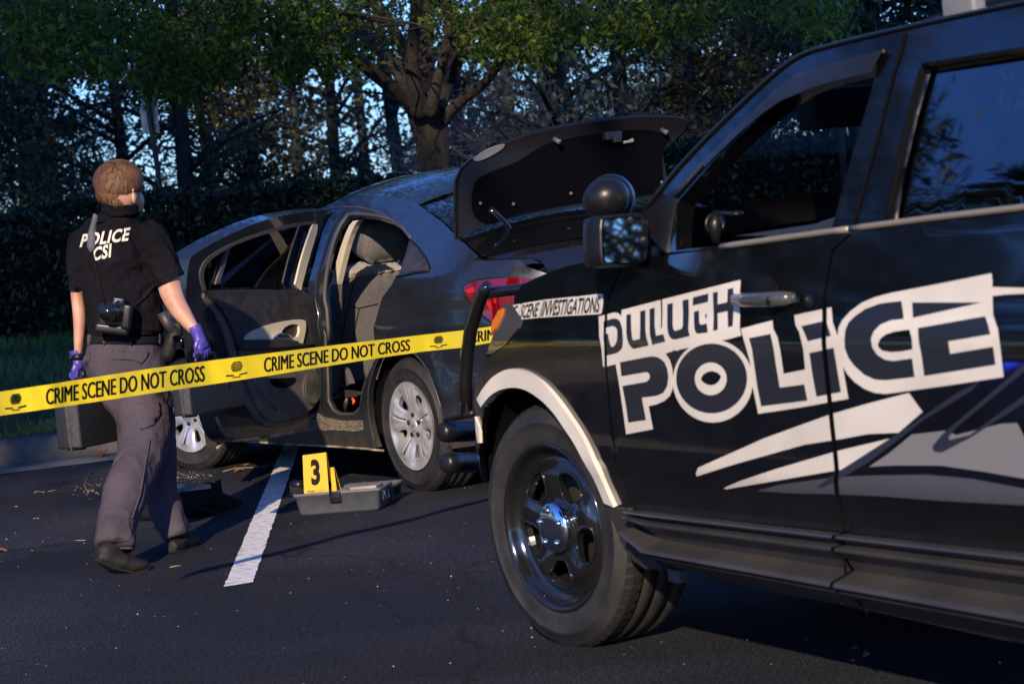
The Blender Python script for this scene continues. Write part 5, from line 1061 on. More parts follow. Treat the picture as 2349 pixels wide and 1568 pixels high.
# ------------------------------------------------------------------ the wood behind: a few kinds, each tree its own object
wbark = vary(mat('wood_bark', (0.03, 0.035, 0.035), 0.95, Specular_IOR_Level=0.1), (0.016, 0.02, 0.02), (0.04, 0.045, 0.043), 3, 6, bump=0.02, bscale=10, stretch=(4, 4, 1))
def wood_tree(name, label, h, cr, ch, nl, leaf, c1, c2, kind, seed, tk=1.0):
    rg = np.random.default_rng(seed); rn = random.Random(seed)
    e = empty(name, label, 'tree')
    mb = MB(); tp = Vector((rn.uniform(-.5, .5), rn.uniform(-.5, .5), h*0.93))
    mid = Vector((rn.uniform(-.3, .3), rn.uniform(-.3, .3), h*0.45)); mb.tube([Vector((0, 0, -.3)), Vector((0, 0, .5)), mid, tp], [0.028*h*tk, 0.02*h*tk, 0.013*h*tk, 0.003*h], 9); tr = mb.build('trunk', wbark, e)
    cl = []; mb = MB(); nb = 46 if kind != 'pine' else 60
    for k in range(nb):
        z = ch+(h-ch)*((k+rn.random())/nb); t = (z-ch)/(h-ch)
        R_ = cr*(sin(pi*min(1, 0.18+0.82*t))**0.7 if kind != 'pine' else (1-t)**0.8*0.9+0.08)*rn.uniform(0.6, 1.1)
        a = rn.uniform(0, 2*pi); b = Vector((0, 0, z-0.15*R_)) + (mid-Vector((0, 0, mid.z)))*0.5; end = Vector((cos(a)*R_, sin(a)*R_, z+(0.25*R_ if kind != 'pine' else 0.02)))
        md = b.lerp(end, .5)+Vector((0, 0, 0.08*R_)); mb.tube([b, md, end], [0.011*h*0.35, 0.0045*h*.6, 0.01], 5)
        m_ = int(nl/nb)
        tt = rg.random(m_)**0.6; base_ = np.array(b)[None]*(1-tt)[:, None]+np.array(end)[None]*tt[:, None]
        sp_ = (0.10+0.16*tt)[:, None]*R_; base_ = base_+rg.normal(size=(m_, 3))*sp_*np.array([1, 1, 0.55 if kind != 'pine' else 0.25]); cl.append(base_)
    mb.build('branches', wbark, tr)
    if nl:
        C = np.concatenate(cl); v, f = leaves_np(C, leaf, rg, 0.5 if kind != 'pine' else 0.16, updir=0.2); np_obj('crown', v, f, leafmat('leaf_'+name, c1, c2, 0.5, 0.3), e)
    return e
P1 = wood_tree('broadleaf_tree', 'x', 11, 3.6, 1.2, 24000, 0.13, (0.016, 0.028, 0.016), (0.06, 0.075, 0.03), 'b', 11)
P2 = wood_tree('slender_tree', 'x', 13, 2.6, 1.2, 5200, 0.12, (0.04, 0.06, 0.045), (0.10, 0.12, 0.07), 'b', 12, 0.5)  # leaf colour lifted towards pale blue-green in place of haze
P3 = wood_tree('pine_tree', 'x', 14, 3.0, 1.5, 30000, 0.22, (0.012, 0.026, 0.02), (0.035, 0.06, 0.035), 'pine', 13)
P4 = wood_tree('autumn_tree', 'x', 8, 2.4, 0.8, 12000, 0.13, (0.03, 0.03, 0.010), (0.09, 0.075, 0.02), 'b', 14)
def bare(seed):
    rn = random.Random(seed); e = empty('bare_bush', 'x', 'bush'); mb = MB()
    def grow(p, d, L_, r, dep):
        q = p+d*L_; m_ = p.lerp(q, .5)+Vector((rn.gauss(0, .05), rn.gauss(0, .05), rn.gauss(0, .05)))*L_; mb.tube([p, m_, q], [r, r*.8, r*.6], 4)
        if dep:
            for _ in range(3 if dep > 1 else 4):
                nd_ = (d+Vector((rn.gauss(0, .55), rn.gauss(0, .55), rn.gauss(0.05, .4)))).normalized(); grow(p.lerp(q, rn.uniform(.5, 1)), nd_, L_*rn.uniform(.6, .85), r*.6, dep-1)
    for _ in range(7): grow(Vector((rn.gauss(0, .4), rn.gauss(0, .3), 0)), Vector((rn.gauss(0, .5), rn.gauss(0, .4), 1)).normalized(), 1.3, 0.035, 4)
    mb.build('branches', mat('pale_twigs', (0.10, 0.10, 0.10), 0.8), e); return e
P5 = bare(21)
used = {}
def plant(pr, X, Y, s, label, rz=None, group='trees in the dark wood behind the hedge'):
    """X: frame column (2349 wide) where the trunk stands, at distance Y"""
    d = at_y('D', X, 500, Y)
    if used.get(pr.name) is None: o = pr; used[pr.name] = 1
    else: o = copy_tree(pr)
    o.location = (d.x, Y, 0.5); o.scale = (s, s, s); o.rotation_euler = (0, 0, rz if rz is not None else random.uniform(0, 6.28)); o['label'] = label; o['group'] = group; return o
side = lambda x: 'far left' if x < 250 else 'left' if x < 560 else 'centre left' if x < 900 else 'centre' if x < 1250 else 'centre right' if x < 1600 else 'right'
wl = [(P1, -560, 26, 1.0), (P1, -330, 34, 1.15), (P1, -130, 41, 1.0), (P3, -180, 46, 1.2), (P3, 130, 60, 1.15), (P1, 60, 56, 1.1), (P2, 300, 44, 1.0), (P2, 430, 33, 0.95), (P2, 585, 44, 1.0), (P2, 690, 56, 1.1), (P4, 600, 58, 1.1), (P2, 775, 47, 1.0), (P2, 850, 62, 1.2), (P2, 930, 44, 1.05),
      (P2, 1060, 40, 1.0), (P2, 1180, 52, 1.2), (P3, 1280, 60, 1.2), (P2, 1330, 26, 0.8), (P2, 1450, 31, 0.9), (P1, 1620, 58, 1.0), (P3, 1950, 32, 1.0), (P1, 2050, 38, 1.15), (P3, 2230, 36, 1.1), (P1, 2500, 36, 1.2), (P3, 1760, 48, 1.0), (P4, 1640, 30, 0.6), (P4, 500, 44, 0.8)]
nm = {id(P1): 'dense broadleaf tree in the wood', id(P2): 'thin slender tree in the wood', id(P3): 'dark pine in the wood', id(P4): 'yellowing tree in the wood', id(P5): 'bare grey branching bush'}
cnt = {}
for pr, X, Y, s in sorted(wl, key=lambda t: (id(t[0]), t[1])):
    cnt.setdefault(id(pr), []).append((pr, X, Y, s))
ords = ['first', 'second', 'third', 'fourth', 'fifth', 'sixth', 'seventh', 'eighth', 'ninth', 'tenth', 'eleventh', 'twelfth', 'thirteenth', 'fourteenth', 'fifteenth']
for k_, l in cnt.items():
    for i, (pr, X, Y, s) in enumerate(l): plant(pr, X, Y, s, '%s, %s of its kind from the left' % (nm[k_], ords[i]))
for i, (X, Y, s) in enumerate(((1130, 34, 0.9), (1260, 33, 1.0), (1400, 36, 1.05), (1500, 38, 1.0), (1060, 38, 1.0), (1330, 30, .8))):
    plant(P5, X, Y, s, 'bare grey branching bush right of the shade tree, %s from the left' % ['second', 'third', 'fifth', 'sixth', 'first', 'fourth'][i], group='bare bushes behind the hedge')
# far mass of the wood
C = np.stack([RG.uniform(-45, 45, 60000), RG.uniform(62, 80, 60000), 0.5+RG.random(60000)**1.6*1.6], 1); v, f = leaves_np(C, 0.5, RG, 0.6)
tag(np_obj('far_wood', v, f, leafmat('far_leaf', (0.008, 0.016, 0.008), (0.03, 0.04, 0.015), .6, .2)), kind='stuff')
# ------------------------------------------------------------------ road signs seen from behind
alu = vary(mat('sign_back', (0.11, 0.13, 0.17), 0.45, 0.5), (0.16, 0.19, 0.24), (0.24, 0.27, 0.33), 5, 5)
postm = mat('sign_post', (0.02, 0.02, 0.02), 0.6)
sg = empty('road_sign', 'narrow road sign seen from behind on a leaning post beyond the hedge', 'sign', tuple(at_y('D', 376, 520, 19.6)))
def SGp(x, y, dy=0): return at_y('T1', x, y, 19.6+dy)-sg.location
po = [SGp(614, 293), SGp(704, 300), SGp(733, 612), SGp(655, 600)]; mb = MB()
mb.add([p for p in po]+[p+Vector((0, .006, 0)) for p in po], [(0, 1, 2, 3), (7, 6, 5, 4), (0, 4, 5, 1), (1, 5, 6, 2), (2, 6, 7, 3), (3, 7, 4, 0)], False); mb.build('sign_plate', alu, sg)
mb = MB(); mb.tube([SGp(655, 310, -.04), SGp(690, 560, -.04), SGp(715, 720, -.04), SGp(741, 905, -.04), SGp(760, 1100, -.04)], 0.022, 6); mb.build('post', postm, sg)
s2_ = empty('street_sign', 'tall white road sign seen from behind, just left of the police SUV roof', 'sign', tuple(at_y('D', 1940, 200, 16.5)))
def S2p(x, y, dy=0): return at_y('R1', x, y, 16.5+dy)-s2_.location
po = [S2p(1088, -150), S2p(1225, -150), S2p(1245, 12), S2p(1262, 165), S2p(1240, 185), S2p(1100, 195)]; mb = MB(); n6 = len(po)
mb.add(po+[p+Vector((0, .006, 0)) for p in po], [tuple(range(n6)), tuple(reversed(range(n6, 2*n6)))]+[(i, (i+1) % n6, n6+(i+1) % n6, n6+i) for i in range(n6)], False); mb.build('sign_plate', vary(mat('pale_sign_back', (0.22, 0.25, 0.3), .5, .3), (0.09, 0.105, 0.14), (0.14, 0.16, 0.2), 6, 5), s2_)
mb = MB(); mb.tube([S2p(1165, -140, -.04), S2p(1185, 200, -.04), S2p(1300, 1700, -.04)], 0.025, 6); mb.build('post', postm, s2_)
# ================================================================== OFFICER
from mathutils.bvhtree import BVHTree
PY = 10.2
g0 = at_y('P2', 900, 1300, PY); man = empty('person', 'person in black police polo and grey trousers walking away, a black case in each hand', 'person', (g0.x, PY, 0))
MO = man.location.copy()
def W(c, x, y, dy=0.0): return at_y(c, x, y, PY+dy)-MO
KP = 1000/1568*0.573486/CF            # one P1 pixel, in metres per metre of distance
def body_tube(mb, c, pts, n=20, up=(1, 0, 0)):
    """pts: (x, y, half width px, depth half-width m, dy)"""
    P = [W(c, p[0], p[1], p[4]) for p in pts]; R_ = [(p[2]*KP*(PY+p[4]), p[3]) for p in pts]
    Q = []; S_ = []
    for i in range(len(P)-1):
        for k in range(4):
            t = k/4; p0 = P[max(i-1, 0)]; p1 = P[i]; p2 = P[i+1]; p3 = P[min(i+2, len(P)-1)]
            Q.append(0.5*((2*p1)+(p2-p0)*t+(2*p0-5*p1+4*p2-p3)*t*t+(3*p1-p0-3*p2+p3)*t**3)); S_.append(tuple(a*(1-t)+b*t for a, b in zip(R_[i], R_[i+1])))
    Q.append(P[-1]); S_.append(R_[-1]); mb.tube(Q, S_, n, up=up); return mb
def melt(o, vox, it=6, fac=0.5):
    m = o.modifiers.new('Remesh', 'REMESH'); m.mode = 'VOXEL'; m.voxel_size = vox; m.use_smooth_shade = True
    s_ = o.modifiers.new('Smooth', 'SMOOTH'); s_.iterations = it; s_.factor = fac; return o
def wrinkle(o, size, strength):
    tx = bpy.data.textures.new('folds', 'CLOUDS'); tx.noise_scale = size; tx.noise_depth = 2
    d = o.modifiers.new('Folds', 'DISPLACE'); d.texture = tx; d.strength = strength; d.mid_level = 0.5; d.texture_coords = 'LOCAL'; return o
def bvh(mb): return BVHTree.FromPolygons([tuple(v) for v in mb.v], mb.f)
def evbvh(o):
    bpy.context.view_layer.update(); return BVHTree.FromObject(o, bpy.context.evaluated_depsgraph_get())
def cast(tree_, c, x, y, lift=0.004):
    d = ray(*px(c, x, y)).normalized(); h = tree_.ray_cast(C0-MO+d*7.0, d, 8.0)
    return (h[0]-d*lift) if h[0] is not None else None
# shirt
sh = MB()
body_tube(sh, 'P1', ((790, 1325, 236, .135, 0), (788, 1290, 246, .14, 0), (782, 1190, 246, .142, 0), (755, 1080, 226, .138, 0), (728, 960, 218, .135, 0), (705, 850, 226, .135, 0), (712, 740, 236, .125, 0), (735, 650, 200, .11, .01), (748, 590, 140, .085, .01), (752, 545, 108, .07, .01)), 28)
body_tube(sh, 'P1', ((540, 690, 78, .07, 0), (480, 760, 62, .07, 0), (470, 880, 52, .065, 0), (474, 960, 46, .06, 0), (476, 1030, 43, .056, 0)), 18)
body_tube(sh, 'P1', ((880, 670, 110, .08, 0), (950, 730, 112, .08, -.01), (1000, 820, 104, .078, -.02), (1035, 900, 100, .074, -.03), (1064, 968, 98, .070, -.04)), 18)
shirt = wrinkle(melt(sh.build('shirt', M['shirt'], man), 0.010, 5), 0.09, 0.022); shirt_bvh = evbvh(shirt)
mb = MB(); body_tube(mb, 'P1', ((752, 560, 124, .078, .01), (752, 520, 116, .074, .01), (752, 500, 110, .072, .01)), 26); mb.tube([W('P1', 640, 545, -.03), W('P1', 700, 562, -.075), W('P1', 800, 556, -.075), W('P1', 866, 556, -.02)], [0.006, 0.011, 0.011, 0.006], 8); cl_ = mb.build('collar', M['shirt'], shirt)
for p in (((480, 1026), 44, .057, ((474, 1038), (476, 1020)), 0), ((1064, 968), 100, .072, ((1068, 976), (1056, 952)), -.04)):
    mb = MB(); body_tube(mb, 'P1', tuple((q[0], q[1], p[1]+1, p[2]+.002, p[4]) for q in p[3]), 20); mb.build('cuff', M['shirt'], shirt)
# skin: neck, head, arms as one surface
sk = MB()
body_tube(sk, 'P1', ((752, 600, 90, .06, .01), (755, 520, 82, .062, .01), (762, 450, 82, .066, .01)), 18)
hc = W('P1', 757, 398, 0.01); sk.ell(hc, (0.082, 0.098, 0.104), 28, 20)
sk.ell(hc+Vector((0.030, 0.045, -0.055)), (0.058, 0.062, 0.055), 20, 14); sk.ell(hc+Vector((0.050, 0.085, -0.085)), (0.026, 0.026, 0.02), 14, 10)
sk.ell(hc+Vector((0.062, 0.100, -0.012)), (0.013, 0.020, 0.022), 12, 10); sk.ell(hc+Vector((0.02, 0.085, 0.03)), (0.05, 0.03, 0.03), 14, 10)
body_tube(sk, 'P1', ((478, 960, 36, .042, 0), (484, 1060, 41, .044, 0), (497, 1160, 43, .044, 0), (501, 1250, 41, .040, 0), (496, 1350, 33, .033, 0), (492, 1440, 25, .025, 0), (494, 1470, 22, .022, 0)), 16)
body_tube(sk, 'P1', ((1050, 930, 78, .055, -.04), (1072, 1040, 74, .052, -.05), (1105, 1120, 66, .048, -.06), (1150, 1190, 58, .042, -.07), (1200, 1260, 43, .034, -.08), (1232, 1300, 30, .026, -.09), (1240, 1312, 26, .022, -.09)), 16)
melt(sk.build('body', M['skin'], man), 0.006, 4)
mb = MB(); ec = W('P1', 838, 442, -0.045); mb.ell(ec, (0.010, 0.018, 0.034), 14, 10); mb.tube([ec+Vector((0.004, -.012+0.018*cos(a), 0.004+0.027*sin(a))) for a in [radians(-70+k*20) for k in range(12)]], 0.0045, 6); mb.tube([ec+Vector((0.007, -.004, -.014)), ec+Vector((0.008, .004, .012))], 0.004, 6)
mb.build('ear', M['skin'], man)
for dx in (0.0, 0.052):
    mb = MB(); mb.ell(hc+Vector((0.012+dx, 0.104-dx*.42, 0.012)), (0.012, 0.009, 0.010), 12, 8); mb.build('eye', M['box_grey'], man)
mb = MB(); mb.ell(hc+Vector((0.052, 0.100, -0.055)), (0.020, 0.012, 0.006), 12, 8); mb.build('mouth', mat('lips', (0.35, 0.12, 0.1), 0.5), man)
# hair: cap plus strands combed from the crown
hm = vary(mat('brown_hair', (0.05, 0.028, 0.016), 0.85, Specular_IOR_Level=0.1), (0.03, 0.017, 0.010), (0.085, 0.05, 0.03), 30, 4, stretch=(6, 6, 1), bump=0.003, bscale=60)
hh = MB(); h1 = W('P1', 742, 350, 0.0); hh.ell(h1, (0.096, 0.104, 0.084), 32, 20); hh.ell(W('P1', 722, 405, -.004), (0.077, 0.088, 0.055), 24, 16); hh.ell(W('P1', 738, 450, -.018), (0.056, 0.060, 0.036), 20, 12); hh.ell(W('P1', 838, 352, .02), (0.030, 0.075, 0.050), 16, 12)
hair = melt(hh.build('hair', hm, man), 0.006, 14, .6); hair_bvh = evbvh(hair)
V = []; F_ = []; rn = random.Random(9); cr = W('P1', 732, 262, -0.03)
for i in range(16000):
    a = rn.uniform(0, 2*pi); b = rn.uniform(-1.0, 1.0); d = Vector((cos(a)*sqrt(1-b*b), sin(a)*sqrt(1-b*b), b)); o_ = h1-Vector((0, 0, 0.03)); q = hair_bvh.ray_cast(o_+d*0.3, -d, 0.6)
    if q[0] is None: continue
    p = q[0]; n_ = q[1]; fl_ = (p-cr); fl_ = fl_-n_*fl_.dot(n_); cl_n = noise.noise_vector(p*22)*0.28
    fl_ = (fl_.normalized()*0.7+cl_n+Vector((rn.gauss(0, .06), rn.gauss(0, .06), -0.5))).normalized(); fl_ = (fl_-n_*fl_.dot(n_)*0.95).normalized()
    L_ = rn.uniform(0.022, 0.050); sd = n_.cross(fl_).normalized()*0.0009; p = p+n_*0.0005; k_ = rn.uniform(.003, .008); e1 = p+fl_*L_*.5+n_*k_; e2 = p+fl_*L_+n_*rn.uniform(0, .006)
    k = len(V); V += [p-sd, p+sd, e1+sd, e1-sd, e2]; F_ += [(k, k+1, k+2, k+3), (k+3, k+2, k+4)]
mb = MB(); mb.v = V; mb.f = F_; mb.m = [0]*len(F_); mb.sm = [False]*len(F_)
hs_ = mat('hair_strand', (0.12, 0.065, 0.035), 0.5, Specular_IOR_Level=0.3); b_h = hs_.node_tree.nodes['Principled BSDF']; gI = nd(hs_, 'ShaderNodeNewGeometry'); rI = nd(hs_, 'ShaderNodeValToRGB'); rI.color_ramp.elements[0].color = (0.05, 0.026, 0.014, 1); rI.color_ramp.elements[1].color = (0.26, 0.14, 0.075, 1); lk(hs_, gI.outputs['Random Per Island'], rI.inputs[0]); lk(hs_, rI.outputs[0], b_h.inputs['Base Color'])
mb.build('hair_strands', hs_, hair)
# trousers
tr = MB()
body_tube(tr, 'P1', ((787, 1330, 226, .125, 0), (787, 1400, 240, .135, 0), (785, 1500, 262, .145, -.01), (790, 1600, 250, .145, 0), (800, 1680, 200, .12, 0)), 26)
body_tube(tr, 'P2', ((735, 90, 170, .13, 0), (800, 240, 178, .13, -.02), (890, 400, 168, .125, -.06), (905, 520, 158, .12, -.12), (890, 640, 148, .115, -.18), (845, 760, 134, .105, -.26), (785, 890, 130, .10, -.34), (738, 1060, 128, .095, -.42), (724, 1160, 122, .095, -.47), (722, 1235, 122, .09, -.50)), 22)
body_tube(tr, 'P2', ((840, 90, 160, .12, .0), (910, 260, 160, .12, .03), (975, 420, 120, .12, .05), (1010, 560, 92, .11, .07), (1015, 700, 88, .10, .07), (1010, 850, 98, .095, .06), (1045, 1000, 106, .09, .04), (1085, 1100, 100, .085, .02), (1112, 1182, 80, .08, .0)), 20)
pants = wrinkle(melt(tr.build('trousers', M['pants'], man), 0.010, 4), 0.13, 0.030); pants_bvh = evbvh(pants)
def seam(name, c, pts, tree_, m, par, r=0.003, lift=0.004):
    P = []
    for a, b in zip(pts, pts[1:]):
        for k in range(5): P.append(cast(tree_, c, a[0]+(b[0]-a[0])*k/5, a[1]+(b[1]-a[1])*k/5, lift))
    P.append(cast(tree_, c, *pts[-1], lift)); P = [p for p in P if p is not None]
    if len(P) > 1: mb = MB(); mb.tube(P, r, 6); return mb.build(name, m, par)
def patch(name, c, pts, tree_, m, par, lift=0.010, th=0.008, st=30):
    poly = smooth_poly(pts, 1, 60)
    def f(u, v):
        p = cast(tree_, c, u, v, lift); return p if p is not None else W(c, u, v, -.13)
    return sheet(name, poly, [], f, m, par, step=st, bstep=st*.6, thick=th)
def fpatch(name, c, pts, tree_, m, par, lift=0.010):
    polys = dens(pts, 18); V, T = cdt([polys], 26); cen = np.array([[(V[t[0]].x+V[t[1]].x+V[t[2]].x)/3, (V[t[0]].y+V[t[1]].y+V[t[2]].y)/3] for t in T]); T = [t for t, q in zip(T, pip(polys, cen)) if q]
    us = sorted({i for t in T for i in t}); mp = {i: n for n, i in enumerate(us)}; pos = [cast(tree_, c, V[i].x, V[i].y, lift) or W(c, V[i].x, V[i].y, -.12) for i in us]
    mb = MB(); mb.add(pos, [tuple(mp[i] for i in t) for t in T]); o = mb.build(name, m, par); so_ = o.modifiers.new('Solidify', 'SOLIDIFY'); so_.thickness = 0.006; so_.offset = 0; return o
fpatch('back_pocket_flap', 'P1', ((705, 1408), (935, 1425), (920, 1460), (885, 1500), (840, 1475), (700, 1468)), pants_bvh, M['pants'], pants, 0.005)
fpatch('hip_pocket', 'P1', ((560, 1425), (530, 1450), (515, 1500), (545, 1500), (562, 1460)), pants_bvh, M['pants'], pants, 0.005)
fpatch('cargo_pocket', 'P2', ((850, 330), (1000, 330), (1010, 400), (960, 470), (880, 500), (850, 440)), pants_bvh, M['pants'], pants, 0.007)
fpatch('pocket_tag', 'P2', ((868, 470), (892, 482), (886, 494), (862, 482)), pants_bvh, mat('teal_tag', (0.02, 0.08, 0.09), 0.5), pants, 0.012)
seam('leg_seam', 'P2', ((940, 560), (915, 700), (880, 900), (830, 1050)), pants_bvh, M['pants'], pants, 0.0035, 0.006)
seam('hem', 'P2', ((604, 1225), (660, 1236), (740, 1240), (840, 1238)), pants_bvh, M['pants'], pants, 0.006, 0.002)
mb = MB(); body_tube(mb, 'P1', ((787, 1318, 238, .138, 0), (787, 1362, 242, .141, 0)), 36); belt_ = mb.build('belt', M['nylon'], man)
for x in (562, 655, 822, 1004):
    b_b = BVHTree.FromPolygons([tuple(v) for v in mb.v], mb.f); a = cast(b_b, 'P1', x, 1322, .004); b = cast(b_b, 'P1', x-3, 1360, .004)
    if a and b: m2_ = MB(); m2_.tube([a+Vector((0, 0, .006)), b-Vector((0, 0, .008))], (0.010), 6, flat=(1, .4)); m2_.build('belt_loop', M['pants'], belt_)
# shirt print
def shirt_text(t_, q, **kw):
    V, F = text_tris(t_, **kw); A_, B_, C_, D_ = [Vector(p) for p in q]; pos = []
    for u, v in V: p = A_*(1-u)*(1-v)+B_*u*(1-v)+C_*u*v+D_*(1-u)*v; pos.append(cast(shirt_bvh, 'P1', p.x, p.y, 0.0045) or W('P1', p.x, p.y, -.15))
    mb = MB(); mb.add(pos, F, False); mb.build('back_print', M['print'], shirt)
shirt_text('POLICE', ((498, 768), (802, 726), (820, 640), (520, 684)), bold=0.035, space=1.1); shirt_text('CSI', ((574, 856), (694, 830), (700, 740), (590, 768)), bold=0.035, space=1.1)
# boots
bt = MB(); gA = at_z('P2', 800, 1395, 0)-MO
def bootp(c, x, y, dy): return W(c, x, y, dy)
bt.tube([W('P2', 700, 1225, -0.51), W('P2', 665, 1275, -0.53), W('P2', 662, 1310, -0.54)], [(.052, .05), (.05, .055), (.042, .05)], 14, up=(1, 0, 0))
bt.tube([W('P2', 610, 1284, -0.56), W('P2', 660, 1298, -0.55), W('P2', 740, 1322, -0.53), W('P2', 830, 1348, -0.51), W('P2', 895, 1345, -0.49), W('P2', 930, 1338, -0.48)], [(.026, .034), (.042, .042), (.044, .046), (.036, .048), (.026, .042), (.012, .026)], 16, up=(0, 0, 1))
b1_ = melt(bt.build('boot', M['leather'], man), 0.007, 4)
mb = MB(); mb.tube([W('P2', 590, 1306, -0.56), W('P2', 660, 1333, -0.55), W('P2', 740, 1366, -0.53), W('P2', 830, 1386, -0.51), W('P2', 900, 1372, -0.49), W('P2', 938, 1352, -0.48)], [(.008, .030), (.009, .038), (.009, .042), (.009, .046), (.009, .040), (.006, .024)], 12, up=(0, 0, 1)); mb.build('sole', M['tread'], b1_)
bt = MB(); bt.tube([W('P2', 1112, 1170, 0.01), W('P2', 1105, 1225, 0.01)], [(.05, .048), (.046, .05)], 14, up=(1, 0, 0)); bt.tube([W('P2', 1072, 1232, -0.05), W('P2', 1110, 1225, 0.01), W('P2', 1160, 1208, 0.09), W('P2', 1200, 1192, 0.16), W('P2', 1218, 1184, 0.19)], [(.026, .03), (.038, .042), (.036, .048), (.026, .042), (.012, .022)], 16, up=(0, 0, 1))
b2_ = melt(bt.build('boot', M['leather'], man), 0.007, 4)
mb = MB(); mb.tube([W('P2', 1062, 1262, -0.05), W('P2', 1110, 1256, 0.01), W('P2', 1175, 1238, 0.10), W('P2', 1224, 1208, 0.18)], [(.008, .03), (.009, .042), (.009, .046), (.006, .03)], 12, up=(0, 0, 1)); mb.build('sole', M['tread'], b2_)
# gloved hands closed on the handles
def hand(wr, kn, u, side, name='glove'):
    """wr: wrist, kn: knuckle centre, u: direction of the handle; four curled fingers and a thumb"""
    mb = MB(); ax = (kn-wr).normalized(); n_ = ax.cross(u).normalized()*side
    mb.tube([wr-ax*0.045, wr-ax*0.01, wr.lerp(kn, .35), wr.lerp(kn, .75), kn], [(.030, .029), (.027, .025), (.030, .023), (.040, .019), (.040, .016)], 16, up=u)
    for i in range(4):
        o_ = (i-1.5)*0.0195; L_ = (0.040, 0.045, 0.043, 0.034)[i]; k_ = kn+u*o_-ax*0.004
        p1 = k_+ax*L_*0.75+n_*0.010; p2 = p1+ax*0.010-n_*-0.020; p2 = p1+ax*0.012+n_*0.020; p3 = p2-ax*0.020+n_*0.010; p4 = p3-ax*0.014-n_*0.006
        mb.tube([k_, k_.lerp(p1, .5)+n_*-0.003, p1, p2, p3, p4], [.0095, .0095, .0092, .0088, .0082, .0065], 10)
    t0 = wr.lerp(kn, .35)+u*-0.026; mb.tube([t0, t0+ax*0.022-u*0.012+n_*0.010, t0+ax*0.045-u*0.006+n_*0.022, t0+ax*0.058+u*0.006+n_*0.030], [.012, .0115, .0105, .008], 10)
    o = melt(mb.build(name, M['glove'], man), 0.0035, 3, .4); m2_ = MB(); m2_.tube([wr-ax*0.048, wr-ax*0.042], [.0285, .0285], 20); m2_.build('glove_cuff', M['glove'], o); return o
UD = Vector((0.45, 0.89, 0)).normalized(); VD = Vector((0.89, -0.45, 0)).normalized()
hand(W('P1', 1246, 1325, -.09), W('P1', 1280, 1400, -.09), UD, -1)
hand(W('P1', 494, 1478, 0), W('P1', 508, 1530, 0), UD, -1)
mb = MB(); wv = W('P1', 491, 1452, 0); mb.tube([wv+Vector((0, 0, .012)), wv-Vector((0, 0, .012))], [(.030, .032)]*2, 20); mb.ell(wv+Vector((-.028, -.01, 0)), (.008, .016, .016), 12, 8); mb.build('wristwatch', M['black_satin'], man)
# holster and pistol grip on the belt
hs = MB(); hA = W('P1', 1105, 1285, -.10); hB = W('P1', 1035, 1480, -.10); hs.tube([hA+Vector((0, 0, .01)), hA.lerp(hB, .3), hA.lerp(hB, .8), hB], [(.030, .030), (.034, .034), (.030, .030), (.022, .022)], 8, flat=(1, .8), up=(1, 0, 0)); hs.box(hA+Vector((-.04, .0, -.03)), hA+Vector((.02, .05, .03)), bev=.006); hol = hs.build('holster', M['leather'], man)
mb = MB(); mb.tube([W('P1', 1085, 1290, -.11), W('P1', 1045, 1240, -.11), W('P1', 1015, 1175, -.11)], [(.022, .016), (.021, .015), (.024, .017)], 10, up=(1, 0, 0)); mb.build('pistol_grip', mat('grip_brown', (0.03, 0.022, 0.022), 0.5), hol)
mb = MB(); mb.box(W('P1', 1090, 1330, -.145), W('P1', 1150, 1390, -.10), bev=.006); mb.build('holster_strap', M['black_gloss'], hol)
# ================================================================== CAMERA HUNG ON HIS BACK
cm0 = W('P1', 720, 1200, -.20)+MO
pc = empty('camera', 'black camera with large lens hanging on the strap across the officer\'s back', 'camera', cm0)
def CW(x, y, dy=0.0): return at_y('P1', x, y, PY+dy)-cm0
Rz = Matrix.Rotation(radians(-8), 3, 'Y')
def rbox(mb, c, hx_, hy_, hz_, rot, bev=.008):
    T = Matrix.Translation(c) @ Matrix.Rotation(rot, 4, 'Y'); mb.box((-hx_, -hy_, -hz_), (hx_, hy_, hz_), T, bev)
mb = MB(); rbox(mb, CW(725, 1195, -.20), .066, .030, .050, radians(12), .012); rbox(mb, CW(748, 1112, -.20), .026, .026, .022, radians(12), .010); rbox(mb, CW(800, 1200, -.21), .020, .038, .052, radians(12), .012)
cb = mb.build('camera_body', M['black_satin'], pc)
mb = MB(); rbox(mb, CW(705, 1278, -.205), .070, .030, .020, radians(12), .012); mb.build('battery_grip', M['black_satin'], pc)
mb = MB(); l0 = CW(735, 1170, -.215); l1 = CW(668, 1170, -.305); ld = (l1-l0).normalized(); mb.tube([l0, l0+ld*.03, l0+ld*.031, l0+ld*.06, l0+ld*.061, l1, l1+ld*.001, l1-ld*.006], [.042, .042, .038, .038, .041, .039, .033, .031], 32, cap=False); lens = mb.build('lens', M['black_gloss'], pc)
mb = MB(); mb.ell(l1-ld*.012, (.032, .032, .032), 24, 14, (ld.to_track_quat('Z', 'Y').to_matrix() @ Matrix.Diagonal((1, 1, .28)))); mb.build('front_glass', mat('lens_glass', (0.10, 0.16, 0.19), 0.06, 0.3, Coat_Weight=1.0), lens)
mb = MB(); mb.ell(CW(727, 1104, -.235), (.012, .006, .004)); mb.build('hot_shoe', M['chrome'], pc)
def strapline(name, c, pts, w0, m, th=.0015):
    P = []
    for x, y in pts: q = cast(shirt_bvh, c, x, y, 0.008); P.append((q+MO-cm0) if q is not None else CW(x, y, -.16))
    mb = MB(); rings = []
    for i, p in enumerate(P):
        t = (P[min(i+1, len(P)-1)]-P[max(i-1, 0)]).normalized(); s_ = t.cross(Vector((0, -1, 0))).normalized()*w0[i]; o_ = Vector((0, -th, 0)); rings.append([p-s_, p-s_+o_, p+s_+o_, p+s_])
    mb.loft(rings, True, True); return mb.build(name, m, pc)
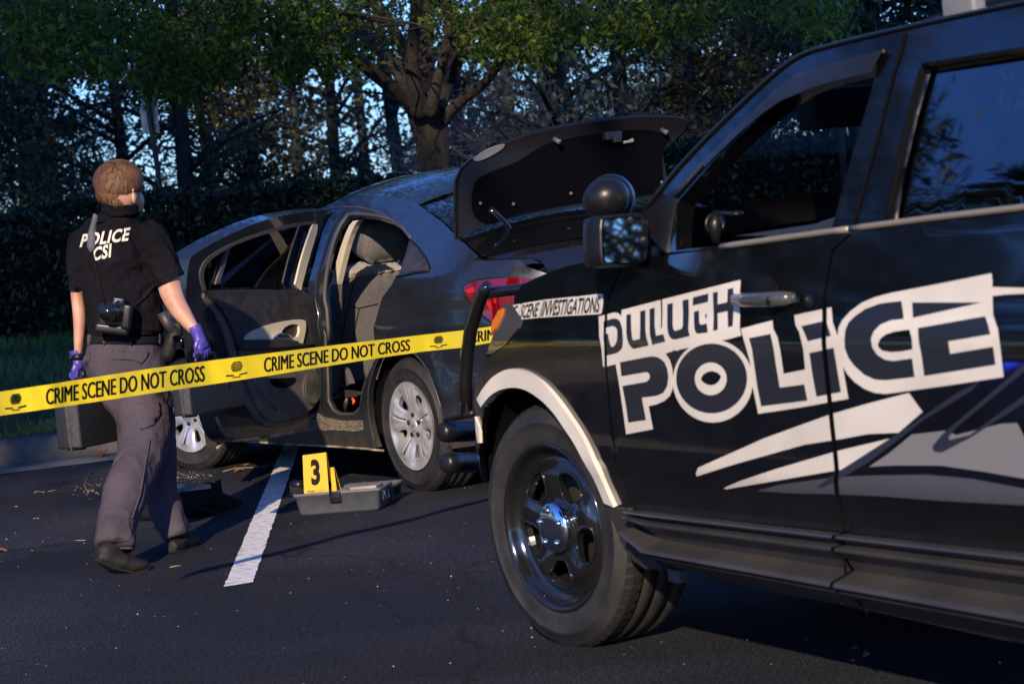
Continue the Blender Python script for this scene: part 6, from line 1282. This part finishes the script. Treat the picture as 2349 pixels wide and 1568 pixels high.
strapline('shoulder_pad', 'P1', ((600, 560), (588, 620), (574, 690), (571, 760), (576, 796)), (.010, .012, .016, .017, .008), M['strap_grey'])
strapline('strap', 'P1', ((577, 790), (592, 850), (608, 930), (626, 1020), (640, 1060), (655, 1110)), (.004,)*6, M['nylon'])
strapline('strap', 'P1', ((1010, 960), (955, 1020), (915, 1068), (870, 1110), (825, 1150)), (.004, .006, .006, .005, .004), M['nylon'])
# ================================================================== CARRIED CASES
def case(name, label, corner, th, ln, ht, handpt):
    """corner: world point of the near lower edge"""
    fwd = UD; sd = -VD      # length runs away to the right, thickness to the left
    Mx = Matrix(((fwd.x, sd.x, 0, corner.x), (fwd.y, sd.y, 0, corner.y), (0, 0, 1, corner.z), (0, 0, 0, 1)))
    e = empty(name, label, 'case', M=Mx)
    mb = MB(); mb.box((0, 0.0, 0), (ln, th*0.46, ht), bev=.010); mb.build('shell', M['case'], e)
    mb = MB(); mb.box((0.002, th*0.48, 0.002), (ln-.002, th, ht-.002), bev=.010); mb.build('shell', M['case'], e)
    mb = MB(); mb.box((-0.004, th*0.40, -.004), (ln+.004, th*0.47, ht+.004), bev=.003); mb.build('rim', M['case_band'], e)
    mb = MB(); mb.box((-0.003, 0.004, 0.01), (0.0, th*0.38, ht-.01), bev=.001); mb.build('end_panel', M['case_band'], e)
    for x in (.12, ln-.12):
        mb = MB(); mb.box((x-.018, th*.30, ht), (x+.018, th*.62, ht+.012), bev=.003); mb.build('latch', M['black_gloss'], e)
    mb = MB(); mb.tube([(ln/2-.075, th*.45, ht), (ln/2-.07, th*.45, ht+.028), (ln/2-.05, th*.45, ht+.04), (ln/2+.05, th*.45, ht+.04), (ln/2+.07, th*.45, ht+.028), (ln/2+.075, th*.45, ht)], .010, 10); mb.build('handle', M['black_satin'], e)
    mb = MB(); mb.tube([(ln*.72, -.0015, ht*.5), (ln*.72, .001, ht*.5)], .013, 20); mb.build('boss', M['black_satin'], e)
    for x in (.05, ln-.05):
        mb = MB(); mb.box((x-.015, th*.2, -.008), (x+.015, th*.8, 0.0), bev=.002); mb.build('foot', M['black_satin'], e)
    return e
def dxy(X, Y, Yw): return at_y('D', X, Y, Yw)
case('hard_case', 'black hard case in the officer\'s right gloved hand beside the open car door', dxy(442, 954, 9.92), .095, .40, .20, None)
case('hard_case', 'larger black hard case hanging from the officer\'s left hand above the kerb', dxy(188, 1029, 9.98), .125, .42, .28, None)
# ================================================================== BARRIER TAPE
tp_rows = [(-40, 904, 959, 7.55), (0, 898, 953, 7.6), (120, 880, 936, 7.75), (240, 861, 918, 7.95), (344, 845, 902, 8.1), (480, 827, 882, 8.35), (631, 808, 859, 8.6), (760, 792, 838, 8.85), (880, 778, 819, 9.1), (975, 767, 805.5, 9.3), (1060, 757.5, 797, 9.45), (1130, 748, 785, 9.6), (1200, 739, 774, 9.7)]
TO = at_y('D', 600, 840, 8.6); tpo = empty('barrier_tape', 'yellow CRIME SCENE DO NOT CROSS tape stretched across the scene behind the push bar', 'tape', TO)
def tape_pt(X, v, lift=0.0):
    for a, b in zip(tp_rows, tp_rows[1:]):
        if X <= b[0] or b is tp_rows[-1]:
            t = (X-a[0])/(b[0]-a[0]); top = a[1]*(1-t)+b[1]*t; bot = a[2]*(1-t)+b[2]*t; Y = a[3]*(1-t)+b[3]*t
            break
    y = bot+(top-bot)*v; Y += 0.016*sin(X*0.017+v*.6)+0.005*sin(X*0.043+.5*v)+0.0016*sin(X*0.13+3*v)
    return at_y('D', X, y, Y-lift)-TO
mb = MB(); rings = [[tape_pt(X, v) for v in (0, .2, .4, .6, .8, 1)] for X in range(-40, 1201, 8)]; mb.loft(rings, closed=False, cap=False); rib = mb.build('ribbon', M['tape'], tpo)
def tape_text(x0, x1, t_='CRIME SCENE DO NOT CROSS', v0=.17, v1=.83, **kw):
    kw.setdefault('bold', 0.0); V, F = text_tris(t_, **kw); mb = MB(); [mb.add([tape_pt(x0+(x1-x0)*u+dx, v0+(v1-v0)*v, lf) for u, v in V], F, False) for dx, lf in ((-.9, .0015), (.0, .0018), (.9, .0021))]; mb.build('tape_lettering', M['ink'], tpo)
for x0, x1 in ((106, 469), (606, 940), (1076, 1400)):
    if x1 < 1200: tape_text(x0, x1)
tape_text(1078, 1148, 'CRIME')
for xc in (36, 543, 1006):
    s_ = 1.0 if xc < 600 else .8; L_ = []
    def tm(u, v): return tape_pt(u, v, .0)+Vector((0, -.004, 0))
    el = lambda cx, cy, rx, ry, n=20: [(cx+rx*cos(2*pi*k/n), cy+ry*sin(2*pi*k/n)) for k in range(n)]
    mb = MB()
    def poly(pts): mb.add([tape_pt(a, b, .0015) for a, b in pts], [tuple(range(len(pts)))], False)
    for k in range(7):
        v0 = .40+k*.062; hw_ = 13*s_*sqrt(max(0, 1-((v0+.02-.60)/.26)**2)); poly([(xc-hw_, v0), (xc+hw_, v0), (xc+hw_, v0+.042), (xc-hw_, v0+.042)])
    poly([(xc-25*s_, .24), (xc-4*s_, .20), (xc-8*s_, .27), (xc-24*s_, .30)]); poly([(xc+25*s_, .24), (xc+4*s_, .20), (xc+8*s_, .27), (xc+24*s_, .30)]); poly([(xc-10*s_, .13), (xc+10*s_, .13), (xc+7*s_, .17), (xc-7*s_, .17)])
    mb.build('tape_emblem', M['ink'], tpo)
# ================================================================== EVIDENCE KIT
bl = at_z('BX', 215, 1412); br = at_z('BX', 1652, 1300); rb_ = at_z('BX', 1800, 1192)
ux = (br-bl); ux.z = 0; L_ = ux.length; ux.normalize(); uy = Vector((-ux.y, ux.x, 0)); dep = max(.15, min(.30, (rb_-br).dot(uy)))
kit = empty('evidence_kit', 'open grey plastic evidence box on the asphalt beside the white line', 'tool box', M=Matrix(((ux.x, uy.x, 0, bl.x), (ux.y, uy.y, 0, bl.y), (0, 0, 1, 0), (0, 0, 0, 1))))
KM = kit.matrix_world.copy() if False else Matrix(((ux.x, uy.x, 0, bl.x), (ux.y, uy.y, 0, bl.y), (0, 0, 1, 0), (0, 0, 0, 1))); KI = KM.inverted()
HK = 0.105
def tub(name, x0, x1, y0, y1, h, fl, m, par, th=.006):
    def rr(x0, x1, y0, y1, z, r=.018):
        o = []
        for cx, cy, a0 in ((x1-r, y1-r, 0), (x0+r, y1-r, 90), (x0+r, y0+r, 180), (x1-r, y0+r, 270)):
            for k in range(5): a = radians(a0+22.5*k); o.append(Vector((cx+r*cos(a), cy+r*sin(a), z)))
        return o
    mb = MB(); mb.loft([rr(x0+.01, x1-.01, y0+.01, y1-.01, 0.0, .012), rr(x0, x1, y0, y1, .012), rr(x0-fl*.9, x1+fl*.9, y0-fl*.9, y1+fl*.9, h-.016), rr(x0-fl-.006, x1+fl+.006, y0-fl-.006, y1+fl+.006, h-.013), rr(x0-fl-.006, x1+fl+.006, y0-fl-.006, y1+fl+.006, h), rr(x0-fl+.004, x1+fl-.004, y0-fl+.004, y1+fl-.004, h), rr(x0+.01, x1-.01, y0+.01, y1-.01, .014, .012)], True, True)
    return mb.build(name, m, par)
tub('box_tray', 0, L_, 0, dep, HK, .014, M['box_grey'], kit)
lid2 = tub('box_lid', 0.0, L_, dep+.03, dep*2+.02, .085, .012, M['box_grey'], kit)
mb = MB(); mb.box((.03, dep+.05, .06), (L_*.60, dep*1.95, .092), bev=.004); mb.build('lid_insert', mat('clear_organiser', (0.45, 0.45, 0.45), 0.15, Coat_Weight=0.6), kit)
for x0, x1, z in ((.30, .47, .108), (.20, .29, .098)):
    mb = MB(); mb.box((L_*x0*2, dep*.35, .03), (L_*x1*2, dep*.95, z), bev=.006); mb.build('inner_tray', vary(mat('tray_taupe', (0.2, 0.18, 0.16), 0.4), (0.16, 0.145, 0.13), (0.24, 0.21, 0.19), 10, 4), kit)
def KL(x, y, yl): # frame px on the kit's local plane y = yl
    d = ray(*px('BX', x, y)); o_ = KI @ C0; dl = KI.to_3x3() @ d; k = (yl-o_.y)/dl.y; return o_+dl*k
mb = MB(); p = KL(850, 1040, -.022); mb.box((p.x-.026, -.030, p.z-.028), (p.x+.026, -.010, p.z+.022), bev=.003); mb.box((p.x-.020, -.034, p.z-.012), (p.x+.022, -.028, p.z+.004), bev=.002); mb.build('latch', M['black_gloss'], kit)
mb = MB(); mb.tube([(L_+.018, dep*.2, .09), (L_+.022, dep*.2, .05), (L_+.022, dep*.55, .045), (L_+.018, dep*.55, .085)], .0025, 6); mb.box((L_+.006, dep*.22, .04), (L_+.014, dep*.52, .09), bev=.002); mb.build('end_catch', M['chrome'], kit)
mb = MB(); mb.box((L_+.010, dep*1.35, .03), (L_+.014, dep*1.8, .065), bev=.001); mb.build('label_plate', M['ink'], kit)
# markers standing in the kit
def marker(label, q, num, yl, tm_=None, small=True, tq=None):
    A_ = [KL(x, y, yl) for x, y in q]     # bl, br, tr, tl
    e = empty('evidence_marker', label, 'marker', tuple(KM @ A_[0]), rz=atan2(ux.y, ux.x)); base_ = A_[0]; P = [a-base_ for a in A_]
    back = [P[0]+Vector((0, .075, 0)), P[1]+Vector((0, .075, 0)), P[2]+Vector((0, .012, 0)), P[3]+Vector((0, .012, 0))]
    mb = MB(); th = Vector((0, .0025, 0)); v = P+[p+th for p in P]; mb.add(v, [(0, 1, 2, 3), (7, 6, 5, 4), (0, 4, 5, 1), (1, 5, 6, 2), (2, 6, 7, 3), (3, 7, 4, 0)], False); mb.build('front_panel', M['marker'], e)
    mb = MB(); v = back+[p+th for p in back]; mb.add(v, [(0, 1, 2, 3), (7, 6, 5, 4), (0, 4, 5, 1), (1, 5, 6, 2), (2, 6, 7, 3), (3, 7, 4, 0)], False); mb.add([P[3], P[2], back[2], back[3]], [(0, 1, 2, 3)], False); mb.build('rear_panel', M['marker'], e)
    def f(q4):
        a, b, c, d = [KL(x, y, yl)-base_ for x, y in q4]
        return lambda u, v: a*(1-u)*(1-v)+b*u*(1-v)+c*u*v+d*(1-u)*v+Vector((0, -.0015, 0))
    text_on('number', num, f(tq), M['ink'], e, bold=.045)
    if small:
        text_on('small_print', 'SIRCHIE', f(((352, 975), (482, 965), (480, 940), (355, 950))), M['ink'], e, bold=.03)
        text_on('small_print', 'Products  Vehicles  Training', f(((500, 955), (692, 940), (690, 924), (500, 938))), M['ink'], e)
        text_on('small_print', '(800) 356-7311   www.sirchie.com', f(((402, 990), (650, 968), (648, 954), (402, 976))), M['ink'], e)
    return e
marker('yellow numbered marker reading 3, standing upright in the grey box', ((300, 1065), (745, 1030), (690, 262), (270, 315)), '3', .012, tq=((432, 858), (596, 838), (570, 376), (410, 386)))
marker('smaller yellow numbered marker half hidden behind the one reading 3', ((640, 980), (885, 955), (830, 530), (600, 548)), '5', .070, small=False, tq=((650, 950), (800, 940), (776, 640), (640, 650)))
mb = MB(); fo_ = KM @ KL(170, 930, .05); fl_e = empty('forensic_torch', 'black pistol-shaped torch resting on the left rim of the grey box', 'torch', tuple(fo_), rz=atan2(ux.y, ux.x))
def FLp(x, y, yl=.05): return KL(x, y, yl)-KL(170, 930, .05)
mb = MB(); mb.tube([FLp(45, 835), FLp(95, 838), FLp(96, 838), FLp(290, 850)], [.014, .015, .022, .024], 14, flat=(1, .9)); mb.build('barrel', M['black_satin'], fl_e)
mb = MB(); a = FLp(130, 930); mb.box((a.x-.02, -.018, a.z-.018), (FLp(300, 930).x, .018, a.z+.022), bev=.006); mb.tube([FLp(170, 880), FLp(150, 960), FLp(175, 1005)], [.008, .006, .008], 8); mb.build('grip', M['black_matt'], fl_e)
# ================================================================== SOFT BAG
bo = at_z('P2', 1240, 1050); bag = empty('soft_bag', 'open black soft bag lying on the asphalt behind the officer\'s legs', 'bag', tuple(bo))
def BP(x, y, dy=0.0): return at_y('P2', x, y, bo.y+dy)-bo
mb = MB(); rings = []
fr_ = [BP(875, 1075, .1), BP(1000, 1072, .05), BP(1130, 1060, 0), BP(1270, 1040, 0), BP(1355, 1000, .06)]
def bagring(i, base, top, d):
    return [base, base.lerp(top, .35)+Vector((0, -.015, 0)), base.lerp(top, .75)+Vector((0, -.01+.008*sin(i*2.3), 0)), top, top+Vector((0.01, .02, .008)), top+Vector((.01, .05, -.02)), top+Vector((.0, d-.03, -.01)), top+Vector((0, d, .012)), base+Vector((0, d+.02, .03))]
tops = [BP(890, 960, .1), BP(1000, 925, .05), BP(1130, 905, 0), BP(1260, 893, 0), BP(1340, 872, .05)]
rings = []
for k in range(17):
    t = k/16*4; i = min(3, int(t)); u = t-i; b_ = fr_[i].lerp(fr_[i+1], u); t_ = tops[i].lerp(tops[i+1], u)
    rings.append(bagring(k, Vector((b_.x, b_.y, 0)), t_+Vector((0, 0, .006*sin(k*1.7))), .30))
mb.loft(rings, closed=True, cap=True); bgm = mb.build('bag_body', M['nylon'], bag)
fpo = MB(); rg_ = []
for k in range(9):
    t = k/8; a = BP(1335, 870, .12).lerp(BP(1488, 925, .30), t); hgt = .11*(1-t)**.7+.01; rg_.append([Vector((a.x, a.y, 0)), Vector((a.x+.01*sin(k*2), a.y-.04*(1-t), hgt*.5)), Vector((a.x, a.y, hgt)), Vector((a.x, a.y+.10, hgt*.8)), Vector((a.x, a.y+.2, 0))])
fpo.loft(rg_, closed=False, cap=False); fp_ = fpo.build('bag_flap', M['nylon'], bag)
mb = MB(); mb.add([BP(1100, 893, .02), BP(1325, 866, .02), BP(1320, 838, .26), BP(1110, 838, .26)], [(0, 1, 2, 3)], False); mb.build('bag_lining', mat('blue_lining', (0.03, 0.05, 0.08), 0.4), bag)
mb = MB(); mb.tube([BP(1215, 940, -.03), BP(1235, 975, -.05), BP(1265, 990, -.06), BP(1320, 1010, -.04), BP(1350, 1012, -.02)], [(.004, .014)]*5, 8, up=(0, 0, 1)); mb.build('carry_strap', M['nylon'], bag)
# ================================================================== LITTER ON THE GROUND
def leafobj(label, c, x, y, s, col, z=0.0, seed=0, grp='fallen leaves on the asphalt'):
    rn = random.Random(seed); p = at_z(c, x, y, z); mb = MB(); V = []; n = 14
    for k in range(n):
        a = 2*pi*k/n; r = s*(0.55+0.45*abs(sin(a*2.5+rn.random()*.4))); V.append(Vector((r*cos(a), r*0.7*sin(a), 0.35*s*abs(sin(a+rn.random()))+.002)))
    V.append(Vector((0, 0, .004))); mb.add(V, [(k, (k+1) % n, n) for k in range(n)], True); mb.tube([(0, 0, .004), (s*.8, s*.3, .01), (s*1.5, s*.4, .004)], .0012, 4)
    o = mb.build('fallen_leaf', col); o.location = p; o.rotation_euler = (rn.uniform(-.3, .3), rn.uniform(-.2, .2), rn.uniform(0, 6)); tag(o, label, 'leaf', grp); return o
lb = vary(mat('dead_leaf', (0.16, 0.07, 0.03), 0.7), (0.11, 0.05, 0.02), (0.24, 0.11, 0.045), 30, 4); ly = mat('yellow_leaf', (0.38, 0.30, 0.06), 0.6)
leafobj('curled brown leaf standing against the kerb under the left case', 'P2', 400, 668, .055, lb, .0, 1); leafobj('long brown leaf at the kerb beside the officer\'s knee', 'P2', 640, 655, .07, lb, .02, 2)
leafobj('small yellow leaf left of the officer, nearer its pale twin', 'P2', 228, 893, .016, ly, 0, 3); leafobj('small yellow leaf left of the officer, closer to the twigs', 'P2', 262, 895, .018, ly, 0, 4)
leafobj('pale leaf on dark asphalt below the yellow leaves', 'P2', 85, 990, .016, ly, 0, 5); leafobj('brown leaf at the left edge of the frame', 'P2', 8, 1262, .03, lb, 0, 6); leafobj('orange leaf scraps beside the front wheel', 'LN', 262, 322, .035, lb, 0, 7); leafobj('tiny greenish leaf near the middle of the bare asphalt', 'P2', 232, 1060, .013, ly, 0, 8)
def twig(label, c, pts, r=.0016):
    P = [at_z(c, x, y, .004) for x, y in pts]; mb = MB(); o0 = P[0].copy(); mb.tube([p-o0+Vector((0, 0, .002*(i % 2))) for i, p in enumerate(P)], r, 5); o = mb.build('twig', mat('twig', (0.22, 0.14, 0.08), 0.8)); o.location = o0; tag(o, label, 'twig', 'twigs on the asphalt'); return o
twig('curved hooked twig left of the officer\'s boot', 'P2', ((582, 758), (545, 805), (530, 850), (545, 880), (592, 882)), .0022); twig('straight thin twig in front of the officer\'s left boot', 'P2', ((465, 1192), (500, 1194), (540, 1190)), .0025)
twig('short reddish twig right of the officer\'s toe', 'P2', ((1065, 1360), (1100, 1356), (1138, 1350)), .003); twig('long thin twig running from the front tyre to the white line', 'LN', ((100, 325), (220, 295), (330, 288), (450, 285), (530, 265), (590, 252)), .003); twig('short twig under the open door, above the longer one', 'LN', ((300, 262), (350, 250), (400, 238)), .0025); twig('pale twig among pebbles near the kerb', 'P2', ((300, 885), (340, 880), (372, 868)), .002)
V = []; F_ = []; rn = random.Random(12)
for i in range(380):
    if i < 70: p = at_z('P2', rn.gauss(600, 90), rn.gauss(870, 26), 0)
    elif i < 150: p = at_z('P2', rn.gauss(1190, 80), rn.gauss(790, 14), 0)
    else: p = Vector((rn.uniform(-3.2, 2.5), rn.uniform(6, 14.5), 0))
    s_ = rn.uniform(.0012, .0028)*(1.5 if rn.random() < .08 else 1); k = len(V)
    V += [p+Vector((s_, 0, 0)), p+Vector((0, s_, 0)), p+Vector((-s_, 0, 0)), p+Vector((0, -s_, 0)), p+Vector((0, 0, s_*1.2))]; F_ += [(k, k+1, k+4), (k+1, k+2, k+4), (k+2, k+3, k+4), (k+3, k, k+4)]
mb = MB(); mb.v = V; mb.f = F_; mb.m = [0]*len(F_); mb.sm = [False]*len(F_); tag(mb.build('pebbles', mat('pebble', (0.45, 0.42, 0.38), 0.7)), kind='stuff')
# ================================================================== TREES BESIDE AND BEHIND THE CAMERA
def copy_at(pr, x, y, z, s, label, group, sz=None):
    o = copy_tree(pr); o.location = (x, y, z); o.scale = (s, s, sz or s); o.rotation_euler = (0, 0, random.uniform(0, 6.28)); o['label'] = label; o['group'] = group; return o
SH = wood_tree('tall_sun_blocker', 'added tall tree with a high dense crown blocking the sun from behind the camera', 27, 4.9, 11.0, 30000, 0.42, (0.02, 0.03, 0.01), (0.06, 0.06, 0.02), 'b', 31, 0.22)  # unseen tree, added so its high crown keeps sun off the background
SL = wood_tree('flat_sun_blocker', 'added flat-crowned tree shading the hedge from between the tall trees behind the camera', 12.7, 4.6, 10.4, 8000, 0.36, (0.02, 0.03, 0.01), (0.06, 0.06, 0.02), 'b', 32, 0.4)  # unseen tree, added with a low flat crown to shade the hedge
SL.location = (-7.7, -6, 0)
copy_at(SL, 0.2, -6, 0, 1.0, 'added flat-crowned tree shading the hedge from behind the camera, the one nearer the SUV', 'added sun-blocking trees behind the camera')
for i, (x, y) in enumerate([(-10.6, -6), (-16, -6), (1.6, -6.5), (6.2, -6)]):
    if i == 0: SH.location = (x, y, 0); SH['group'] = 'added sun-blocking trees behind the camera'
    else: copy_at(SH, x, y, 0, 1.0, 'added tall tree with a high dense crown blocking the sun from behind the camera', 'added sun-blocking trees behind the camera')
for i, (x, y, pr, s) in enumerate([(-13, 17, P2, .8), (-17, 22, P1, .9), (-22, 19, P3, .8), (-27, 24, P1, 1.0), (-26, 14, P2, 1.0), (-32, 20, P1, .9), (-34, 12, P3, .9), (-20, 28, P1, 1.0), (-38, 26, P1, 1.1), (-42, 16, P1, 1.0), (-33, 32, P3, 1.2), (-14, 25, P1, .8), (-25.5, 22.8, P3, 1.3), (-30, 30, P1, 1.3)]):
    copy_at(pr, x, y, 0.3, s, 'sunlit tree at the edge of the wood, outside the left of the frame', 'trees beyond the left edge of the frame')

for i, (x, y, pr, s) in enumerate([(7.5, -4.5, P4, .9), (9.5, -8, P1, .9), (7.0, -13, P4, 1.0), (10.5, -17, P1, .8), (5.0, -20, P1, .9), (13, -12, P4, 1.1), (9, -24, P1, 1.0)]):
    copy_at(pr, x, y, 0, s, 'autumn tree behind the photographer, seen only in the door mirror', 'trees seen only in the door mirror')

# blue warning light standing left of the frame; the photograph shows it only as blue glints in the doors
wl_ = empty('warning_light', 'blue flashing warning light bar on a short tripod, outside the left of the frame', 'warning light', (-4.2, 7.25, 0), rz=radians(63))
mb = MB(); mb.box((-.45, -.08, .36), (.45, .08, .40), bev=.01); mb.build('light_bar_base', M['black_satin'], wl_)
em = mat('blue_lamp', (0.01, 0.03, 0.5), 0.2); b_e = em.node_tree.nodes['Principled BSDF']; b_e.inputs['Emission Color'].default_value = (0.02, 0.07, 1.0, 1); b_e.inputs['Emission Strength'].default_value = 5.0
for x in (-.30, .02, .33):
    mb = MB(); mb.box((x-.05, -.05, .402), (x+.05, .05, .445), bev=.015); mb.build('blue_lens', em, wl_)
for a in (90, 210, 330):
    mb = MB(); mb.tube([(0, 0, .36), (.32*cos(radians(a)), .32*sin(radians(a)), 0.01)], .012, 8); mb.build('tripod_leg', M['black_satin'], wl_)

copy_at(P3, -20.5, 23.2, 0, 1.2, 'very tall dark pine beyond the left edge of the frame, mirrored in the SUV window', 'trees beyond the left edge of the frame', 2.1)
